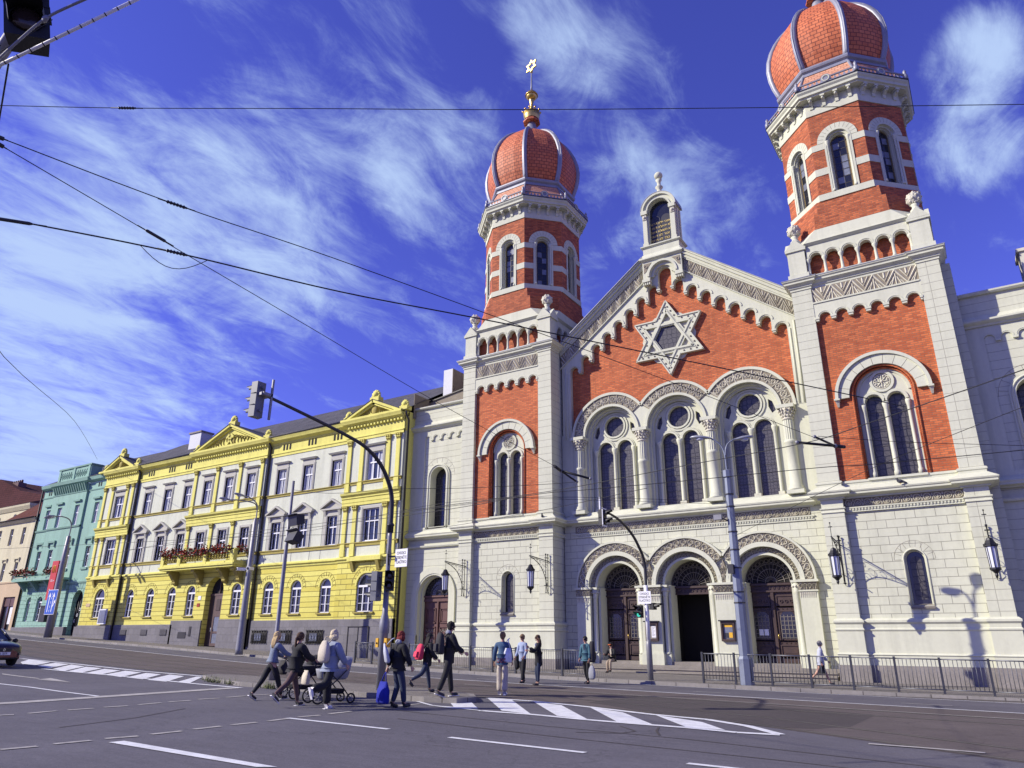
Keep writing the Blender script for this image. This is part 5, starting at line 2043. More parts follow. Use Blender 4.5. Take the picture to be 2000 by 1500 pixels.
# door
mb = MB()
y = YB + .25
mb.box(DX - 1.05, DX + 1.05, y + .06, y + .1, -.5, 6.3, 'interior_dark')
mb.box(DX - 1.05, DX - .92, y - .02, y + .06, .9, 4.9, 'brown_door')
mb.box(DX + .92, DX + 1.05, y - .02, y + .06, .9, 4.9, 'brown_door')
mb.box(DX - 1.05, DX + 1.05, y - .05, y + .06, 4.85, 5.0, 'brown_door')
mb.box(DX - .03, DX + .03, y - .02, y + .05, 5.0, 6.2, 'brown_door')
mb.box(DX - .45, DX + .55, y - .02, y + .05, 3.45, 4.85, 'brown_door')
for a, b, z0, z1 in ((-.45, -.28, 1.2, 3.45), (.38, .55, 1.2, 3.45), (-.28, .38, 1.2, 1.4), (-.28, .38, 2.1, 2.25), (-.28, .38, 3.3, 3.45)):
    mb.box(DX + a, DX + b, y - .03, y + .05, z0, z1, 'brown_door')
mb.box(DX - .28, DX + .38, y + .0, y + .02, 1.4, 3.3, 'pane_pale')
mb.box(DX - .18, DX + .28, y - .05, y - .02, 3.75, 4.6, 'door_wood')
mb.box(DX - 1.04, DX - .47, y - .01, y + .05, .9, 4.85, 'door_wood')
mb.box(DX + .57, DX + 1.04, y - .01, y + .05, .9, 4.85, 'door_wood')
d_ = mb.build('door', yel)
mb = MB()
mb.tube([(DX - .36, y - .03, 2.5), (DX - .36, y - .12, 2.5), (DX - .36, y - .12, 2.2)], .02, 'window_white', 5)
mb.build('handle', d_)
# balcony
bal = MB()
mb = bal
bx0, bx1 = -56.1, -46.9
yb0 = YB - RP - 1.15
mb.box(bx0 - .1, bx1 + .1, yb0 - .1, YB - RP, 6.93, 7.08, 'yellow')
mb.box(bx0, bx1, yb0, YB - RP, 6.78, 6.93, 'yellow')
posts = [bx0 + .2, bx0 + 2.4, bx0 + 5.85, bx1 - .3]
posts = [-55.9, -53.75, -50.25, -48.1, -47.1]
for x in (-55.9, -53.7, -50.4, -47.15):
    mb.box(x - .2, x + .2, yb0, yb0 + .34, 7.08, 8.12, 'yellow')
mb.box(bx0, bx1 + .05, yb0 + .02, yb0 + .28, 7.08, 7.25, 'yellow')
mb.box(bx0, bx1 + .05, yb0, yb0 + .32, 8.02, 8.12, 'yellow')
for xe in (bx0, bx1 - .26):
    mb.box(xe, xe + .3, yb0 + .3, YB - RP, 7.08, 7.25, 'yellow')
    mb.box(xe, xe + .3, yb0 + .3, YB - RP, 7.98, 8.1, 'yellow')
    for q in range(3):
        mb.ring(0, 0, 0, 0.001, 0, .001, 'ochre', 0, PI, 2)
x = bx0 + .2
while x < bx1 - .1:
    mb.ring(x, 7.63, .14, .2, yb0 + .1, yb0 + .18, 'ochre', 0, 2 * PI, 8, caps=False)
    mb.ring(x + .16, 7.46, .06, .1, yb0 + .1, yb0 + .18, 'ochre', 0, 2 * PI, 6, caps=False)
    mb.ring(x + .16, 7.82, .06, .1, yb0 + .1, yb0 + .18, 'ochre', 0, 2 * PI, 6, caps=False)
    x += .33
for c in (-55.2, -52.0, -48.9, -47.2):
    mb.M = Matrix.Translation((c, YB - RP, 6.78))
    mb.box(-.2, .2, -.95, 0, -.2, 0, 'ochre')
    mb.lathe([(.22, -.19), (.22, .19)], 12, (0, -.35, -.42), 'ochre', axis='x', smooth=False)
    mb.lathe([(.16, -.19), (.16, .19)], 12, (0, -.2, -.85), 'ochre', axis='x', smooth=False)
    mb.hull8([(-.17, 0, -1.1), (.17, 0, -1.1), (.17, -.12, -1.1), (-.17, -.12, -1.1)], [(-.17, 0, -.2), (.17, 0, -.2), (.17, -.8, -.2), (-.17, -.8, -.2)], 'ochre')
    mb.M = Matrix.Identity(4)
bb = bal.build('balcony', yel)


def flower_box(x0_, x1_, y, z, name, label, dens=90):
    t = thing(name, label, 'flower box', ((x0_ + x1_) / 2, y, z), group='flower boxes hung on the balconies')
    mb = MB()
    mb.box(x0_, x1_, y - .1, y + .12, z - .12, z + .04, 'brown_door')
    mb.build('trough', t)
    fl, lf = MB(), MB()
    rr = random.Random(int(x0_ * 10))
    for k in range(int(dens * (x1_ - x0_))):
        p = Vector((rr.uniform(x0_ - .1, x1_ + .1), y + rr.gauss(-.12, .12), z + rr.gauss(.06, .17)))
        s_ = rr.uniform(.04, .09)
        q = Quaternion((rr.gauss(0, 1), rr.gauss(0, 1), rr.gauss(0, 1), rr.gauss(0, 1))).normalized()
        d1, d2 = q @ Vector((s_, 0, 0)), q @ Vector((0, s_, 0))
        m_ = rr.random() < .62
        (fl if m_ else lf).quad([p - d1 - d2, p + d1 - d2 * .6, p + d1 + d2, p - d1 * .7 + d2], 'geranium' if m_ else 'geranium_leaf')
    fl.build('flowers', t)
    lf.build('leaves', t)


for a, b, lb in ((-56.0, -54.0, 'leftmost flower box of red geraniums on the yellow house balcony'), (-53.4, -51.3, 'second flower box from the left on the yellow balcony, red geraniums'),
                 (-50.9, -49.4, 'third flower box from the left on the yellow balcony, red geraniums'), (-49.2, -47.4, 'fourth flower box on the yellow balcony, red geraniums')):
    flower_box(a, b, yb0 - .05, 8.05, 'flower_box', lb)
flower_box(-47.0, -46.2, YB - RP - .6, 8.05, 'flower_box', 'short flower box at the right end of the yellow balcony')
# downpipes and fittings
for x, y in ((-45.75, YB - .12), (-63.6, YB - .12), (-31.65, YB - .1)):
    mb = MB()
    mb.tube([(x, y - .3, 16.5), (x, y - .3, 16.3), (x, y, 15.9), (x, y, 1.2)], .075, 'gutter', 7)
    mb.build('downpipe', yel)
for c in (-61.9, -58.9, -56.2):
    mb = MB()
    mb.box(c - .45, c + .45, YB - .13, YB - .1, 1.95, 2.4, 'gutter')
    for q in range(5):
        mb.box(c - .42, c + .42, YB - .15, YB - .13, 2.0 + q * .08, 2.03 + q * .08, 'plinth_grey')
    mb.build('cellar_vent', yel)
mb = MB()
mb.box(-53.9, -52.9, YB - RP - .13, YB - RP - .1, 1.75, 2.2, 'gutter')
mb.build('cellar_vent', yel)
mb = MB()
mb.box(-52.55, -52.3, YB - RP - .13, YB - RP - .1, 1.9, 2.6, 'gutter')
mb.build('cellar_vent', yel)
for c in (-44.55, -42.0, -38.9):
    mb = MB()
    mb.box(c - .8, c + .8, YB - .13, YB - .10, 1.45, 2.28, 'interior_dark')
    mb.box(c - .5, c + .25, YB - .14, YB - .12, 1.6, 2.1, 'pane_pale')
    y = YB - .17
    for q in range(7):
        x = c - .8 + q * 1.6 / 6
        mb.tube([(x, y, 1.40), (x, y, 2.36)], .014, 'iron', 4)
        if q < 6:
            mb.tube([(x, y - .01, 1.45), (x + .27, y - .01, 1.85), (x, y - .01, 2.28)], .012, 'iron', 4)
            mb.tube([(x + .27, y - .01, 1.45), (x, y - .01, 1.85), (x + .27, y - .01, 2.28)], .012, 'iron', 4)
    for z in (1.45, 2.28):
        mb.tube([(c - .84, y, z), (c + .84, y, z)], .018, 'iron', 4)
    mb.build('cellar_window', yel)
mb = MB()
mb.box(-35.6, -33.8, YB - RP - .13, YB - RP - .09, .5, 2.5, 'plinth_grey')
for a, b, z0, z1 in ((-35.62, -35.56, .5, 2.5), (-33.84, -33.78, .5, 2.5), (-35.62, -33.78, 2.46, 2.52), (-34.72, -34.68, .5, 2.46)):
    mb.box(a, b, YB - RP - .16, YB - RP - .13, z0, z1, 'gutter')
mb.build('service_door', yel)
bd = thing('notice_board', 'white framed notice board on a post before the yellow corner window', 'notice board', (-64.9, YB - .5, 1.6))
mb = MB()
mb.box(-65.6, -64.35, YB - RP - .22, YB - RP - .14, 2.85, 4.1, 'window_white')
mb.build('frame', bd)
mb = MB()
mb.box(-65.5, -64.45, YB - RP - .235, YB - RP - .22, 2.95, 4.0, 'pane_pale')
mb.build('panel', bd)
pl = tag(None or (lambda: (lambda m_: (m_.box(-68.3, -67.65, YB - RP - .04, YB - RP, 4.35, 4.62, 'peach_wall'), m_)[1])(MB()).build('name_plaque'))(), 'small brown plaque on the left end of the yellow wall', 'plaque')
m_ = MB()
m_.box(-52.1, -51.75, YB - RP - .03, YB - RP, 4.55, 4.85, 'window_white')
tag(m_.build('house_number'), 'small white number plate left of the yellow house door', 'number plate')
m_ = MB()
m_.box(-52.15, -51.8, YB - RP - .03, YB - RP, 4.05, 4.3, 'geranium')
tag(m_.build('house_number'), 'small red number plate left of the yellow house door', 'number plate')

# ------------------------------------------------ mint green house
gr = thing('town_house', 'narrow mint green three storey house with a parapet and dark arched doorway', 'house', (-75, YB, 0))
gx = [-79.5, -76.9, -73.6, -70.4]
gl, grr = -81.2, -69.07
rl, rrr = -78.7, -72.4
holes = [rect(x - .42, x + .42, 12.0, 13.97) for x in gx] + [rect(x - .42, x + .42, 7.95, 9.85) for x in gx]
ga = [-79.35, -76.95, -74.5]
holes += [arch_pts(x, 3.22, 4.95, .52, 12) for x in ga] + [[(-71.3, -.5), (-69.55, -.5)] + [(-70.42 + .875 * math.cos(PI * k / 14), 5.0 + .875 * math.sin(PI * k / 14)) for k in range(15)]]
mb = MB()
for a, b, y in ((gl, rl, YB), (rl, rrr, YB - .18), (rrr, grr, YB)):
    hs = [h for h in holes if min(p[0] for p in h) > a and max(p[0] for p in h) < b]
    mb.prism(rect(a, b, -1, 6.6), y, YB + .6, 'mint_rust', holes=[h for h in hs if h[0][1] < 6], back=False)
    mb.prism(rect(a, b, 6.6, 16), y, YB + .6, 'mint', holes=[h for h in hs if h[0][1] > 6], back=False)
mb.box(gl, grr, YB + .5, YB + 13, -1, 16, 'mint')
mb.build('wall', gr)
mb = MB()
gp = [(gl, YB), (rl, YB), (rl, YB - .18), (rrr, YB - .18), (rrr, YB), (grr, YB)]
mb.sweep(gp, [(-.1, 6.5), (.05, 6.5), (.1, 6.62), (.1, 6.7), (-.1, 6.72)], 'mint')
mb.sweep(gp, [(-.1, 15.2), (.04, 15.2), (.08, 15.3), (-.1, 15.32)], 'mint')
mb.sweep(gp, [(-.1, 16.05), (.08, 16.05), (.35, 16.2), (.40, 16.35), (.45, 16.5), (-.1, 16.6)], 'mint')
mb.sweep([gp[0], gp[1]], [(-.1, 11.8), (.08, 11.8), (.12, 11.95), (-.1, 11.97)], 'mint_dark')
mb.sweep(gp[2:4], [(-.1, 11.8), (.08, 11.8), (.12, 11.95), (-.1, 11.97)], 'mint_dark')
for x in gx:
    y = YB - (.18 if rl < x < rrr else 0)
    mb.box(x - .62, x + .62, y - .18, y, 14.28, 14.46, 'mint_dark')
    mb.box(x - .66, x + .66, y - .16, y, 10.5, 10.7, 'mint_dark')
    mb.box(x - .55, x + .55, y - .10, y, 7.7, 7.9, 'mint_dark')
    for s_ in (-.56, .56):
        mb.box(x + s_ - .08, x + s_ + .08, y - .14, y, 10.1, 10.5, 'mint_dark')
for k in range(15):
    x = rl + .25 + k * .42
    mb.hull8([(x - .09, YB - .18, 15.35), (x + .09, YB - .18, 15.35), (x + .09, YB - .25, 15.35), (x - .09, YB - .25, 15.35)],
             [(x - .09, YB - .18, 16.0), (x + .09, YB - .18, 16.0), (x + .09, YB - .55, 16.0), (x - .09, YB - .55, 16.0)], 'mint_dark')
for x in (-80.1, -79.7, -70.7, -70.3):
    mb.box(x - .1, x + .1, YB - .02, YB, 15.5, 15.9, 'interior_dark')
for c in (-79.35, -76.95, -70.42):
    r0 = .52 if c < -72 else .88
    for k in range(9):
        a = PI * (k + .5) / 9
        mb.tube([(c + (r0 + .1) * math.cos(a), YB - .18 * (c > -78 and c < -72), 4.97 + (r0 + .1) * math.sin(a)), (c + (r0 + .8) * math.cos(a), YB - .18 * (c > -78 and c < -72), 4.97 + (r0 + .8) * math.sin(a))], .02, 'mint_dark', 3)
mb.build('cornice', gr)
mb = MB()
mb.box(-78.5, -72.5, YB - .15, YB + .9, 16.6, 17.85, 'mint')
mb.box(-78.6, -72.4, YB - .25, YB + 1.0, 17.85, 18.0, 'mint_dark')
for x in (-78.35, -75.6, -72.8):
    mb.box(x - .18, x + .18, YB - .22, YB, 16.6, 17.85, 'mint')
for k in range(12):
    x = -78.0 + k * .42
    if abs(x + 75.6) < .25:
        continue
    mb.ring(x, 17.2, .12, .18, YB - .19, YB - .15, 'mint_dark', 0, 2 * PI, 8, caps=False)
    mb.tube([(x - .15, YB - .17, 16.85), (x + .15, YB - .17, 17.55)], .03, 'mint_dark', 4)
mb.build('parapet', gr)
mb = MB()
mb.sweep([(gl, YB), (-71.3, YB)], [(-.1, -1), (.3, -1), (.3, 2.68), (-.1, 2.68)], 'plinth_grey')
mb.sweep([(-69.5, YB), (grr, YB)], [(-.1, -1), (.3, -1), (.3, 2.68), (-.1, 2.68)], 'plinth_grey')
mb.build('plinth', gr)
mb = MB()
mb.quad([(gl, YB - .3, 16.6), (grr, YB - .3, 16.6), (grr, YB + 6.5, 20.5), (gl, YB + 6.5, 20.5)], 'roof_slate')
mb.quad([(gl, YB + 13, 16.6), (gl, YB + 6.5, 20.5), (grr, YB + 6.5, 20.5), (grr, YB + 13, 16.6)], 'roof_slate')
mb.build('roof', gr)


def plain_window(w, h, cols=2):
    mb = MB()
    sash(mb, w, h, cols, .62, y=.16)
    return mb


add_window('window', plain_window(.82, 1.95), (.82, 1.95, 0, .2, 1), gr, [(x, YB - (.18 if rl < x < rrr else 0), 12.01) for x in gx])
add_window('window', plain_window(.82, 1.88), (.82, 1.88, 0, .2, 0), gr, [(x, YB - (.18 if rl < x < rrr else 0), 7.96) for x in gx])


def arch_window_plain(w, hs):
    mb = MB()
    r = w / 2
    mb.prism(arch_pts(0, 0, hs, r, 12), .2, .27, 'window_white', holes=[arch_pts(0, .06, hs, r - .07, 12)], back=False)
    mb.box(-r + .05, r - .05, .18, .27, hs - .06, hs + .06, 'window_white')
    mb.box(-.03, .03, .19, .26, .05, hs - .06, 'window_white')
    for q in (1, 2):
        mb.box(-r + .06, r - .06, .21, .25, q * hs / 3 - .015, q * hs / 3 + .015, 'window_white')
    return mb


add_window('window', arch_window_plain(1.02, 1.72), (1.0, 2.15, 0, .26, 0, True), gr, [(x, YB - (.18 if rl < x < rrr else 0), 3.23) for x in ga])
mb = MB()
mb.box(-71.3, -69.5, YB + .45, YB + .48, .5, 5.9, 'interior_dark')
for k in range(6):
    mb.tube([(-71.2 + k * .32, YB + .4, 2.2), (-71.2 + k * .32, YB + .4, 5.0)], .03, 'iron', 4)
    mb.ring(-71.0 + k * .28, 3.2 + (k % 3) * .5, .1, .14, YB + .38, YB + .4, 'window_white', 0, 2 * PI, 8, caps=False)
mb.build('door', gr)
mb = MB()
mb.box(-81.1, -72.3, YB - 1.25, YB - .18, 6.85, 7.05, 'mint')
mb.box(-81.0, -72.4, YB - 1.2, YB - 1.1, 7.05, 7.2, 'mint')
mb.box(-81.0, -72.4, YB - 1.2, YB - 1.1, 7.5, 7.6, 'mint')
for k in range(38):
    mb.ring(-80.8 + k * .225, 7.36, .06, .1, YB - 1.18, YB - 1.13, 'mint', 0, 2 * PI, 6, caps=False)
for x in (-80.2, -77.8, -75.2, -72.8):
    mb.hull8([(x - .15, YB - .18, 6.0), (x + .15, YB - .18, 6.0), (x + .15, YB - .3, 6.0), (x - .15, YB - .3, 6.0)],
             [(x - .15, YB - .18, 6.85), (x + .15, YB - .18, 6.85), (x + .15, YB - 1.1, 6.85), (x - .15, YB - 1.1, 6.85)], 'mint_dark')
mb.build('balcony', gr)
flower_box(-80.9, -76.6, YB - 1.25, 7.62, 'flower_box', 'long flower box of red geraniums on the mint green balcony', 60)
flower_box(-74.6, -72.6, YB - 1.25, 7.62, 'flower_box', 'short flower box right of the lamp on the mint green balcony', 60)
mb = MB()
mb.tube([(gl - .15, YB - .12, 16.2), (gl - .15, YB - .12, 2.3)], .08, 'gutter', 6)
mb.build('downpipe', gr)
cab = MB()
cab.box(-74.9, -73.9, YB - .9, YB - .35, 3.1, 4.45, 'gutter')
cab.box(-74.95, -73.85, YB - .95, YB - .3, 4.45, 4.55, 'gutter')
tag(cab.build('cabinet'), 'dark grey cabinet mounted before the mint green ground floor', 'cabinet')

# ------------------------------------------------ cream house at the far left and the maroon roofed building behind
crh = thing('town_house', 'pale cream house with a sloping red brown roof at the left edge', 'house', (-88, YB, 0))
cl, crr = -110.0, -81.45
cx1 = [-83.8, -86.45, -89.1, -91.8, -94.5]
holes = [rect(x - .36, x + .36, 10.85, 12.6) for x in cx1] + [rect(x - .36, x + .36, 7.2, 9.05) for x in cx1] + [rect(-84.8, -82.4, 2.4, 5.6), rect(-90.5, -87.5, 2.6, 5.4)]
mb = MB()
mb.prism(rect(cl, crr, -1, 6.95), YB, YB + .5, 'peach_wall', holes=holes[-2:], back=False)
mb.prism(rect(cl, crr, 6.95, 13.4), YB, YB + .5, 'cream_wall', holes=holes[:-2], back=False)
mb.box(cl, crr, YB + .48, YB + 11, -1, 13.4, 'cream_wall')
mb.sweep([(cl, YB), (crr, YB)], [(-.1, 6.95), (.06, 6.95), (.08, 7.1), (-.1, 7.12)], 'peach_wall')
mb.sweep([(cl, YB), (crr, YB)], [(-.1, 13.1), (.06, 13.1), (.3, 13.3), (.35, 13.42), (-.1, 13.45)], 'cream_wall')
for x in cx1:
    mb.box(x - .55, x + .55, YB - .14, YB, 9.35, 9.5, 'cream_wall')
    for s_ in (-.45, .45):
        mb.box(x + s_ - .06, x + s_ + .06, YB - .1, YB, 9.1, 9.35, 'cream_wall')
mb.build('wall', crh)
mb = MB()
mb.quad([(cl, YB - .4, 13.4), (crr, YB - .4, 13.4), (crr, YB + 4, 17.4), (-88, YB + 4, 16.9), (-104, YB + 4, 14.0), (cl, YB + 4, 13.5)], 'red_roof')
mb.quad([(cl, YB + 11, 13.4), (cl, YB + 4, 13.5), (-104, YB + 4, 14.0), (-88, YB + 4, 16.9), (crr, YB + 4, 17.4), (crr, YB + 11, 13.4)], 'red_roof')
mb.tube([(cl, YB - .42, 13.45), (crr, YB - .42, 13.45)], .07, 'gutter', 6)
mb.build('roof', crh)
add_window('window', plain_window(.70, 1.74, 1), (.70, 1.74, 0, .2, 0), crh, [(x, YB, 10.86) for x in cx1])
add_window('window', plain_window(.70, 1.84, 1), (.70, 1.84, 0, .2, 0), crh, [(x, YB, 7.21) for x in cx1])
for a, b in ((-84.8, -82.4), (-90.5, -87.5)):
    mb = MB()
    mb.box(a, b, YB + .25, YB + .27, 2.4, 5.6, 'pane')
    mb.box(a, b, YB + .15, YB + .25, 4.7, 5.6, 'door_wood_red')
    for x in (a, (a + b) / 2 - .05, b - .1):
        mb.box(x, x + .1, YB + .12, YB + .25, 2.4, 5.6, 'door_wood_red')
    if a > -86:
        mb.box(-83.4, -82.6, YB + .2, YB + .24, 3.0, 4.6, 'window_white')
    mb.build('shop_front', crh)

far = thing('corner_building', 'tall pale building with a dark maroon roof behind the cream house', 'house', (-105, 52, 0))
mb = MB()
mb.box(-150, -112, 48, 75, -1, 19.6, 'cream_wall')
mb.sweep([(-150, 48), (-112, 48), (-112, 75)], [(-.1, 18.9), (.1, 18.9), (.4, 19.4), (.45, 19.7), (-.1, 19.8)], 'cream_wall')
for k in range(4):
    mb.lathe([(.45, -.05), (.45, .02)], 12, (-116 - k * 5, 47.95, 18.0), 'gutter', axis='y')
mb.build('wall', far)
mb = MB()
i = mb.add([(-150.5, 47.5, 19.7), (-111.5, 47.5, 19.7), (-111.5, 75.5, 19.7), (-150.5, 75.5, 19.7), (-148, 52, 26.0), (-134, 52, 26.3), (-126, 52, 23.6), (-114, 52, 21.4), (-114, 70, 21.4), (-134, 70, 26.3), (-148, 70, 26.3)])
for q in ((0, 1, 7, 6), (0, 6, 5), (0, 5, 4), (1, 2, 8, 7), (7, 8, 9, 6), (6, 9, 5), (5, 9, 10, 4), (3, 0, 4, 10), (2, 3, 10, 9), (2, 9, 8)):
    mb.face([i + k for k in q], 'maroon_roof')
mb.build('roof', far)
mb = MB()
mb.box(-133, -129.8, 53, 54.2, 22, 25.6, 'door_wood_red')
for k in range(5):
    mb.lathe([(.2, 25.6), (.15, 26.1)], 6, (-132.7 + k * .65, 53.6, 0), 'door_wood_red')
mb.build('chimney', far)
# ================================================================ ground
def asphalt(name, c1, c2, rough=.9, crack=.5, sc=1.0):
    m = bpy.data.materials.new(name)
    m.use_nodes = True
    t = m.node_tree
    b = t.nodes['Principled BSDF']
    b.inputs['Roughness'].default_value = rough
    b.inputs['Specular IOR Level'].default_value = .25
    L = t.links.new

    def N(ty, **k):
        n = t.nodes.new(ty)
        for a_, c_ in k.items():
            setattr(n, a_, c_)
        return n
    tc = N('ShaderNodeTexCoord')

    def nz(scale, det, sx=1.0, sy=1.0):
        mp = N('ShaderNodeMapping')
        mp.inputs['Scale'].default_value = (sx, sy, 1)
        L(tc.outputs['Object'], mp.inputs[0])
        n = N('ShaderNodeTexNoise')
        n.inputs['Scale'].default_value = scale
        n.inputs['Detail'].default_value = det
        n.inputs['Roughness'].default_value = .7
        L(mp.outputs[0], n.inputs['Vector'])
        return n.outputs[0]

    def mrange(s_, a, b_, c, d):
        r_ = N('ShaderNodeMapRange')
        for k, v in zip(('From Min', 'From Max', 'To Min', 'To Max'), (a, b_, c, d)):
            r_.inputs[k].default_value = v
        L(s_, r_.inputs['Value'])
        return r_.outputs[0]

    def mul(a, b_):
        q = N('ShaderNodeMath', operation='MULTIPLY')
        L(a, q.inputs[0])
        L(b_, q.inputs[1])
        return q.outputs[0]
    f = mul(mrange(nz(.35 * sc, 5), .3, .7, .86, 1.10), mrange(nz(6 * sc, 3, .15, 1.0), .3, .7, .90, 1.07))
    fine = mrange(nz(55, 3), .25, .75, .66, 1.36)
    f = mul(f, fine)
    grit = mrange(nz(18, 2), .3, .7, .88, 1.12)
    f = mul(f, grit)
    vo = N('ShaderNodeTexVoronoi', feature='DISTANCE_TO_EDGE')
    vo.inputs['Scale'].default_value = .16
    wob = N('ShaderNodeTexNoise')
    wob.inputs['Scale'].default_value = 1.3
    wob.inputs['Detail'].default_value = 5
    L(tc.outputs['Object'], wob.inputs['Vector'])
    vs = N('ShaderNodeVectorMath', operation='SCALE')
    vs.inputs['Scale'].default_value = 1.8
    L(wob.outputs['Color'], vs.inputs[0])
    va = N('ShaderNodeVectorMath', operation='ADD')
    L(tc.outputs['Object'], va.inputs[0])
    L(vs.outputs[0], va.inputs[1])
    L(va.outputs[0], vo.inputs['Vector'])
    f = mul(f, mrange(vo.outputs[0], .0, .006, 1 - crack * .5, 1.0))
    mx = N('ShaderNodeMix', data_type='RGBA')
    mx.inputs[6].default_value = (*c1, 1)
    mx.inputs[7].default_value = (*c2, 1)
    L(mrange(nz(.12, 4), .35, .65, 0, 1), mx.inputs[0])
    v = N('ShaderNodeVectorMath', operation='SCALE')
    L(mx.outputs[2], v.inputs[0])
    L(f, v.inputs['Scale'])
    L(v.outputs[0], b.inputs['Base Color'])
    bp = N('ShaderNodeBump')
    bp.inputs['Strength'].default_value = .5
    bp.inputs['Distance'].default_value = .006
    L(nz(70, 3), bp.inputs['Height'])
    L(bp.outputs[0], b.inputs['Normal'])
    MATS[name] = m


asphalt('asphalt', (.108, .103, .118), (.125, .119, .133))
asphalt('asphalt_tram', (.105, .088, .082), (.122, .102, .094), crack=.7)
asphalt('asphalt_patch', (.072, .062, .060), (.08, .07, .066), crack=0)
asphalt('earth_far', (.10, .10, .09), (.12, .115, .10), crack=0)
mat('paving', (.24, .22, .19), .9, var=.15, bump=.3, bscale=40, pattern=('brick', .10, .10, .012, (.26, .235, .20), (.20, .18, .155), (.11, .10, .09), .5))
mat('kerb', (.25, .235, .21), .85, var=.2, bump=.3, bscale=40, pattern=('brick', 1.0, 5.0, .02, (.27, .25, .225), (.22, .205, .185), (.10, .09, .08), 0))
mat('road_paint', (.72, .73, .72), .8, var=.22, vscale=3.5, bump=.4, bscale=60)
mat('road_paint_old', (.42, .40, .36), .85, var=.35, vscale=4)
mat('rail_steel', (.16, .15, .14), .5, metal=.5, var=.2)
M_top = [(-12.71,18.36),(-11.21,18.37),(-9.25,17.86),(-7.23,17.13),(-5.84,16.9),(-4.75,16.21),(-3.85,15.18)]
M_bot = [(-10.69,15.15),(-9.35,15.22),(-7.8,15.05),(-6.49,15.04),(-5.64,15.08),(-4.59,14.95),(-3.84,15.11)]
M_fill = [[(-12.5,15.44),(-11.76,15.52),(-10.93,15.41),(-11.51,15.16)],[(-12.7,16.58),(-12.76,17.53),(-11.03,15.54),(-11.76,15.52)],[(-12.71,18.36),(-11.81,18.26),(-9.39,15.3),(-10.31,15.5)],[(-11.09,18.22),(-9.99,17.8),(-7.84,15.12),(-8.73,15.35)],[(-9.16,17.79),(-7.95,17.13),(-6.34,15.11),(-7.19,15.17)],[(-7.1,17.06),(-5.73,16.3),(-4.89,15.19),(-5.66,15.15)],[(-37.66,17.19),(-39.62,18.46),(-38.34,18.32),(-36.09,16.59)],[(-36.32,16.77),(-38.34,18.32),(-37.11,18.22),(-35.27,16.69)],[(-34.91,16.62),(-36.78,18.28),(-35.48,18.23),(-33.35,16.37)],[(-32.78,16.25),(-35.27,18.23),(-33.84,18.08),(-31.44,16.01)],[(-31.36,16.17),(-33.58,18.0),(-32.43,18.07),(-30.16,15.98)],[(-30.07,16.16),(-32.02,17.95),(-30.85,17.97),(-28.88,16.04)],[(-28.79,16.18),(-30.64,18.06),(-29.39,18.0),(-27.24,15.92)],[(-26.95,15.98),(-29.01,17.98),(-27.91,17.92),(-25.81,15.9)],[(-25.45,15.86),(-27.62,18.1),(-26.52,18.0),(-24.33,15.85)],[(-24.03,16.07),(-26.1,18.24),(-25.87,18.34),(-23.28,16.03)],[(-12.01,7.01),(-11.99,7.25),(-8.23,7.13),(-8.44,6.96)]]
M_ltop = [(-40.31,18.42),(-35.34,18.59),(-30.03,18.44),(-26.17,18.56)]
M_lbot = [(-32.92,15.93),(-28.79,16.18),(-24.52,16.11),(-22.85,16.01),(-20.52,15.98)]
M_line_a = [(-26.2,11.52),(-24.42,11.59),(-22.43,11.47),(-20.42,11.42)]
M_line_b = [(-19.88,8.83),(-20.04,10.0),(-20.28,11.34),(-20.43,13.17),(-20.7,15.84)]
M_arrow = [[(-31.03,13.62),(-28.14,13.52),(-27.64,13.37),(-30.54,13.43)],[(-27.47,13.17),(-27.94,13.83),(-25.73,13.41)]]
M_dash = [[(-17.31,7.74),(-17.22,7.96)],[(-17.28,8.26),(-17.41,8.88)],[(-17.41,9.12),(-17.41,9.68)],[(-17.48,9.95),(-17.46,10.5)],[(-17.53,10.8),(-17.65,11.45)],[(-17.71,11.7),(-17.73,12.32)],[(-17.86,12.63),(-17.82,13.24)],[(-17.9,13.52),(-17.98,14.19)],[(-18.05,14.51),(-17.98,14.99)],[(-12.45,5.67),(-12.4,6.15)],[(-12.46,6.42),(-12.43,6.96)],[(-12.47,7.21),(-12.37,7.71)],[(-12.42,7.97),(-12.44,8.55)],[(-12.51,8.84),(-12.54,9.43)],[(-12.57,9.68),(-12.57,10.26)],[(-12.59,10.54),(-12.66,11.11)],[(-12.74,11.45),(-12.67,11.99)],[(-12.73,12.31),(-12.79,13.03)],[(-12.93,14.84),(-12.93,15.63)]]
M_line_d = [(-12.74,11.17),(-9.89,11.09)]
M_line_e = [(-8.33,10.9),(-5.67,10.82)]
M_line_f = [(-4.07,10.79),(-3.53,10.9)]
M_line_g = [(-2.3,14.84),(-1.28,14.9),(-0.6,14.88)]
M_patch = [(-2.98,20.81),(-3.03,17.56),(-3.55,16.65),(-4.39,16.39),(-6.26,17.1),(-8.21,18.11),(-9.9,19.18),(-9.77,22.35),(-7.3,22.14)]
KERB = [(70, 28.2), (0, 28.4), (-9, 28.3), (-14, 28.5), (-19, 29.0), (-30, 30.2), (-42, 31.4), (-54, 32.6), (-68, 33.0), (-82, 33.2), (-120, 33.2), (-300, 33.2)]
LINE1 = [(60, 23.8), (0, 24.06), (-8, 24.4), (-17, 25.0), (-34, 26.6), (-60, 29.5), (-90, 30.6), (-130, 31)]
RAIL1 = [(30, 2.0), (10, 9.0), (4, 12.2), (-.1, 14.25), (-2.92, 15.74), (-5, 16.8), (-7, 17.48), (-10.2, 18.3), (-13.3, 18.6), (-20, 19.0), (-27, 19.2), (-40, 19.4), (-60, 22.5), (-90, 24), (-130, 24.5)]


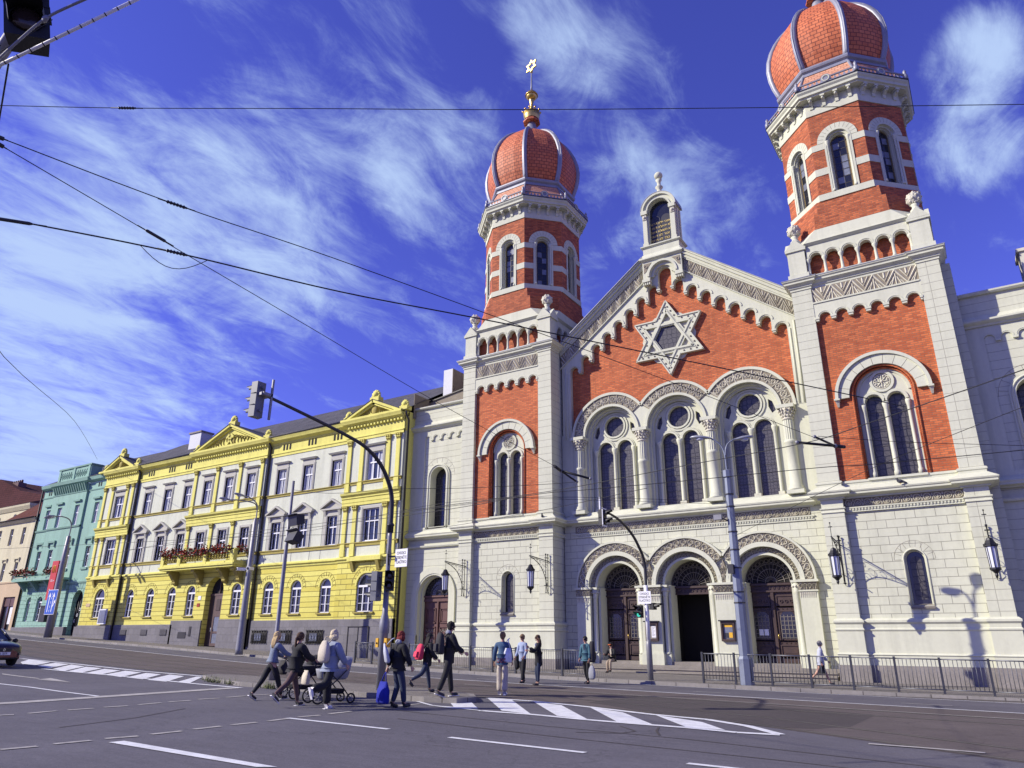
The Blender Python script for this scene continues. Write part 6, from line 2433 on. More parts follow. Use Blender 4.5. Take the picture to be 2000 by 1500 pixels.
def interp(poly, x):
    q = sorted(poly)
    for (a, ya), (b, yb_) in zip(q, q[1:]):
        if x <= b:
            return ya + (yb_ - ya) * (max(x, a) - a) / (b - a)
    return q[-1][1]


XS = sorted(set([c[0] for c in CP] + list(range(-120, 70, 2)) + [-300, -250, -200, -160, 100, 150, 200, 300]))


def sheet(name, ylo, yhi, dz, m, x0=-300, x1=300, kind='structure', label=None, ny=6):
    mb = MB()
    xs_ = [x for x in XS if x0 <= x <= x1]
    if xs_[0] > x0:
        xs_ = [x0] + xs_
    if xs_[-1] < x1:
        xs_.append(x1)
    for a, b in zip(xs_, xs_[1:]):
        for k in range(ny):
            def P(x, t):
                lo = ylo(x) if callable(ylo) else ylo
                hi = yhi(x) if callable(yhi) else yhi
                return (x, lo + (hi - lo) * t, g(x) + dz)
            mb.quad([P(a, k / ny), P(b, k / ny), P(b, (k + 1) / ny), P(a, (k + 1) / ny)], m)
    o = mb.build(name)
    if kind:
        o['kind'] = kind
    return o


# one base sheet out to the horizon
mb = MB()
big = [-4000, -1500, -700] + XS + [700, 1500, 4000]
for a, b in zip(big, big[1:]):
    for y0, y1 in ((-4000, -200), (-200, 60), (60, 4000)):
        mb.quad([(a, y0, g(a) - .12), (b, y0, g(b) - .12), (b, y1, g(b) - .12), (a, y1, g(a) - .12)], 'earth_far')
tag(mb.build('ground'), kind='structure')
road = sheet('road', -60, lambda x: interp(KERB, x), 0, 'asphalt', -300, 120, ny=3)
sheet('tram_lane', lambda x: interp(RAIL1, x) - .15, lambda x: interp(LINE1, x), .004, 'asphalt_tram', -130, 29, ny=2)
pav = sheet('pavement', lambda x: interp(KERB, x) + .28, lambda x: 40.0, .12, 'paving', -300, 120, ny=2)
mb = MB()
kx = [x for x in XS if -130 <= x <= 68]
for a, b in zip(kx, kx[1:]):
    ya, yb_ = interp(KERB, a), interp(KERB, b)
    mb.quad([(a, ya, g(a) - .02), (b, yb_, g(b) - .02), (b, yb_ + .01, g(b) + .125), (a, ya + .01, g(a) + .125)], 'kerb')
    mb.quad([(a, ya + .01, g(a) + .125), (b, yb_ + .01, g(b) + .125), (b, yb_ + .29, g(b) + .125), (a, ya + .29, g(a) + .125)], 'kerb')
tag(mb.build('kerb'), kind='structure')


def gp(x, y, dz):
    return (x, y, g(x) + dz)


def mark_poly(mb, pts, m, dz=.008, n=6):
    """quad (or triangle) on the ground, subdivided"""
    P = [Vector(p) for p in pts]
    if len(P) == 3:
        P.append(P[2])
    for i in range(n):
        for j in range(2):
            def B(u, v):
                a = P[0].lerp(P[1], u)
                b = P[3].lerp(P[2], u)
                c = a.lerp(b, v)
                return gp(c.x, c.y, dz)
            mb.quad([B(i / n, j / 2), B((i + 1) / n, j / 2), B((i + 1) / n, (j + 1) / 2), B(i / n, (j + 1) / 2)], m)


def mark_line(mb, pts, w, m, dz=.008):
    for p, q in zip(pts, pts[1:]):
        p, q = Vector(p), Vector(q)
        d = q - p
        if d.length < 1e-4:
            continue
        nn = Vector((-d.y, d.x)).normalized() * w / 2
        mark_poly(mb, [p - nn, q - nn, q + nn, p + nn], m, dz, max(1, int(d.length / .7)))


# tram rails
mb = MB()
for off in (0, 1.435):
    pts = [(x, y + off * 1.05) for x, y in RAIL1]
    mark_line(mb, pts, .09, 'rail_steel', .010)
    mark_line(mb, [(x, y + .07) for x, y in pts], .035, 'gutter', .012)
for y0 in (20.6, 22.05):
    pts = [(x, y + (y0 - 18.6)) for x, y in ((30, 18.2), (0, 18.5), (-8, 18.7), (-13.3, 18.9), (-20, 19.3), (-27, 19.8), (-40, 20.9), (-60, 23.8), (-90, 25.2), (-130, 25.8))]
    mark_line(mb, pts, .09, 'rail_steel', .010)
    mark_line(mb, [(x, y + .07) for x, y in pts], .035, 'gutter', .012)
tag(mb.build('tram_rails'), kind='structure')
# asphalt repair
mb = MB()
c = Vector((sum(p[0] for p in M_patch) / len(M_patch), sum(p[1] for p in M_patch) / len(M_patch)))
for p, q in zip(M_patch, M_patch[1:] + M_patch[:1]):
    mb.quad([gp(c.x, c.y, .0065), gp(p[0], p[1], .0065), gp(q[0], q[1], .0065)], 'asphalt_patch')
tag(mb.build('road_patch'), kind='structure')
# paint
mb = MB()
for q in M_fill:
    mark_poly(mb, q, 'road_paint', .0105)
mark_line(mb, M_top, .22, 'road_paint', .012)
mark_line(mb, M_bot, .22, 'road_paint', .012)
mark_line(mb, M_ltop, .22, 'road_paint', .012)
mark_line(mb, M_lbot, .20, 'road_paint', .012)
mark_line(mb, [(-13.4, 16.1), (-12.4, 15.46), (-11.4, 15.3), (-10.6, 15.15)], .10, 'road_paint', .012)
for q in M_arrow:
    mark_poly(mb, q, 'road_paint_old', .009)
mark_line(mb, [(-60, 11.4)] + M_line_a, .12, 'road_paint', .009)
mark_line(mb, [(-19.9, 3.0), (-19.95, 9.2), (-20.28, 12.0), (-20.7, 15.84)], .45, 'road_paint_old', .0095)
for q in M_dash:
    mark_line(mb, q, .13, 'road_paint_old', .009)
mark_line(mb, [M_line_d[0], M_line_d[1]], .13, 'road_paint', .009)
mark_line(mb, M_line_e, .14, 'road_paint', .009)
mark_line(mb, [(-4.07, 10.84), (-1.5, 10.84)], .14, 'road_paint', .009)
mark_line(mb, M_line_g, .14, 'road_paint_old', .014)
mark_line(mb, LINE1, .13, 'road_paint', .009)
mark_line(mb, [(x, y - 1.95) for x, y in LINE1[:4]], .07, 'road_paint_old', .009)
mark_line(mb, [(x, interp(KERB, x) - .35) for x in range(40, -120, -6)], .09, 'road_paint', .009)
for k in range(22):
    x = 8 - k * 3.2
    mark_line(mb, [(x, interp(LINE1, x) + 1.3), (x - 1.3, interp(LINE1, x - 1.3) + 1.3)], .08, 'road_paint_old', .009)
tag(mb.build('road_markings'), kind='structure')
# tar seams and tyre marks
mb = MB()
rr = random.Random(5)
for pts in ([(-14, 14.2), (-11, 13.8), (-8, 13.5), (-5, 13.4), (0, 12.6), (6, 11.2)], [(-11, 12.6), (-7, 12.2), (-3, 12.0), (2, 11.4)], [(-6.8, 14.5), (-6.2, 13.9), (-6.3, 13.4), (-7, 13.0)], [(-6.1, 14.8), (-5.9, 14.2), (-5.6, 13.6)], [(-16, 11.0), (-15, 9.2), (-14.5, 7.5)]):
    mark_line(mb, pts, .045, 'asphalt_patch', .005)
tag(mb.build('road_seams'), kind='structure')
# refuge island
ISL = [(-25.0, 17.72), (-23.3, 16.9), (-21.2, 16.5), (-19.14, 16.45), (-15.66, 16.2), (-13.23, 16.15), (-12.3, 16.35), (-12.2, 17.1), (-12.95, 18.0), (-15.27, 18.75), (-20.5, 19.0), (-24.2, 19.0), (-25.3, 18.6)]
mb = MB()
cxy = Vector((-18.5, 17.6))
n = len(ISL)
for k in range(n):
    p, q = Vector(ISL[k]), Vector(ISL[(k + 1) % n])
    pi, qi = p.lerp(cxy, .0) + (cxy - p).normalized() * .22, q + (cxy - q).normalized() * .22
    h = .14 if p.x < -17 else .10
    mb.quad([gp(p.x, p.y, 0), gp(q.x, q.y, 0), gp(q.x, q.y, .13), gp(p.x, p.y, .13)], 'kerb')
    mb.quad([gp(p.x, p.y, .13), gp(q.x, q.y, .13), gp(qi.x, qi.y, .13), gp(pi.x, pi.y, .13)], 'kerb')
    mb.quad([gp(pi.x, pi.y, .127), gp(qi.x, qi.y, .127), gp(cxy.x, cxy.y, .127)], 'paving')
tag(mb.build('traffic_island'), kind='structure')
# weeds along the island kerb
mat('weed', (.10, .12, .035), .8, var=.4, vscale=8)
mb = MB()
for cx_, cy_, nn_ in ((-23.2, 16.85, 40), (-21.9, 16.6, 26), (-19.9, 16.42, 26), (-19.6, 16.42, 30), (-22.8, 16.7, 20), (-24.0, 17.2, 20)):
    for k in range(nn_):
        x = cx_ + rr.gauss(0, .16)
        y = cy_ + rr.gauss(0, .05)
        h = rr.uniform(.06, .24)
        a = rr.uniform(0, 6.28)
        dx, dy = .02 * math.cos(a), .02 * math.sin(a)
        lx, ly = rr.gauss(0, .07), rr.gauss(0, .05)
        z = g(x) + .02
        mb.quad([(x - dx, y - dy, z), (x + dx, y + dy, z), (x + lx + dx * .7, y + ly, z + h * .7), (x + lx * 1.4, y + ly * 1.4, z + h)], 'weed')
tag(mb.build('weeds'), 'dry weeds growing along the kerb of the traffic island', 'weeds', kind='stuff')
# ================================================================ street furniture
mat('pole_grey', (.25, .25, .26), .5, metal=.3, var=.15)
mat('pole_blue', (.19, .215, .27), .5, metal=.3, var=.12)
mat('pole_dark', (.045, .045, .05), .5, metal=.3, var=.2)
mat('signal_black', (.012, .012, .013), .5, var=.1)
mat('signal_grey', (.17, .175, .18), .45, var=.1)
mat('sign_back', (.10, .10, .105), .5, metal=.4, var=.1)
mat('yellow_box', (.75, .42, .02), .5, var=.05)
mat('lens_dark', (.03, .02, .02), .2, var=.1)
mat('lens_green', (.1, .9, .6), .3, var=0, emit=((.1, 1, .7), .5))
mat('blue_sign', (.02, .09, .45), .45, var=.04)
mat('red_sign', (.52, .025, .015), .5, var=.05)
mat('arch_yellow', (.85, .45, .02), .5, var=0)
mat('black_letters', (.02, .02, .02), .6, var=0)
mat('ceramic', (.03, .03, .03), .35, var=.1)
mat('wire_black', (.012, .012, .012), .6, var=0)
mat('lamp_head', (.33, .35, .38), .45, metal=.3, var=.1)


def catmull(pts, n=6):
    P = [Vector(p) for p in pts]
    out_ = []
    for i in range(len(P) - 1):
        p0, p1, p2, p3 = P[max(i - 1, 0)], P[i], P[i + 1], P[min(i + 2, len(P) - 1)]
        for k in range(n):
            t = k / n
            out_.append(.5 * ((2 * p1) + (p2 - p0) * t + (2 * p0 - 5 * p1 + 4 * p2 - p3) * t * t + (3 * p1 - p0 - 3 * p2 + p3) * t ** 3))
    out_.append(P[-1])
    return out_


def signal_head(parent, M, lamps=3, body='signal_grey', size=.30, lit=None, frame=False):
    """traffic light head, lamps face local -Y"""
    mb = MB()
    mb.M = M
    h = size * lamps
    mb.hull8([(-size * .5, -.09, -h / 2), (size * .5, -.09, -h / 2), (size * .42, .12, -h / 2), (-size * .42, .12, -h / 2)],
             [(-size * .5, -.09, h / 2), (size * .5, -.09, h / 2), (size * .42, .12, h / 2), (-size * .42, .12, h / 2)], body)
    for k in range(lamps - 1):
        z = -h / 2 + size * (k + 1)
        mb.box(-size * .5 - .004, size * .5 + .004, -.094, .10, z - .006, z + .006, 'signal_black')
    mb.box(-.03, .03, .12, .2, h * .3, h * .36, body)
    mb.box(-.03, .03, .12, .2, -h * .36, -h * .3, body)
    if frame:
        for a, b, c, d in ((-size * .62, -size * .52, -h / 2 - .03, h / 2 + .03), (size * .52, size * .62, -h / 2 - .03, h / 2 + .03)):
            mb.box(a, b, -.10, -.07, c, d, 'white_paint')
        mb.box(-size * .62, size * .62, -.10, -.07, h / 2 + .0, h / 2 + .05, 'white_paint')
        mb.box(-size * .62, size * .62, -.10, -.07, -h / 2 - .05, -h / 2, 'white_paint')
    hd = mb.build('housing', parent)
    for k in range(lamps):
        z = -h / 2 + size * (k + .5)
        mb = MB()
        mb.M = M @ Matrix.Translation((0, -.09, z))
        mb.lathe([(size * .37, -.012), (size * .30, -.028), (size * .15, -.04)], 14, (0, 0, 0), 'lens_green' if lit == k else 'lens_dark', axis='y')
        mb.build('lamp', parent)
        mb = MB()
        mb.M = M @ Matrix.Translation((0, -.09, z))
        n = 14
        pts = []
        for q in range(n + 1):
            a = -.35 + (PI + .7) * q / n
            d = .30 if .3 < a < PI - .3 else .16
            pts += [(size * .42 * math.cos(a), 0, size * .42 * math.sin(a)), (size * .40 * math.cos(a), -d, size * .40 * math.sin(a) + .01)]
        i = mb.add(pts)
        for q in range(n):
            mb.face((i + 2 * q, i + 2 * q + 1, i + 2 * q + 3, i + 2 * q + 2), 'signal_black')
        mb.build('hood', parent)


def TR(x, y, z, rz=0):
    return Matrix.Translation((x, y, z)) @ Matrix.Rotation(rz, 4, 'Z')


# --- big signal pole on the island
x, y = -15.75, 17.19
sp_ = thing('traffic_light', 'tall grey traffic light pole on the island whose long arm reaches over the road', 'traffic light', (x, y, g(x) + .13))
zb = g(x) + .13
mb = MB()
mb.lathe([(.13, 0), (.13, 1.55), (.16, 1.6), (.155, 1.9), (.09, 2.15), (.085, 3.2)], 12, (x, y, zb), 'pole_grey')
mb.tube(catmull([(x, y, zb + 3.2), (x, y, 4.9)]), .07, 'pole_grey', 10)
mb.lathe([(.10, 4.85), (.10, 5.05), (.12, 5.06), (.12, 5.1), (.08, 5.15)], 10, (x, y, 0), 'pole_dark')
arm = catmull([(x, y, 5.0), (x, 17.15, 6.0), (x, 16.8, 6.65), (x, 16.33, 7.08), (x, 15.77, 7.34), (x, 15.2, 7.47), (x, 14.19, 7.62), (x, 12.63, 7.81), (x, 11.75, 7.91)])
mb.tube(arm, [.075 - .035 * k / len(arm) for k in range(len(arm))], 'pole_dark', 10)
mb.build('pole', sp_)
signal_head(sp_, TR(x - .05, 11.75, 7.75, -PI / 2) @ Matrix.Translation((0, -.1, 0)) @ Matrix.Rotation(rad(0), 4, 'Y'), 3, 'signal_grey', .33)
mb = MB()
mb.box(x + .12, x + .16, 11.95, 12.01, 7.2, 8.35, 'pole_grey')
mb.box(x - .2, x + .16, 11.7, 12.0, 7.85, 7.93, 'pole_grey')
mb.box(x - .06, x + .12, 11.66, 11.70, 7.84, 7.92, 'pole_grey')
mb.build('bracket', sp_)
signal_head(sp_, TR(x - .16, y - .30, 3.20, -PI / 2), 3, 'signal_grey', .29)
signal_head(sp_, TR(x + .22, y - .12, 3.36, rad(35)), 2, 'signal_black', .30)
mb = MB()
mb.M = TR(x - .02, y + .06, 4.15, rad(90 + 35))
mb.prism([(0, -.47), (.38, 0), (0, .47), (-.38, 0)], -.02, .02, 'sign_back')
mb.box(-.03, .03, .02, .06, -.4, .4, 'sign_back')
mb.build('priority_sign', sp_)
MS = TR(x + .58, y - .06, 4.03, rad(-4))
mb = MB()
mb.M = MS
mb.box(-.26, .26, -.012, .012, -.27, .27, 'white_paint')
mb.box(-.55, -.26, .0, .02, .05, .09, 'pole_grey')
bsign = mb.build('sign_plate', sp_)
text_mesh('lettering', 'CHODCI\nSTISKNĚTE\nTLAČÍTKO', .125, MS @ Matrix.Translation((0, -.016, .01)) @ FRONT, 'black_letters', bsign, .001, spacing=1.1, squeeze=.78)
mb = MB()
for s_ in (-1, 1):
    mb.box(x + s_ * .17 - .05, x + s_ * .17 + .05, y - .1, y + .08, zb + 1.18, zb + 1.44, 'yellow_box')
    mb.ball((x + s_ * .17, y - .1, zb + 1.3), .03, 'signal_black', 6)
mb.build('push_button', sp_)

# --- second signal pole in front of the portals
x, y = -12.3, 29.3
zb = g(x) + .12
s2 = thing('traffic_light', 'slim traffic light pole before the left portal, white in its middle, with a curved arm', 'traffic light', (x, y, zb))
mb = MB()
mb.lathe([(.12, 0), (.12, 1.35), (.085, 1.55)], 10, (x, y, zb), 'pole_grey')
mb.lathe([(.088, zb + 1.5), (.088, 3.9)], 10, (x, y, 0), 'white_paint')
arm = catmull([(x, y, 3.4), (x, y, 4.82), (x, 28.7, 5.51), (x, 28.0, 5.95), (x, 27.0, 6.29), (x, 26.1, 6.43), (x, 25.2, 6.46)])
mb.tube(arm, [.07 - .03 * k / len(arm) for k in range(len(arm))], 'pole_dark', 8)
mb.tube([(x, 25.2, 5.9), (x, 25.2, 6.95)], .03, 'white_paint', 6)
mb.build('pole', s2)
signal_head(s2, TR(x + .1, 25.2, 6.15, PI / 2), 2, 'signal_black', .30, frame=True)
signal_head(s2, TR(x - .28, y - .1, 2.85, rad(-10)), 2, 'signal_black', .25, lit=0)
signal_head(s2, TR(x + .28, y, 3.05, rad(80)), 1, 'signal_black', .27)
mb = MB()
MS = TR(x - .02, y - .14, 3.40, rad(-3))
mb.M = MS
mb.box(-.29, .29, -.01, .01, -.25, .25, 'white_paint')
bsign = mb.build('sign_plate', s2)
text_mesh('lettering', 'CHODCI\nSTISKNĚTE\nTLAČÍTKO', .125, MS @ Matrix.Translation((0, -.014, .01)) @ FRONT, 'black_letters', bsign, .001, spacing=1.1, squeeze=.85)


def lamp_head(mb, p, d, m='lamp_head'):
    """cobra head at p pointing along d"""
    d = Vector(d).normalized()
    sx = Vector((0, 0, 1)).cross(d).normalized()
    uz = d.cross(sx)
    prof = [(-.05, .05, .03), (.12, .10, .06), (.35, .17, .10), (.6, .18, .10), (.78, .12, .07), (.86, .03, .02)]
    rings = []
    for t, w, h in prof:
        ring_ = []
        for q in range(10):
            a = 2 * PI * q / 10
            zz = math.sin(a)
            ring_.append(Vector(p) + d * t + sx * w * math.cos(a) + uz * (h * zz if zz > 0 else h * .55 * zz))
        rings.append(mb.add(ring_))
    for a, b in zip(rings, rings[1:]):
        for q in range(10):
            q2 = (q + 1) % 10
            mb.face((a + q, a + q2, b + q2, b + q), m, True)
    mb.face([rings[0] + q for q in range(10)], m)
    mb.face([rings[-1] + q for q in range(10)], m)
    c = Vector(p) + d * .45 - uz * .06
    mb.ball(c, .14, 'frosted', 8, (1.2, 1.0, .45))


# --- tall lamp post before the right portal
x, y = -8.35, 29.0
zb = g(x) + .12
lp = thing('street_lamp', 'stout blue grey lamp post with two lamp heads before the right portal', 'street lamp', (x, y, zb))
mb = MB()
mb.lathe([(.27, -.02), (.27, .9), (.215, 1.0), (.20, 3.2), (.16, 6.0), (.135, 7.8), (.18, 7.82), (.18, 8.1), (.10, 8.14)], 8, (x, y, zb), 'pole_blue', smooth=False)
for z in (2.9, 3.3, 4.2, 4.9, 5.6, 6.6, 7.1):
    mb.lathe([(.26 - .012 * z, z), (.26 - .012 * z, z + .05)], 8, (x, y, zb), 'pole_dark', smooth=False)
mb.box(x - .24, x - .02, y - .36, y - .2, zb + 4.0, zb + 4.35, 'pole_dark')
mb.build('pole', lp)
mb = MB()
mb.tube(catmull([(x, y, 8.1), (x - .02, y, 8.9), (x - .12, y, 9.3), (x - .32, y - .05, 9.55), (x - .55, y - .1, 9.72)]), .035, 'pole_blue', 7)
mb.tube(catmull([(x, y, 8.9), (x + .05, y, 9.2), (x + .15, y + .05, 9.42), (x + .42, y + .15, 9.60)]), .035, 'pole_blue', 7)
mb.build('arm', lp)
for p, d in (((x - .5, y - .1, 9.70), (-1, -.25, .12)), ((x + .36, y + .13, 9.56), (.85, .5, .15))):
    mb = MB()
    lamp_head(mb, p, d)
    mb.build('lamp_head', lp)
mb = MB()
mb.box(x - .62, x - .30, y - .35, y - .1, zb + 6.1, zb + 6.3, 'pole_grey')
mb.tube([(x - .3, y - .2, zb + 6.15), (x, y, zb + 6.0)], .03, 'pole_dark', 5)
mb.build('floodlight', lp)

# --- lamp post before the yellow house
x, y = -39.9, 30.6
zb = g(x) + .12
lp = thing('street_lamp', 'grey lamp post with two heads and cameras before the yellow house', 'street lamp', (x, y, zb))
mb = MB()
mb.lathe([(.25, -.02), (.24, .3), (.20, 3.5), (.145, 8.3), (.09, 8.35)], 10, (x, y, zb), 'pole_grey')
mb.build('pole', lp)
mb = MB()
mb.tube(catmull([(x, y, 8.9), (x, y, 9.9), (x, y - .25, 10.25), (x, y - .8, 10.45), (x, y - 1.1, 10.45)]), .04, 'pole_grey', 7)
mb.tube(catmull([(x, y, 9.7), (x + .05, y - .3, 10.1), (x - .3, y - 1.2, 10.2), (x - .5, y - 1.9, 10.12)]), .04, 'pole_grey', 7)
mb.build('arm', lp)
for p, d in (((x, y - 1.0, 10.43), (-.1, -1, .1)), ((x - .4, y - 1.7, 10.1), (-.3, -1, .08))):
    mb = MB()
    lamp_head(mb, p, d)
    mb.build('lamp_head', lp)
mb = MB()
for s_ in (-1, 1):
    mb.M = TR(x + s_ * .42, y - .25, zb + 5.1, rad(20 * s_))
    mb.box(-.12, .12, -.32, .2, -.08, .1, 'white_paint')
    mb.lathe([(.07, -.36), (.08, -.31)], 10, (0, 0, 0), 'signal_black', axis='y')
mb.M = Matrix.Identity(4)
mb.build('camera', lp)

# --- lamp post with signs before the mint house
x, y = -66.9, 32.2
zb = g(x) + .12
lp = thing('street_lamp', 'grey lamp post before the mint green house, carrying red and blue signs', 'street lamp', (x, y, zb))
mb = MB()
mb.lathe([(.32, -.02), (.30, 2.5), (.24, 6), (.17, 8.3), (.10, 8.35)], 10, (x, y, zb), 'pole_grey')
mb.tube(catmull([(x, y, 10.0), (x, y, 11.0), (x, y - .3, 11.5), (x, y - 1.0, 11.65), (x, y - 1.4, 11.55)]), .05, 'pole_grey', 7)
mb.build('pole', lp)
mb = MB()
lamp_head(mb, (x, y - 1.3, 11.6), (0, -1, -.1), 'pole_grey')
lamp_head(mb, (x - .35, y - 1.3, 11.5), (-.3, -1, -.1), 'pole_grey')
mb.build('lamp_head', lp)
mb = MB()
MS = TR(x + .15, y - .36, 4.55, rad(0))
mb.M = MS
mb.box(-.78, .78, -.02, .02, -1.0, 1.0, 'white_paint')
mb.box(-.74, .74, -.03, -.02, -.96, .96, 'blue_sign')
for s_ in (-.38, .28):
    mb.box(s_ - .05, s_ + .05, -.036, -.03, -.8, .45, 'white_paint')
    mb.prism([(s_ - .2, .40), (s_ + .2, .40), (s_, .78)], -.036, -.03, 'white_paint')
for q in range(5):
    mb.box(-.07, -.02, -.036, -.03, -.8 + q * .34, -.62 + q * .34, 'white_paint')
mb.prism([(.30, -.35), (.36, -.45), (.62, -.02), (.55, .04)], -.036, -.03, 'white_paint')
mb.prism([(.42, .02), (.70, -.12), (.68, .2)], -.037, -.03, 'white_paint')
mb.build('lane_sign', lp)
mb = MB()
MS = TR(x - .95, y - .1, 6.45, rad(0))
mb.M = MS
mb.box(-.5, .5, -.06, .06, -1.7, 1.55, 'red_sign')
mb.box(.5, .95, -.02, .02, 1.2, 1.26, 'pole_grey')
mb.box(.5, .95, -.02, .02, -1.3, -1.24, 'pole_grey')
# double arch emblem
for s_ in (-.13, .13):
    mb.tube([(s_ - .12, -.07, .55), (s_ - .10, -.07, .9), (s_ - .04, -.07, 1.12), (s_, -.07, 1.16), (s_ + .04, -.07, 1.12), (s_ + .10, -.07, .9), (s_ + .12, -.07, .55)], .03, 'arch_yellow', 5)
mb.box(-.25, .05, -.068, -.06, -.95, -.85, 'white_paint')
mb.prism([(-.3, -.9), (-.1, -.76), (-.1, -1.04)], -.068, -.06, 'white_paint')
sg = mb.build('advert_sign', lp)
text_mesh('lettering', '150 m', .26, MS @ Matrix.Translation((0, -.065, -.1)) @ FRONT, 'white_paint', sg, .002)

# --- thin pole with two black boxes
x, y = -21.3, 17.8
zb = g(x) + .13
bp_ = thing('floodlight_pole', 'thin pole on the island bearing two black boxes one above the other', 'pole', (x, y, zb))
mb = MB()
mb.lathe([(.11, 0), (.11, 1.2), (.075, 1.3), (.07, 4.0), (.05, 6.9)], 9, (x, y, zb), 'pole_grey')
mb.build('pole', bp_)
for k, z in enumerate((5.72, 5.08)):
    mb = MB()
    mb.M = TR(x + .52, y - .1, z, rad(-15)) @ Matrix.Rotation(rad(-25 if k else 8), 4, 'X')
    mb.hull8([(-.34, -.17, -.20), (.34, -.17, -.20), (.30, .16, -.16), (-.30, .16, -.16)], [(-.34, -.17, .20), (.34, -.17, .20), (.30, .16, .16), (-.30, .16, .16)], 'signal_black')
    mb.box(-.38, .38, -.30, -.16, .18, .21, 'signal_black')
    mb.M = Matrix.Identity(4)
    mb.tube([(x, y, z), (x + .25, y, z)], .03, 'pole_dark', 5)
    mb.build('black_box', bp_)
mb = MB()
mb.tube([(x + .06, y, 5.4), (x + .3, y - .05, 5.5), (x + .38, y - .05, 5.35), (x + .28, y - .05, 5.22), (x + .1, y, 5.25)], .012, 'wire_black', 4)
mb.build('cable', bp_)

# --- overhead signals and arm at the top left, near the viewer
nt_ = thing('overhead_signal', 'dark hooded overhead signals on a ringed white arm at the top left corner', 'traffic light', (-9.5, 2.0, 0))
mb = MB()
a, b = Vector((-5.75, 1.33, 5.45)), Vector((-4.2, 2.3, 6.72))
mb.tube([a, b], .013, 'white_paint', 8)
for k in range(22):
    p = a.lerp(b, (k + .5) / 22)
    d = (b - a).normalized() * .004
    mb.tube([p - d, p + d], .016, 'wire_black', 6)
mb.build('ringed_arm', nt_)
mb = MB()
mb.tube(catmull([(-5.6, 1.42, 5.58), (-5.38, 1.49, 5.80), (-5.22, 1.56, 5.98), (-5.05, 1.66, 6.12), (-4.6, 1.92, 6.42), (-4.2, 2.1, 6.7)]), .011, 'pole_grey', 6)
mb.tube([(-5.9, 1.3, 5.5), (-5.2, 1.6, 6.0)], .004, 'wire_black', 4)
mb.ball((-5.22, 1.56, 5.98), .035, 'pole_grey', 8, (1.2, .6, .9))
mb.build('cable', nt_)
signal_head(nt_, TR(-5.62, 1.56, 6.28, rad(60)) @ Matrix.Rotation(rad(-12), 4, 'Y'), 2, 'signal_black', .30)
signal_head(nt_, TR(-6.0, 1.44, 5.92, rad(60)) @ Matrix.Rotation(rad(6), 4, 'Y'), 1, 'signal_black', .26)
mb = MB()
mb.tube([(-9.5, 2.0, -.1), (-9.5, 2.0, 5.2), (-9.0, 1.95, 5.8), (-7.5, 1.8, 6.3), (-5.6, 1.62, 6.62)], [.12, .1, .09, .07, .05], 'pole_grey', 9)
mb.build('mast', nt_)

# ---------------------------------------------------------------- fences
mat('rail_grey', (.15, .155, .17), .45, metal=.4, var=.12)
mat('post_dark', (.05, .052, .065), .5, metal=.3, var=.12)


def fence_section(p, q, last, label):
    d = Vector((q[0] - p[0], q[1] - p[1]))
    L = d.length
    rz = math.atan2(d.y, d.x)
    z0 = g(p[0]) + .12
    sl = (g(q[0]) - g(p[0])) / L
    t = thing('fence_panel', label, 'fence', (p[0], p[1], z0), rz, 'pavement railing panels')
    mb = MB()
    mb.box(-.035, .035, -.045, .045, 0, 1.12, 'post_dark')
    mb.build('post', t, local=True)
    if last:
        mb = MB()
        mb.box(L - .035, L + .035, -.045, .045, sl * L, sl * L + 1.12, 'post_dark')
        mb.build('post', t, local=True)
    mb = MB()
    mb.tube([(.035, 0, 1.06), (L - .035, 0, 1.06 + sl * L)], .022, 'rail_grey', 6)
    mb.tube([(.035, 0, .13), (L - .035, 0, .13 + sl * L)], .018, 'rail_grey', 6)
    n = max(3, int(L / .115))
    for k in range(1, n):
        x_ = L * k / n
        mb.tube([(x_, 0, .13 + sl * x_), (x_, 0, 1.05 + sl * x_)], .011, 'rail_grey', 4)
    mb.build('railing', t, local=True)


LP = [(-30.0, 30.55), (-28.6, 30.4), (-27.2, 30.3), (-25.8, 30.1), (-24.4, 30.0), (-23.0, 29.85), (-21.6, 29.7), (-20.2, 29.55), (-18.8, 29.35), (-17.5, 29.15), (-16.2, 29.0), (-14.95, 28.9)]
for i, (p, q) in enumerate(zip(LP, LP[1:])):
    last = i == len(LP) - 2
    fence_section(p, q, last, 'left run railing panel %s' % ('at its left end by the yellow wall' if i == 0 else 'at its right end beside the portal steps' if last else 'number %d counting from the yellow wall end' % (i + 1)))
RP_ = [(-9.95, 28.85), (-8.72, 28.85), (-7.4, 28.88), (-6.04, 28.9), (-4.67, 28.9), (-3.3, 28.9), (-1.97, 28.95), (-.6, 29.0), (.8, 29.0), (2.2, 29.0), (3.6, 29.0)]
for i, (p, q) in enumerate(zip(RP_, RP_[1:])):
    last = i == len(RP_) - 2
    if i > 7:
        continue
    fence_section(p, q, last, 'right run railing panel %s' % ('at its left end before the middle portal' if i == 0 else 'number %d counting from the middle portal end' % (i + 1)))

# ---------------------------------------------------------------- wall lanterns on the towers


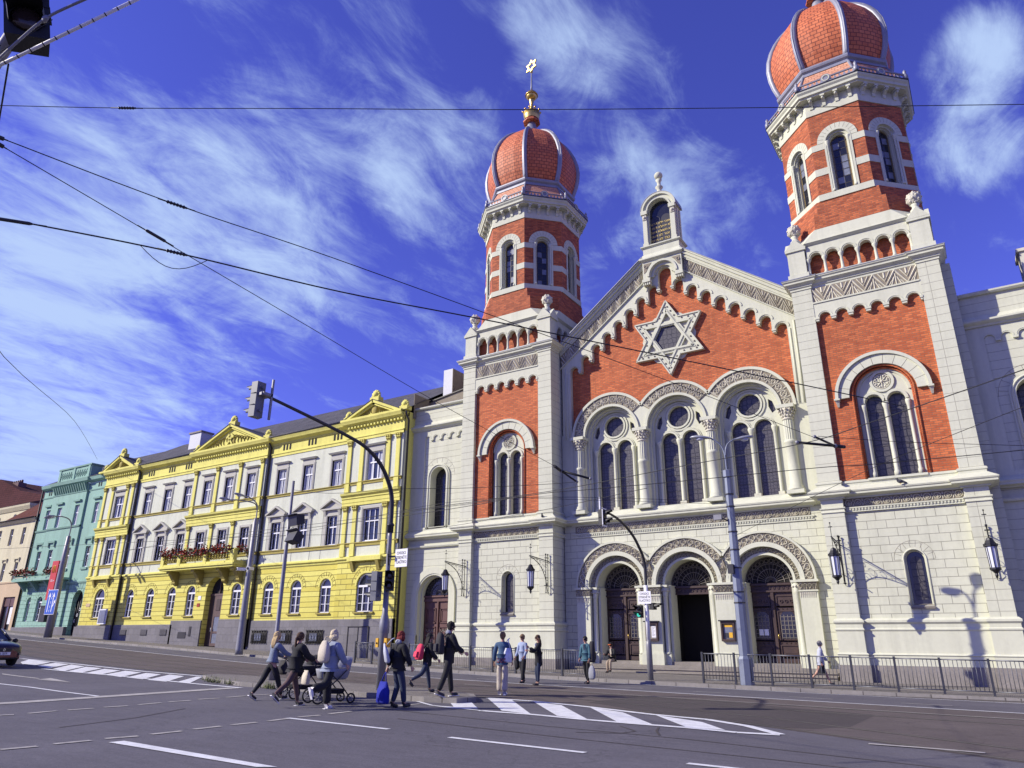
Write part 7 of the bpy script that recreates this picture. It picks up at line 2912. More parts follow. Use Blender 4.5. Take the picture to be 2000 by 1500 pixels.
def wall_lantern(x, y, z, label):
    t = thing('wall_lantern', label, 'lantern', (x, y, z), group='wrought iron lanterns on the tower walls')
    mb = MB()
    for yy in (-.10, -.32):
        mb.tube([(0, yy, -1.15), (0, yy, .75)], .022, 'iron', 5)
        mb.ball((0, yy, .8), .05, 'iron', 6)
        mb.ball((0, yy, -1.2), .045, 'iron', 6)
        mb.tube([(-.09, yy, .62), (.09, yy, .62)], .015, 'iron', 4)
    mb.tube([(0, 0, .45), (0, -2.0, .58)], .028, 'iron', 5)
    mb.tube([(0, 0, .36), (0, -2.0, .52)], .014, 'iron', 4)
    mb.tube([(0, 0, -.85), (0, -.5, -.85)], .02, 'iron', 5)
    mb.tube(catmull([(0, -.2, -.9), (0, -.42, -.4), (0, -.85, .1), (0, -1.5, .42), (0, -1.9, .5)]), .02, 'iron', 5)
    for c, r in (((-.62, .10), .13), ((-.95, .30), .10), ((-.45, -.2), .10), ((-1.25, .40), .07), ((-.3, .2), .11), ((-.2, -.5), .09)):
        mb.tube([(0, c[0] + r * math.cos(q * .7), c[1] + r * math.sin(q * .7)) for q in range(9)], .012, 'iron', 4)
    mb.tube([(0, -.1, -.6), (.0, -.25, -.95), (.0, -.1, -1.25), (0, -.02, -1.3)], .014, 'iron', 4)
    mb.tube([(0, -1.9, 1.15), (0, -1.9, .1)], .012, 'iron', 4)
    mb.tube([(-.08, -1.9, 1.0), (.08, -1.9, 1.0)], .02, 'iron', 4)
    mb.ball((0, -1.9, 1.17), .035, 'iron', 5)
    mb.build('bracket', t, local=True)
    mb = MB()
    c = (0, -1.9, 0)
    mb.lathe([(.03, .14), (.10, .10), (.13, .02), (.20, -.10), (.24, -.16), (.24, -.20), (.19, -.22)], 8, c, 'iron', smooth=False)
    for k in range(8):
        a = 2 * PI * k / 8
        mb.tube([(.19 * math.cos(a), -1.9 + .19 * math.sin(a), -.2), (.16 * math.cos(a), -1.9 + .16 * math.sin(a), -1.0)], .013, 'iron', 4)
        mb.ball((.22 * math.cos(a), -1.9 + .22 * math.sin(a), -.13), .03, 'iron', 5)
    mb.lathe([(.19, -.99), (.19, -1.06), (.12, -1.12), (.05, -1.2), (.06, -1.27), (.01, -1.36)], 8, c, 'iron', smooth=False)
    lan = mb.build('lantern', t, local=True)
    mb = MB()
    mb.lathe([(.175, -.21), (.15, -1.0)], 8, c, 'frosted', smooth=False)
    mb.build('glass', lan, local=True)


wall_lantern(-25.95, Y0, 5.35, 'leftmost iron lantern, above the side door at the left tower')
wall_lantern(-20.30, Y0, 5.35, 'iron lantern at the right corner of the left tower')
wall_lantern(-5.40, Y0, 5.30, 'iron lantern on the right tower beside the right portal')
wall_lantern(.15, Y0, 5.35, 'rightmost iron lantern, at the outer corner of the right tower')

# ---------------------------------------------------------------- notice cases on the portal piers


def notice_case(x0, x1, kind, label):
    y = 36.12
    t = thing('notice_case', label, 'notice case', ((x0 + x1) / 2, y, 1.7), group='wooden notice cases on the portal piers')
    mb = MB()
    mb.box(x0, x0 + .08, y - .16, y, 1.72, 2.62, 'door_wood')
    mb.box(x1 - .08, x1, y - .16, y, 1.72, 2.62, 'door_wood')
    mb.box(x0 + .08, x1 - .08, y - .16, y, 1.72, 1.82, 'door_wood')
    mb.box(x0 + .08, x1 - .08, y - .16, y, 2.52, 2.62, 'door_wood')
    mb.box(x0 + .08, x1 - .08, y - .05, y, 1.82, 2.52, 'granite_step')
    mb.box(x0 - .07, x1 + .07, y - .24, y, 2.625, 2.68, 'iron')
    mb.build('case', t)
    mb = MB()
    if kind == 0:
        mb.box(x0 + .30, x1 - .12, y - .07, y - .055, 1.88, 2.42, 'white_paint')
        for q in range(8):
            mb.box(x0 + .33, x1 - .16 - (q % 3) * .04, y - .074, y - .071, 2.36 - q * .055, 2.372 - q * .055, 'black_letters')
    else:
        mb.box(x0 + .14, x1 - .12, y - .07, y - .055, 1.86, 2.48, 'pane_pale')
        mb.box(x0 + .14, x1 - .12, y - .075, y - .07, 2.36, 2.48, 'yellow_box')
        mb.box(x0 + .36, x1 - .13, y - .077, y - .07, 1.88, 2.12, 'yellow_box')
        mb.box(x0 + .15, x0 + .34, y - .077, y - .07, 1.88, 2.10, 'pole_dark')
    mb.build('poster', t)


notice_case(-15.25, -14.60, 0, 'wooden notice case with a white sheet, left of the open middle portal')
notice_case(-11.38, -10.72, 1, 'wooden notice case with a yellow poster, right of the open middle portal')

# ---------------------------------------------------------------- overhead wires


def wire(pts, r, label, n=6, smooth=True, name='overhead_wire', group=None):
    t = thing(name, label, 'wire', tuple(pts[0]), group=group)
    mb = MB()
    P = catmull(pts, n) if smooth else pts
    mb.tube(P, r, 'wire_black', 5)
    mb.build('wire', t)
    return t


def insulator(t, p, d, L=.3, r=.022, shape='ribs'):
    p = Vector(p)
    d = Vector(d).normalized()
    mb = MB()
    pts, rs = [], []
    n = 13
    for k in range(n + 1):
        u = k / n
        pts.append(p + d * (u - .5) * L)
        if shape == 'ribs':
            rs.append(r * (1.0 if k % 2 else .55) * (.6 if k in (0, n) else 1))
        else:
            rs.append(r * (.6 if k in (0, n) else 1))
    mb.tube(pts, rs, 'ceramic', 7)
    mb.tube([p - d * L * .9, p + d * L * .9], r * .35, 'wire_black', 5)
    mb.build('insulator', t)


w = wire([(-11.42, 2.825, 9.0), (-11.036, 3.07, 9.0), (-9.491, 4.105, 8.99), (-7.12, 5.628, 8.99), (-4.712, 7.188, 8.99), (-1.528, 9.166, 8.99), (1.985, 11.328, 9.0)], .006, 'thin level wire across the top, passing before both towers')
insulator(w, (-9.491, 4.105, 8.99), (1.54, 1.03, 0), .26, .024)
W2 = [(-10.271, 2.782, 7.991), (-10.209, 2.944, 7.983), (-9.482, 5.105, 7.884), (-8.562, 7.349, 7.8), (-7.315, 10.94, 7.701), (-5.794, 15.724, 7.611), (-3.619, 23.308, 7.523)]
w = wire(W2, .008, 'wire with a beaded insulator, uppermost of the slanting wires at left')
insulator(w, W2[2], Vector(W2[3]) - Vector(W2[2]), .30, .03)
insulator(w, W2[1], Vector(W2[2]) - Vector(W2[1]), .10, .03, 'rod')
W3 = [(-10.347, 2.88, 7.973), (-10.338, 3.004, 7.96), (-10.394, 5.364, 7.757), (-10.421, 5.751, 7.73), (-10.722, 8.874, 7.56), (-11.221, 14.5, 7.367), (-10.1, 17.9, 6.5)]
w = wire([(-10.347, 2.88, 7.973), (-10.338, 3.004, 7.96), (-10.394, 5.364, 7.757), (-10.421, 5.751, 7.73), (-10.6, 8.8, 7.53), (-10.5, 12.8, 7.05), (-10.03, 17.68, 6.4)], .007, 'steep thin wire with a rod insulator, ending at the left bracket')
insulator(w, (-10.38, 5.35, 7.757), (-.03, 2.3, -.2), .36, .026, 'rod')
insulator(w, (-10.338, 3.004, 7.96), (-.03, 2.3, -.2), .10, .03, 'rod')
W4 = [(-12.524, 3.711, 7.994), (-12.435, 3.896, 7.989), (-12.116, 4.254, 7.976), (-10.875, 6.015, 7.923), (-9.422, 8.55, 7.861), (-7.435, 11.408, 7.798), (-3.185, 17.955, 7.691), (-1.134, 21.264, 7.651)]
w = wire(W4, .014, 'thickest slanting wire with a hanging loop, crossing before the star')
insulator(w, (-10.875, 6.015, 7.925), Vector(W4[4]) - Vector(W4[3]), .34, .035)
insulator(w, (-12.3, 4.05, 7.985), Vector(W4[2]) - Vector(W4[1]), .52, .03, 'rod')
mb = MB()
a, b = Vector((-11.2, 5.55, 7.935)), Vector((-10.6, 6.45, 7.91))
mb.tube([a.lerp(b, k / 10) - Vector((0, 0, .30 * math.sin(PI * k / 10))) for k in range(11)], .007, 'wire_black', 5)
mb.build('loop', w)
wire([(-9.5, 2.6, 8.6), (-24, 8.0, 10.2), (-47, 21.5, 14.6), (-70.44, 35.0, 17.98)], .012, 'long thin wire falling to the parapet of the mint green house')
t = wire([(-18.32, 20.43, 6.2), (-15.74, 20.23, 6.2), (-12.55, 20.05, 6.2), (-10.34, 19.74, 6.2), (-6.67, 18.81, 6.2), (-3.29, 18.03, 6.2), (-1.64, 16.97, 6.2), (1.12, 14.87, 6.2), (1.68, 14.32, 6.2)], .011, 'tram contact wire rising to the right edge before the right tower', group='tram contact wires')
wire([(-40, 22.5, 6.3), (-19.27, 21.3, 6.22), (-12.5, 20.19, 6.2), (-10.25, 20.35, 6.2), (-7.36, 20.66, 6.2), (-3.56, 20.92, 6.2), (-2.23, 21.24, 6.2), (1.23, 21.55, 6.2), (4, 21.6, 6.2)], .011, 'nearly level tram contact wire across the lower windows', group='tram contact wires')
wire([(-21.3, 17.8, 6.9), (-18.17, 16.9, 6.3), (-15.42, 17.14, 6.2), (-13.97, 17.92, 6.2), (-12.67, 18.42, 6.2), (-11.1, 18.92, 6.2), (-10.02, 19.13, 6.2)], .008, 'thin wire from the pole with black boxes to the left bracket')
wire([(-48.79, 19.78, 6.6), (-31.15, 24.03, 6.6), (-23.82, 26.65, 6.6), (-15.0, 24.5, 6.5), (-9, 22.0, 6.4)], .010, 'thin wire running low across the yellow house')
wire([(-66.9, 32.2, 7.6), (-52, 27.5, 7.1), (-38, 24.5, 6.9), (-23, 23, 6.7), (-12, 21, 6.4)], .010, 'thin wire from the mint house lamp post to the portals')
wire([(-39.9, 30.6, 7.6), (-28, 26, 7.1), (-16, 22.5, 6.8), (-8.35, 29.0, 7.0)], .008, 'thin wire between the two lamp posts')
wire([(-8.35, 29.0, 5.6), (-5.5, 26, 6.0), (-2.0, 22, 6.35), (2, 18, 6.6)], .008, 'thin wire from the blue grey lamp post to the right edge')
wire([(-8.35, 29.0, 6.9), (-11.5, 25, 6.7), (-14, 21.5, 6.5)], .007, 'short thin wire left of the blue grey lamp post')
wire([(-3.0, 18.5, 6.45), (-1.2, 19.6, 6.3), (1.5, 21.5, 6.25), (4, 23.5, 6.2)], .007, 'short wire from the right bracket to the right edge')


def wire_bracket(pts, label):
    t = thing('wire_bracket', label, 'bracket', pts[0], group='forked wire brackets over the tram lane')
    mb = MB()
    P = [Vector(p) for p in pts]
    mb.tube([P[0], P[1]], .045, 'wire_black', 6)
    mb.tube([P[1], P[2]], .035, 'wire_black', 6)
    mb.tube([P[1], P[3]], .028, 'wire_black', 6)
    mb.ball(P[1], .06, 'pole_grey', 7)
    mb.ball(P[2], .05, 'pole_grey', 7)
    mb.ball(P[3], .045, 'pole_grey', 7)
    mb.build('bracket', t)


wire_bracket([(-10.03, 17.68, 6.4), (-10.13, 18.23, 6.38), (-9.35, 18.6, 6.12), (-9.85, 18.7, 6.1)], 'black forked wire bracket before the inner corner of the left tower')
wire_bracket([(-2.6, 19.74, 6.4), (-2.79, 19.5, 6.4), (-3.52, 18.55, 6.38), (-3.05, 18.3, 6.40)], 'black forked wire bracket before the left edge of the right tower')

# pigeons on the ledges
mat('pigeon', (.07, .07, .08), .7, var=.2)


def pigeon(x, y, z, rz, label):
    t = thing('pigeon', label, 'pigeon', (x, y, z), rz, 'pigeons on the ledges')
    mb = MB()
    mb.ball((0, 0, .13), .10, 'pigeon', 8, (.75, 1.5, .8))
    mb.ball((0, -.13, .24), .05, 'pigeon', 7)
    mb.tube([(0, -.09, .15), (0, -.13, .23)], [.055, .035], 'pigeon', 7)
    mb.tube([(0, .08, .13), (0, .27, .06)], [.06, .03], 'pigeon', 6)
    mb.tube([(0, -.17, .24), (0, -.21, .23)], [.014, .004], 'pole_grey', 5)
    for s_ in (-.03, .03):
        mb.tube([(s_, 0, .06), (s_, -.01, 0)], .008, 'arch_yellow', 4)
    mb.build('body', t, local=True)


pigeon(-20.5, 34.7, 8.12, rad(20), 'dark pigeon on the ledge at the right corner of the left tower')
pigeon(-2.6, 34.75, 8.12, rad(-60), 'dark pigeon on the ledge in the middle of the right tower')

# ---------------------------------------------------------------- car at the left edge
mat('car_paint', (.012, .012, .022), .28, metal=.3, var=.05, coat=.8)
mat('car_red_reflection', (.16, .03, .02), .4, var=.1, coat=.5)  # reddish reflection painted into the colour of the lower bodywork
mat('car_glass', (.02, .025, .03), .05, var=.1, spec=.8)
mat('tyre', (.015, .015, .016), .8, var=.1)
mat('headlamp', (.75, .74, .70), .12, var=.05, spec=.8)
mat('chrome', (.6, .6, .62), .2, metal=.9, var=0)
car = thing('parked_car', 'dark blue hatchback cut off by the left edge, facing right', 'car', (-36.2, 14.75, g(-36)), rad(-90 + 3))
mb = MB()
# local: x = right of car, y = forward, z up; cross sections along y
secs = []


def car_sec(y, w, zlow, zbelt, zhood, wt, ztop):
    """half outline from bottom to top centre"""
    h = [(w * .93, zlow), (w, zlow + .12), (w * 1.01, (zlow + zbelt) / 2), (w * .99, zbelt), (w * .93, zhood), (wt, ztop), (wt * .55, ztop + .03), (0, ztop + .035)]
    return [(a, y, b) for a, b in h] + [(-a, y, b) for a, b in reversed(h[:-1])]


S_ = [(-2.0, .66, .35, .78, .90, .50, 1.05), (-1.85, .80, .25, .85, .97, .62, 1.32), (-1.2, .85, .22, .88, .98, .62, 1.44), (-.3, .86, .22, .88, .97, .62, 1.46), (.35, .86, .22, .87, .95, .60, 1.42),
      (.95, .86, .22, .86, .92, .66, 1.02), (1.15, .86, .22, .85, .90, .68, .96), (1.65, .83, .24, .80, .85, .66, .88), (1.92, .76, .26, .70, .76, .60, .80), (2.03, .66, .30, .56, .66, .50, .70), (2.06, .56, .34, .50, .56, .40, .60)]
rings = [mb.add(car_sec(*s__)) for s__ in S_]
nn = 15
for ri_, (a, b) in enumerate(zip(rings, rings[1:])):
    for q in range(nn - 1):
        glass = ri_ in (1, 2, 3, 4) and q in (4, 9)
        if ri_ == 4 and 5 <= q <= 8:
            glass = True
        if ri_ == 0 and 5 <= q <= 8:
            glass = True
        m_ = 'car_glass' if glass else ('car_red_reflection' if q in (0, 13) and ri_ > 5 else 'car_paint')
        mb.face((a + q, a + q + 1, b + q + 1, b + q), m_, not glass)
    mb.face((a + nn - 1, a, b, b + nn - 1), 'tyre')
mb.face([rings[-1] + q for q in range(nn)], 'car_red_reflection')
mb.face([rings[0] + q for q in range(nn)], 'car_paint')
body = mb.build('body', car, local=True)
mb = MB()
for s_ in (-1, 1):
    mb.tube([(s_ * .60, .36, 1.45), (s_ * .72, 1.0, 1.0)], .04, 'car_paint', 6)
mb.box(-.30, .30, 2.04, 2.08, .56, .68, 'signal_black')
mb.box(-.62, .62, 2.0, 2.05, .30, .40, 'signal_black')
mb.build('grille', car, local=True)
for s_ in (-1, 1):
    mb = MB()
    mb.hull8([(s_ * .36, 2.02, .56), (s_ * .70, 1.90, .60), (s_ * .70, 1.7, .62), (s_ * .36, 1.9, .6)], [(s_ * .46, 1.98, .68), (s_ * .745, 1.80, .80), (s_ * .74, 1.62, .82), (s_ * .46, 1.85, .74)], 'headlamp')
    mb.build('headlight', car, local=True)
    mb = MB()
    mb.ball((s_ * .98, .85, .98), .12, 'signal_black', 8, (1, .6, .75))
    mb.tube([(s_ * .84, .88, .93), (s_ * .95, .85, .96)], .03, 'signal_black', 5)
    mb.build('wing_mirror', car, local=True)
mb = MB()
mb.box(-.27, .27, 2.075, 2.095, .43, .545, 'white_paint')
pl_ = mb.build('number_plate', car, local=True)
text_mesh('plate_number', 'E 3J59', .11, Matrix.Translation((0, 2.098, .487)) @ Matrix.Rotation(PI, 4, 'Z') @ FRONT, 'black_letters', pl_, .001, local=True)
mb = MB()
dm = [(0, .70), (.05, .63), (0, .56), (-.05, .63)]
mb.M = Matrix.Translation((0, 2.10, 0)) @ Matrix.Rotation(PI, 4, 'Z')
mb.prism(dm, -.01, .02, 'chrome', holes=[[(0, .672), (.028, .63), (0, .588), (-.028, .63)]])
mb.build('badge', car, local=True)
for s_ in (-1, 1):
    for yy in (1.30, -1.25):
        mb = MB()
        mb.lathe([(.20, -.09), (.30, -.09), (.31, -.04), (.31, .06), (.28, .09), (.20, .09)], 18, (s_ * .76, yy, .31), 'tyre', axis='x')
        wh_ = mb.build('wheel', car, local=True)
        mb = MB()
        mb.lathe([(.20, s_ * .095), (.17, s_ * .07), (.05, s_ * .08), (.01, s_ * .09)], 14, (s_ * .76, yy, .31), 'chrome', axis='x')
        mb.build('rim', wh_, local=True)
# ================================================================ people
mat('skin', (.50, .28, .19), .6, var=.06)
mat('lips', (.35, .10, .09), .6, var=0)
mat('eye_white', (.6, .6, .58), .4, var=0)
mat('shoe_dark', (.03, .03, .033), .6, var=.1)
mat('shoe_white', (.70, .69, .67), .6, var=.05)
for n_, c_ in dict(denim_light=(.17, .205, .26), denim_blue=(.028, .040, .075), denim_pale=(.25, .29, .37), black_cloth=(.012, .012, .014), dark_cloth=(.03, .028, .03), brown_leggings=(.10, .06, .055),
                   grey_cloth=(.30, .31, .34), beige_cloth=(.52, .46, .37), teal_print=(.05, .13, .17), cream_cloth=(.58, .52, .40), blue_jacket=(.05, .10, .18), shirt_blue=(.32, .38, .52),
                   white_cloth=(.66, .68, .72), pale_blue=(.46, .48, .54), pink_bag=(.75, .05, .10), orange_cap=(.70, .16, .02), blue_bag=(.01, .02, .30), tan_cloth=(.33, .26, .18), check=(.30, .10, .12),
                   hair_blond=(.52, .38, .18), hair_pale=(.62, .52, .34), hair_brown=(.075, .04, .02), hair_black=(.015, .012, .01), hair_red=(.17, .018, .012), hair_grey=(.20, .19, .19), hair_light_brown=(.20, .12, .06)).items():
    mat(n_, c_, .85, var=.22, vscale=4, bump=.4, bscale=30)


def skin_bake(verts, edges, radii, root=0, sub=1):
    """grow one continuous tapered surface over a skeleton"""
    me = bpy.data.meshes.new('tmp')
    me.from_pydata([tuple(v) for v in verts], edges, [])
    o = bpy.data.objects.new('tmp', me)
    COL.objects.link(o)
    m_ = o.modifiers.new('s', 'SKIN')
    m_.branch_smoothing = .5
    sv = me.skin_vertices[0].data
    for i, r in enumerate(radii):
        sv[i].radius = r if isinstance(r, (tuple, list)) else (r, r)
        sv[i].use_root = (i == root)
    s_ = o.modifiers.new('d', 'SUBSURF')
    s_.levels = sub
    s_.render_levels = sub
    dg = bpy.context.evaluated_depsgraph_get()
    dg.update()
    e = o.evaluated_get(dg)
    em = e.to_mesh()
    V = [v.co.copy() for v in em.vertices]
    Fc = [tuple(p.vertices) for p in em.polygons]
    e.to_mesh_clear()
    bpy.data.objects.remove(o)
    bpy.data.meshes.remove(me)
    return V, Fc


def put(mb, VF, m):
    V, Fc = VF
    i = mb.add(V)
    for f in Fc:
        m_ = m(sum((V[k] for k in f), Vector()) / len(f)) if callable(m) else m
        mb.face([i + k for k in f], m_, True)


def make_person(x, y, rz, H, pose, look, label, z=None, slim=1.0):
    """pose: legs (hipL, kneeL, hipR, kneeR), arms (shL, elL, shR, elR), splay, lean, feet pitch; local +Y is forward"""
    z0 = (g(x) if z is None else z)
    t = thing('person', label, 'person', (x, y, z0), rz)
    hipL, kL, hipR, kR = [rad(a) for a in pose['legs']]
    aL, eL, aR, eR = [rad(a) for a in pose['arms']]
    spl = rad(pose.get('splay', 8))
    lean = rad(pose.get('lean', 2))
    fp = pose.get('feet', (0, 0))
    J = {}
    pel = Vector((0, 0, .53 * H))
    hw = .052 * H
    sh = .100 * H * look.get('shoulder', 1.0)
    J['pel'] = pel
    up_ = lambda d: pel + Vector((0, math.sin(lean) * d * H, math.cos(lean) * d * H))
    J['waist'], J['chest'], J['upper'], J['neck'] = up_(.085), up_(.19), up_(.275), up_(.325)
    J['headb'] = J['neck'] + Vector((0, .006 * H, .03 * H))
    J['head'] = J['neck'] + Vector((0, .016 * H, .075 * H))
    J['crown'] = J['neck'] + Vector((0, .010 * H, .118 * H))
    for s_, sg, a, k, fpi in (('L', -1, hipL, kL, fp[0]), ('R', 1, hipR, kR, fp[1])):
        hp = pel + Vector((sg * hw, 0, -.02 * H))
        kn = hp + Vector((sg * .004 * H, math.sin(a), -math.cos(a))) * .245 * H if False else hp + Vector((0, math.sin(a) * .245 * H, -math.cos(a) * .245 * H))
        an = kn + Vector((0, math.sin(a - k) * .245 * H, -math.cos(a - k) * .245 * H))
        f_ = rad(fpi)
        toe = an + Vector((sg * .012 * H, math.cos(f_) * .105 * H, math.sin(f_) * .105 * H - .022 * H * math.cos(f_)))
        heel = an + Vector((0, -.03 * H * math.cos(f_), -.02 * H - .03 * H * math.sin(f_)))
        J['hip' + s_], J['knee' + s_], J['ank' + s_], J['toe' + s_], J['heel' + s_] = hp, kn, an, toe, heel
    for s_, sg, a, e in (('L', -1, aL, eL), ('R', 1, aR, eR)):
        sp = J['upper'] + Vector((sg * sh, 0, -.005 * H))
        el = sp + Vector((sg * math.sin(spl), math.sin(a) * math.cos(spl), -math.cos(a) * math.cos(spl))) * .165 * H
        cr = pose.get('cross' + s_, 0)
        wr = el + Vector((sg * math.sin(spl) * .3 - sg * cr, math.sin(a + e), -math.cos(a + e))).normalized() * .145 * H
        J['sh' + s_], J['el' + s_], J['wr' + s_] = sp, el, wr
    if pose.get('sit'):
        low = min(J['toeL'].z, J['toeR'].z, J['heelL'].z, J['heelR'].z) - .02 * H
    else:
        low = min(J['toeL'].z, J['toeR'].z, J['heelL'].z, J['heelR'].z) - .018 * H
    for k_ in J:
        J[k_] = J[k_] - Vector((0, 0, low))
    t['_h'] = 0
    del t['_h']
    h = H * slim
    # ---- body: one continuous surface
    order = ['pel', 'waist', 'chest', 'upper', 'neck', 'headb', 'head', 'crown', 'hipL', 'kneeL', 'ankL', 'toeL', 'hipR', 'kneeR', 'ankR', 'toeR', 'shL', 'elL', 'wrL', 'shR', 'elR', 'wrR']
    ix = {k: i for i, k in enumerate(order)}
    R0 = dict(pel=(.062 * h, .050 * h), waist=(.055 * h, .045 * h), chest=(.066 * h, .050 * h), upper=(.060 * h, .045 * h), neck=.030 * H, headb=.034 * H, head=(.045 * H, .053 * H), crown=(.036 * H, .042 * H),
              hipL=.043 * h, kneeL=.030 * h, ankL=.018 * h, toeL=.010 * h, hipR=.043 * h, kneeR=.030 * h, ankR=.018 * h, toeR=.010 * h,
              shL=.027 * h, elL=.019 * h, wrL=.015 * h, shR=.027 * h, elR=.019 * h, wrR=.015 * h)
    E_ = [('pel', 'waist'), ('waist', 'chest'), ('chest', 'upper'), ('upper', 'neck'), ('neck', 'headb'), ('headb', 'head'), ('head', 'crown'), ('pel', 'hipL'), ('hipL', 'kneeL'), ('kneeL', 'ankL'), ('ankL', 'toeL'),
          ('pel', 'hipR'), ('hipR', 'kneeR'), ('kneeR', 'ankR'), ('ankR', 'toeR'), ('upper', 'shL'), ('shL', 'elL'), ('elL', 'wrL'), ('upper', 'shR'), ('shR', 'elR'), ('elR', 'wrR')]
    mb = MB()
    put(mb, skin_bake([J[k] for k in order], [(ix[a], ix[b]) for a, b in E_], [R0[k] for k in order]), 'skin')
    # face
    hc = J['head']
    fy = hc.y + .053 * H
    mb.ball((hc.x, fy - .002 * H, hc.z - .002 * H), .010 * H, 'skin', 6, (.8, 1.3, 1.5))
    for s_ in (-1, 1):
        mb.ball((hc.x + s_ * .018 * H, fy - .008 * H, hc.z + .012 * H), .0065 * H, 'eye_white', 6, (1.3, .7, .8))
        mb.ball((hc.x + s_ * .018 * H, fy - .0045 * H, hc.z + .012 * H), .0035 * H, 'hair_black', 5)
        mb.ball((hc.x + s_ * .047 * H, hc.y - .004 * H, hc.z + .002 * H), .012 * H, 'skin', 6, (.4, .8, 1.3))
    mb.ball((hc.x, fy - .007 * H, hc.z - .024 * H), .010 * H, 'lips', 6, (1.3, .5, .4))
    mb.ball((hc.x, fy - .014 * H, hc.z - .042 * H), .016 * H, 'skin', 6, (1.1, .8, .7))
    # hands: palm, four curled fingers, thumb from the side
    for s_, sg in (('L', -1), ('R', 1)):
        wr, el = J['wr' + s_], J['el' + s_]
        d = (wr - el).normalized()
        side = Vector((0, 1, 0)) - d * d.y
        side = side.normalized() if side.length > .1 else Vector((0, 0, 1))
        nrm = d.cross(side).normalized() * sg
        p0 = wr + d * .004 * H
        p1 = wr + d * .050 * H
        V4 = []
        for pp, w_, th in ((p0, .013 * H, .009 * H), (p1, .022 * H, .007 * H)):
            for a_, b_ in ((-1, -1), (1, -1), (1, 1), (-1, 1)):
                V4.append(pp + side * w_ * a_ + nrm * th * b_)
        mb.hull8(V4[:4], V4[4:], 'skin')
        for q, ln in enumerate((.036, .042, .040, .031)):
            b0 = p1 + side * (.017 - .0113 * q) * H - d * .004 * H
            curl = pose.get('curl', .5)
            b1 = b0 + (d * math.cos(curl) - nrm * math.sin(curl)) * ln * .5 * H
            b2 = b1 + (d * math.cos(curl * 2.2) - nrm * math.sin(curl * 2.2)) * ln * .5 * H
            mb.tube([b0, b1, b2], [.0056 * H, .0052 * H, .004 * H], 'skin', 6)
        b0 = p0.lerp(p1, .35) + side * .016 * H
        mb.tube([b0, b0 + side * .014 * H + d * .014 * H - nrm * .006 * H, b0 + side * .017 * H + d * .032 * H - nrm * .012 * H], [.0066 * H, .006 * H, .0045 * H], 'skin', 6)
    mb.build('body', t, local=True)
    # ---- clothes
    top, topm = look['top'], look['topm']
    lowk = {'short': -.0, 'normal': -.03, 'long': -.12, 'coat': -.20}[top]
    vs = [J['pel'] + Vector((0, -.0 * H, lowk * H)), J['pel'] + Vector((0, 0, .02 * H)), J['waist'], J['chest'], J['upper'], J['neck'] - Vector((0, 0, .012 * H)), J['shL'], J['elL'], J['elL'].lerp(J['wrL'], .93), J['shR'], J['elR'], J['elR'].lerp(J['wrR'], .93)]
    b_ = look.get('bulk', .012) * H
    wx = .012 * H if top in ('long', 'coat') else 0
    rd = [(.074 * h + b_ + wx, .062 * h + b_ + wx), (.074 * h + b_, .060 * h + b_), (.064 * h + b_, .052 * h + b_), (.076 * h + b_, .058 * h + b_), (.066 * h + b_, .052 * h + b_), (.034 * H, .036 * H),
          .034 * h + b_ * .9, .025 * h + b_ * .9, .018 * h + b_ * .8, .034 * h + b_ * .9, .025 * h + b_ * .9, .018 * h + b_ * .8]
    if top == 'short':
        vs = vs[1:]
        rd = rd[1:]
        ed = [(0, 1), (1, 2), (2, 3), (3, 4), (3, 5), (5, 6), (6, 7), (3, 8), (8, 9), (9, 10)]
    else:
        ed = [(0, 1), (1, 2), (2, 3), (3, 4), (4, 5), (4, 6), (6, 7), (7, 8), (4, 9), (9, 10), (10, 11)]
    mb = MB()
    put(mb, skin_bake(vs, ed, rd, 1), topm)
    if look.get('hood'):
        c = J['neck'] + Vector((0, -.035 * H, -.004 * H))
        mb.ball(c, .048 * H, look['hood'], 10, (1.35, .8, .8))
    if look.get('collar'):
        mb.ball(J['neck'] + Vector((0, 0, .0)), .036 * H, look['collar'], 10, (1.1, 1.1, .5))
    if look.get('front'):
        c = J['chest'] + Vector((0, .050 * H + b_, 0))
        mb.hull8([c + Vector(p) for p in ((-.028 * H, -.02 * H, -.11 * H), (.028 * H, -.02 * H, -.11 * H), (.028 * H, -.05 * H, -.11 * H), (-.028 * H, -.05 * H, -.11 * H))],
                 [c + Vector(p) for p in ((-.022 * H, .006 * H, .10 * H), (.022 * H, .006 * H, .10 * H), (.022 * H, -.04 * H, .10 * H), (-.022 * H, -.04 * H, .10 * H))], look['front'])
    mb.build('jacket' if look.get('bulk', .012) > .012 else 'top', t, local=True)
    bot, botm = look['bot'], look['botm']
    mb = MB()
    if bot == 'skirt':
        kz = J['kneeL'].z * .5 + J['kneeR'].z * .5 - .03 * H
        c = (J['kneeL'] + J['kneeR']) / 2
        rings = []
        for u, w_, d_ in ((0, .075, .062), (.3, .088, .075), (.7, .092, .085), (1, .098, .095)):
            p = J['pel'].lerp(Vector((c.x, c.y, kz)), u)
            ring_ = []
            for q in range(18):
                a = 2 * PI * q / 18
                rr_ = 1 + .05 * math.cos(a * 6) * u
                ring_.append(Vector((p.x + w_ * h * rr_ * math.cos(a), p.y + d_ * h * rr_ * math.sin(a), p.z)))
            rings.append(mb.add(ring_))
        for a, b in zip(rings, rings[1:]):
            for q in range(18):
                q2 = (q + 1) % 18
                mb.face((a + q2, a + q, b + q, b + q2), botm, True)
        mb.face([rings[-1] + q for q in range(18)], botm)
        mb.face([rings[0] + q for q in range(18)], botm)
    else:
        e_ = {'tight': .007, 'normal': .011, 'wide': .020}[bot] * H
        cuff = {'tight': .006, 'normal': .018, 'wide': .040}[bot] * H
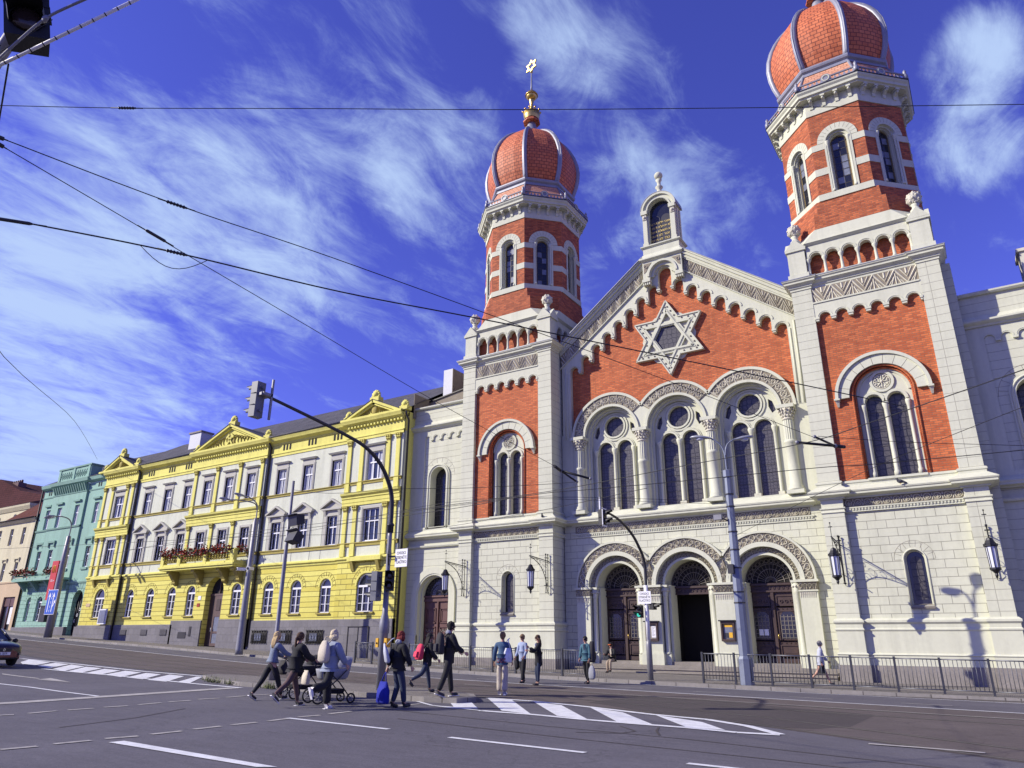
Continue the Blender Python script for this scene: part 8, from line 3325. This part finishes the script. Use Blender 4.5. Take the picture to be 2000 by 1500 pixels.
        vs = [J['pel'] + Vector((0, 0, .025 * H)), J['pel'] - Vector((0, 0, .01 * H))]
        rd = [(.070 * h + e_, .056 * h + e_), (.074 * h + e_, .062 * h + e_)]
        ed = [(0, 1)]
        for s_ in 'LR':
            n0 = len(vs)
            vs += [J['hip' + s_], J['knee' + s_], J['knee' + s_].lerp(J['ank' + s_], .97 if bot != 'tight' else .93)]
            rd += [.052 * h + e_, .035 * h + e_ * 1.1, .020 * h + cuff]
            ed += [(1, n0), (n0, n0 + 1), (n0 + 1, n0 + 2)]
        put(mb, skin_bake(vs, ed, rd, 1), botm)
    mb.build('skirt' if bot == 'skirt' else 'trousers', t, local=True)
    for s_ in 'LR':
        mb = MB()
        an, toe, heel = J['ank' + s_], J['toe' + s_], J['heel' + s_]
        put(mb, skin_bake([heel, an.lerp(heel, .3), heel.lerp(toe, .55), toe], [(0, 1), (0, 2), (2, 3)], [.027 * H, .031 * H, .030 * H, .025 * H], 0), look['shoe'])
        if look.get('sole'):
            d = (toe - heel)
            dn = Vector((0, d.z, -d.y)).normalized() * .022 * H
            sx = Vector((.024 * H, 0, 0))
            a, b = heel + dn - d * .12, toe + dn + d * .12
            mb.hull8([a - sx, a + sx, b + sx * .8, b - sx * .8], [a - sx - dn * .45, a + sx - dn * .45, b + sx * .8 - dn * .45, b - sx * .8 - dn * .45], look['sole'])
        mb.build('shoe', t, local=True)
    # ---- hair
    mb = MB()
    hm = look['hairm']
    hs = look['hair']
    c = hc + Vector((0, -.010 * H, .014 * H))
    mb.ball(c, .0575 * H, hm, 14, (.93, 1.04, 1.05), bump=.10)
    mb.ball(c + Vector((0, -.012 * H, -.022 * H)), .052 * H, hm, 12, (.92, .85, 1.0), bump=.1)
    rr = random.Random(int(abs(x) * 100))
    if hs == 'long':
        for q in range(9):
            u = (q - 4) / 4
            b0 = hc + Vector((u * .040 * H, -.045 * H + abs(u) * .02 * H, 0))
            mb.tube([b0, b0 + Vector((u * .010 * H, -.022 * H, -.06 * H)), b0 + Vector((u * .004 * H, -.034 * H, -.125 * H)), b0 + Vector((-u * .012 * H + rr.gauss(0, .005) * H, -.036 * H, -(.165 + rr.uniform(0, .035)) * H))], [.020 * H, .020 * H, .016 * H, .004 * H], hm, 7)
    elif hs == 'bob':
        for q in range(11):
            a = PI + PI * (q - 0) / 10
            b0 = hc + Vector((.046 * H * math.cos(a), .046 * H * math.sin(a) * .9, .005 * H))
            mb.tube([b0, b0 + Vector((.012 * H * math.cos(a), .012 * H * math.sin(a), -.04 * H)), b0 + Vector((.006 * H * math.cos(a), .008 * H * math.sin(a), -.078 * H))], [.018 * H, .020 * H, .008 * H], hm, 7)
    elif hs == 'ponytail':
        b0 = hc + Vector((0, -.055 * H, .015 * H))
        mb.ball(b0, .018 * H, hm, 7)
        mb.tube([b0, b0 + Vector((0, -.020 * H, -.04 * H)), b0 + Vector((-.008 * H, -.018 * H, -.12 * H)), b0 + Vector((-.02 * H, -.010 * H, -.20 * H))], [.014 * H, .020 * H, .016 * H, .004 * H], hm, 8)
    elif hs == 'bun':
        mb.ball(hc + Vector((0, -.058 * H, .030 * H)), .026 * H, hm, 10, bump=.2)
        mb.ball(hc + Vector((0, -.040 * H, -.030 * H)), .026 * H, hm, 8, bump=.2)
    elif hs == 'curly':
        for q in range(40):
            th, ph = math.acos(rr.uniform(.0, 1)), rr.uniform(0, 6.28)
            if math.sin(ph) > .5 and th > .9:
                continue
            mb.ball(c + Vector((math.sin(th) * math.cos(ph), math.sin(th) * math.sin(ph), math.cos(th) + .05)) * .054 * H, .014 * H, hm, 5)
    mb.build('hair', t, local=True)
    if look.get('glasses'):
        mb = MB()
        for s_ in (-1, 1):
            mb.ball((hc.x + s_ * .018 * H, fy - .001 * H, hc.z + .012 * H), .013 * H, 'signal_black', 8, (1.15, .35, .8))
            mb.tube([(hc.x + s_ * .03 * H, fy, hc.z + .014 * H), (hc.x + s_ * .047 * H, hc.y, hc.z + .012 * H)], .0025 * H, 'signal_black', 4)
        mb.build('sunglasses', t, local=True)
    if look.get('cap'):
        mb = MB()
        mb.ball(hc + Vector((0, -.004 * H, .024 * H)), .060 * H, 'black_cloth', 12, (.98, 1.05, .9))
        mb.hull8([hc + Vector(p) * H for p in ((-.042, .035, .014), (.042, .035, .014), (.032, .105, .004), (-.032, .105, .004))],
                 [hc + Vector(p) * H for p in ((-.042, .035, .030), (.042, .035, .030), (.032, .105, .012), (-.032, .105, .012))], look['cap'])
        mb.build('cap', t, local=True)
    return t, J


def soft_bag(name, label, cat, person, pos, size, m, shape='sack', strap=None, straps_m=None, rz=0, tilt=0):
    """bag carried by a person: pos in the person's frame"""
    loc = person.matrix_basis @ Vector(pos)
    t = thing(name, label, cat, loc, person.rotation_euler.z + rz)
    mb = MB()
    mb.M = Matrix.Rotation(tilt, 4, 'X')
    w, d, h = size
    prof = {'sack': [(0, .55, .5), (.12, .95, .95), (.45, 1, 1), (.75, .85, .75), (.95, .5, .4), (1, .3, .2)], 'pack': [(0, .8, .7), (.1, 1, 1), (.6, 1, .95), (.88, .85, .7), (1, .5, .4)],
            'tote': [(0, .9, .6), (.1, 1, 1), (.6, .97, .9), (1, .75, .2)]}[shape]
    rings = []
    n = 16
    for u, a_, b_ in prof:
        ring_ = []
        for q in range(n):
            th = 2 * PI * q / n
            cx_, sy_ = math.cos(th), math.sin(th)
            k_ = .75
            ex = math.copysign(abs(cx_) ** k_, cx_) * w / 2 * a_ * (1 + .04 * math.sin(5 * th + u * 9))
            ey = math.copysign(abs(sy_) ** k_, sy_) * d / 2 * b_ * (1 + .05 * math.cos(4 * th + u * 7))
            ring_.append((ex, ey, (u - .5) * h))
        rings.append(mb.add(ring_))
    for a, b in zip(rings, rings[1:]):
        for q in range(n):
            q2 = (q + 1) % n
            mb.face((a + q, a + q2, b + q2, b + q), m, True)
    mb.face([rings[0] + q for q in reversed(range(n))], m)
    mb.face([rings[-1] + q for q in range(n)], m)
    if shape == 'pack':
        mb.hull8([(-w * .34, -d * .5, -h * .38), (w * .34, -d * .5, -h * .38), (w * .3, -d * .72, -h * .34), (-w * .3, -d * .72, -h * .34)], [(-w * .34, -d * .48, 0), (w * .34, -d * .48, 0), (w * .3, -d * .68, -h * .03), (-w * .3, -d * .68, -h * .03)], m)
    mb.build('bag_body', t, local=True)
    if strap:
        for s_ in strap:
            mb = MB()
            mb.tube([Vector(p) for p in s_], .014, straps_m or m, 5)
            mb.build('strap', t, local=True)
    return t


E90 = -PI / 2      # walking towards +X
walk1 = dict(legs=(24, 6, -20, 14), arms=(-18, 12, 22, 22), feet=(8, -28), lean=3)
# 1 blond woman in a denim jacket pushing a stroller
pA_, JA = make_person(-16.5, 13.75, -.20, 1.72, dict(legs=(-26, 12, 24, 5), arms=(38, 32, 42, 28), feet=(-30, 6), lean=5, curl=.9), dict(top='short', topm='denim_light', bulk=.018, bot='tight', botm='black_cloth', shoe='shoe_dark', sole='shoe_white', hair='long', hairm='hair_blond'),
                      'woman with long blond hair in a light denim jacket pushing a black stroller')
# 2 woman in black with ponytail
pB_, JB = make_person(-14.75, 13.0, -.12, 1.70, dict(legs=(18, 4, -34, 20), arms=(30, 42, 32, 38), feet=(4, -42), lean=6, curl=.9), dict(top='normal', topm='black_cloth', bulk=.026, bot='tight', botm='brown_leggings', shoe='shoe_dark', sole='shoe_white', hair='ponytail', hairm='hair_brown'),
                      'woman with a brown ponytail, black sweater and brown leggings, striding right', slim=1.08)
# 3 blond woman, light denim shirt, cream backpack
pC_, JC = make_person(-13.6, 13.05, -.05, 1.74, dict(legs=(6, 2, -22, 60), arms=(12, 18, 18, 20), splay=16, feet=(0, -75), lean=4), dict(top='normal', topm='denim_pale', bulk=.026, bot='wide', botm='black_cloth', shoe='shoe_white', sole='shoe_white', hair='bob', hairm='hair_pale', collar='denim_pale'),
                      'woman with a pale blond bob in a light blue shirt and wide black trousers', slim=1.05)
soft_bag('backpack', 'cream drawstring backpack on the back of the blond woman in light blue', 'backpack', pC_, (-.02, -.20, JC['chest'].z - .02), (.34, .20, .50), 'cream_cloth', 'sack', [[(-.1, .05, .2), (-.14, .12, .32), (-.13, .2, .34)], [(.1, .05, .2), (.14, .12, .32), (.13, .2, .34)]])
# 4 red haired woman
pD_, JD = make_person(-12.62, 14.35, -.25, 1.72, dict(legs=(12, 30, 16, 8), arms=(-20, 6, 16, 14), splay=11, feet=(-12, 2), lean=4), dict(top='normal', topm='black_cloth', bulk=.022, bot='normal', botm='denim_blue', shoe='shoe_dark', hair='bob', hairm='hair_red', hood='grey_cloth'),
                      'red haired woman in a black jacket and jeans carrying a large blue bag')
soft_bag('shoulder_bag', 'flat pale grey bag on the back of the red haired woman', 'bag', pD_, (-.16, -.26, JD['chest'].z - .04), (.44, .13, .46), 'pale_blue', 'tote', [[(.0, .02, .2), (.05, .12, .32), (.08, .18, .35)]], rz=-.5, tilt=.25)
soft_bag('carrier_bag', 'glossy dark blue carrier bag hanging from the red haired woman hand', 'bag', pD_, (-.24, -.22, .34), (.40, .24, .50), 'blue_bag', 'tote', [[(-.1, 0, .24), (-.03, .03, .42), (.0, .05, .46)], [(.1, 0, .24), (.03, .03, .42), (.0, .05, .46)]])
# 5 small woman with red backpack
pE_, JE = make_person(-14.2, 17.4, -.45, 1.60, dict(legs=(14, 4, -30, 34), arms=(10, 50, 8, 40), feet=(4, -50), lean=5), dict(top='long', topm='black_cloth', bulk=.022, bot='tight', botm='denim_blue', shoe='shoe_dark', hair='long', hairm='hair_black'),
                      'small woman in a black coat and jeans carrying a bright red backpack', z=g(-14.2) + .13)
soft_bag('backpack', 'bright pinkish red backpack on the small woman in the black coat', 'backpack', pE_, (0, -.24, JE['chest'].z - .08), (.32, .20, .44), 'pink_bag', 'pack', [[(-.1, .08, .1), (-.12, .16, .22), (-.1, .24, .2)], [(.1, .08, .1), (.12, .16, .22), (.1, .24, .2)]], 'black_cloth', tilt=-.15)
# 6 tall young man
pF_, JF = make_person(-12.75, 16.55, -.55, 1.86, dict(legs=(10, 2, -16, 8), arms=(22, 42, 20, 40), feet=(3, -18), lean=2), dict(top='long', topm='black_cloth', bulk=.022, bot='normal', botm='black_cloth', shoe='shoe_dark', sole='shoe_white', hair='curly', hairm='hair_black', hood='grey_cloth'),
                      'tall young man in black with a grey hood and a black backpack', z=g(-12.75) + .13)
soft_bag('backpack', 'large black backpack on the tall young man with the grey hood', 'backpack', pF_, (0, -.27, JF['chest'].z - .04), (.34, .22, .56), 'dark_cloth', 'pack', [[(-.1, .08, .16), (-.12, .18, .26), (-.12, .28, .2)], [(.1, .08, .16), (.12, .18, .26), (.12, .28, .2)]])
# 7 woman with a bun, facing the portals
pG_, JG = make_person(-13.1, 19.7, rad(20), 1.78, dict(legs=(4, 2, -5, 2), arms=(-4, 16, 6, 20), splay=14, feet=(0, 0), lean=0), dict(top='normal', topm='blue_jacket', bulk=.018, bot='wide', botm='beige_cloth', shoe='shoe_white', hair='bun', hairm='hair_light_brown'),
                      'woman with a bun in a blue jacket and beige trousers seen from behind')
mbk = MB()
for k_ in range(5):
    for j_ in range(3):
        if (k_ + j_) % 2 == 0:
            mbk.box(-.13 + k_ * .052, -.08 + k_ * .052, -.155, -.14, JG['pel'].z - .06 + j_ * .045, JG['pel'].z - .018 + j_ * .045, 'check')
mbk.build('checked_scarf', pG_, local=True)
soft_bag('tote_bag', 'white cloth tote bag hanging from the shoulder of the woman in blue', 'bag', pG_, (.17, -.10, JG['waist'].z), (.34, .12, .42), 'white_cloth', 'tote', [[(-.1, 0, .2), (-.04, .06, .44), (.0, .12, .50)], [(.1, 0, .2), (.04, .0, .44), (.0, .12, .50)]], rz=-.4)
# 8 man in a light blue shirt
pH_, JH = make_person(-15.95, 25.4, rad(180) - .25, 1.76, dict(legs=(8, 2, -8, 4), arms=(6, 30, 4, 24), splay=14, feet=(0, 0), lean=0), dict(top='long', topm='shirt_blue', bulk=.010, bot='normal', botm='black_cloth', shoe='shoe_dark', hair='short', hairm='hair_light_brown', glasses=True),
                      'man in sunglasses and a light blue shirt facing the viewer, jacket over his arm', slim=1.1)
soft_bag('jacket', 'black jacket hanging over the arm of the man in the light blue shirt', 'jacket', pH_, (.30, .02, .80), (.22, .18, .62), 'black_cloth', 'sack')
# 9 dark coat woman
pI_, JI = make_person(-14.75, 24.6, rad(180) - .9, 1.72, dict(legs=(3, 3, 10, 14), arms=(32, 88, 20, 80), feet=(0, -6), lean=1), dict(top='coat', topm='black_cloth', bulk=.024, bot='tight', botm='denim_blue', shoe='shoe_dark', hair='long', hairm='hair_brown', glasses=True, front='white_cloth'),
                      'woman in an open black coat, white shirt and jeans holding her hands together')
# 10 youth with bags
pJ_, JJ = make_person(-13.95, 26.9, rad(180) - .15, 1.72, dict(legs=(4, 4, -6, 14), arms=(4, 12, 6, 16), feet=(2, -8), lean=2), dict(top='normal', topm='teal_print', bulk=.020, bot='tight', botm='black_cloth', shoe='shoe_dark', hair='short', hairm='hair_black', front='denim_blue'),
                      'young man in a blue and teal print hoodie walking towards the road')
soft_bag('sports_bag', 'long black bag on the shoulder of the young man in teal', 'bag', pJ_, (-.26, -.04, JJ['chest'].z - .10), (.24, .24, .78), 'dark_cloth', 'pack')
soft_bag('carrier_bag', 'pale grey plastic carrier bag held by the young man in teal', 'bag', pJ_, (-.30, .06, .42), (.30, .16, .50), 'grey_cloth', 'sack', [[(-.04, 0, .24), (0, 0, .34)]])
# 11 seated on the portal steps
pK_, JK = make_person(-16.35, 34.35, rad(180) - .1, 1.66, dict(legs=(84, 84, 76, 80), arms=(30, 60, 28, 66), crossL=.3, crossR=.3, splay=12, feet=(0, 0), lean=14, sit=True), dict(top='normal', topm='black_cloth', bulk=.020, bot='normal', botm='tan_cloth', shoe='shoe_dark', hair='short', hairm='hair_brown', cap='orange_cap', front='cream_cloth'),
                      'person in a black cap with orange brim sitting on the portal steps', z=g(-16.3) + .12)
# 12 old woman behind the right railing
pL_, JL = make_person(-6.2, 31.6, E90 + .25, 1.60, dict(legs=(22, 4, -24, 22), arms=(16, 30, -10, 16), feet=(6, -34), lean=5), dict(top='normal', topm='pale_blue', bulk=.028, bot='skirt', botm='black_cloth', shoe='shoe_dark', hair='curly', hairm='hair_grey', collar='white_cloth'),
                      'grey haired woman in a pale blue top and black skirt behind the right railing', z=g(-6.2) + .12, slim=1.08)


# ---------------------------------------------------------------- strollers
def stroller(x, y, rz, canopy, bassinet, label):
    t = thing('stroller', label, 'stroller', (x, y, g(x)), rz, 'strollers pushed across the road')
    mb = MB()
    for s_ in (-.26, .26):
        mb.tube([(s_, -.42, .16), (s_, .10, .58), (s_, .34, .80)], .016, 'pole_dark', 6)
        mb.tube([(s_, .46, .13), (s_, .14, .50), (s_ * .98, -.42, .98), (s_ * .98, -.55, 1.03)], .016, 'pole_dark', 6)
        mb.tube([(s_, -.2, .36), (s_, .34, .30)], .012, 'pole_dark', 5)
    mb.tube([(-.255, -.55, 1.03), (.255, -.55, 1.03)], .022, 'signal_black', 7)
    mb.tube([(-.26, -.42, .18), (.26, -.42, .18)], .012, 'pole_dark', 5)
    mb.build('frame', t, local=True)
    for s_ in (-.31, .31):
        for yy, r in ((-.42, .175), (.46, .125)):
            mb = MB()
            n = 20
            mb.tube([(s_, yy + (r - .022) * math.cos(2 * PI * q / n), r + (r - .022) * math.sin(2 * PI * q / n)) for q in range(n + 1)], .022, 'tyre', 6, cap=False)
            for q in range(5):
                a = 2 * PI * q / 5
                mb.tube([(s_, yy, r), (s_, yy + (r - .03) * math.cos(a), r + (r - .03) * math.sin(a))], .009, 'pole_grey', 4)
            mb.ball((s_, yy, r), .03, 'pole_grey', 6)
            mb.build('wheel', t, local=True)
    mb = MB()
    rings = []
    for u, w_, l_ in ((0, .16, .33), (.2, .20, .39), (.8, .23, .43), (1, .235, .44)):
        rings.append(mb.add([(w_ * math.copysign(abs(math.cos(2 * PI * q / 20)) ** .6, math.cos(2 * PI * q / 20)), .06 + l_ * math.copysign(abs(math.sin(2 * PI * q / 20)) ** .6, math.sin(2 * PI * q / 20)), .56 + .26 * u) for q in range(20)]))
    for a, b in zip(rings, rings[1:]):
        for q in range(20):
            q2 = (q + 1) % 20
            mb.face((a + q, a + q2, b + q2, b + q), bassinet, True)
    mb.face([rings[0] + q for q in reversed(range(20))], bassinet)
    mb.face([rings[-1] + q for q in range(20)], bassinet)
    mb.build('bassinet', t, local=True)
    mb = MB()
    rows = []
    for k in range(7):
        a = rad(8) + rad(100) * k / 6
        rows.append(mb.add([(.24 * math.cos(PI * q / 10), .36 - .0 - .42 * math.cos(a) * math.sin(PI * q / 10) * .9 + .06, .82 + .30 * math.sin(a) * math.sin(PI * q / 10) ** .7) for q in range(11)]))
    for a, b in zip(rows, rows[1:]):
        for q in range(10):
            mb.face((a + q, a + q + 1, b + q + 1, b + q), canopy, True)
    mb.build('canopy', t, local=True)
    mb = MB()
    mb.hull8([(-.2, -.3, .24), (.2, -.3, .24), (.2, .3, .22), (-.2, .3, .22)], [(-.23, -.34, .36), (.23, -.34, .36), (.23, .32, .34), (-.23, .32, .34)], 'black_cloth')
    mb.build('basket', t, local=True)
    return t


st1 = stroller(-16.35, 14.75, -.2, 'black_cloth', 'black_cloth', 'black stroller pushed by the woman in the denim jacket')
st2 = stroller(-14.75, 14.2, -.35, 'grey_cloth', 'grey_cloth', 'stroller with a beige grey bassinet ahead of the blond woman in light blue')
soft_bag('changing_bag', 'black changing bag hung on the handle of the black stroller', 'bag', st1, (0, -.66, .80), (.36, .18, .36), 'dark_cloth', 'tote')
soft_bag('changing_bag', 'pale pink grey bag hung on the handle of the grey stroller', 'bag', st2, (0, -.66, .62), (.34, .16, .34), 'cream_cloth', 'tote')
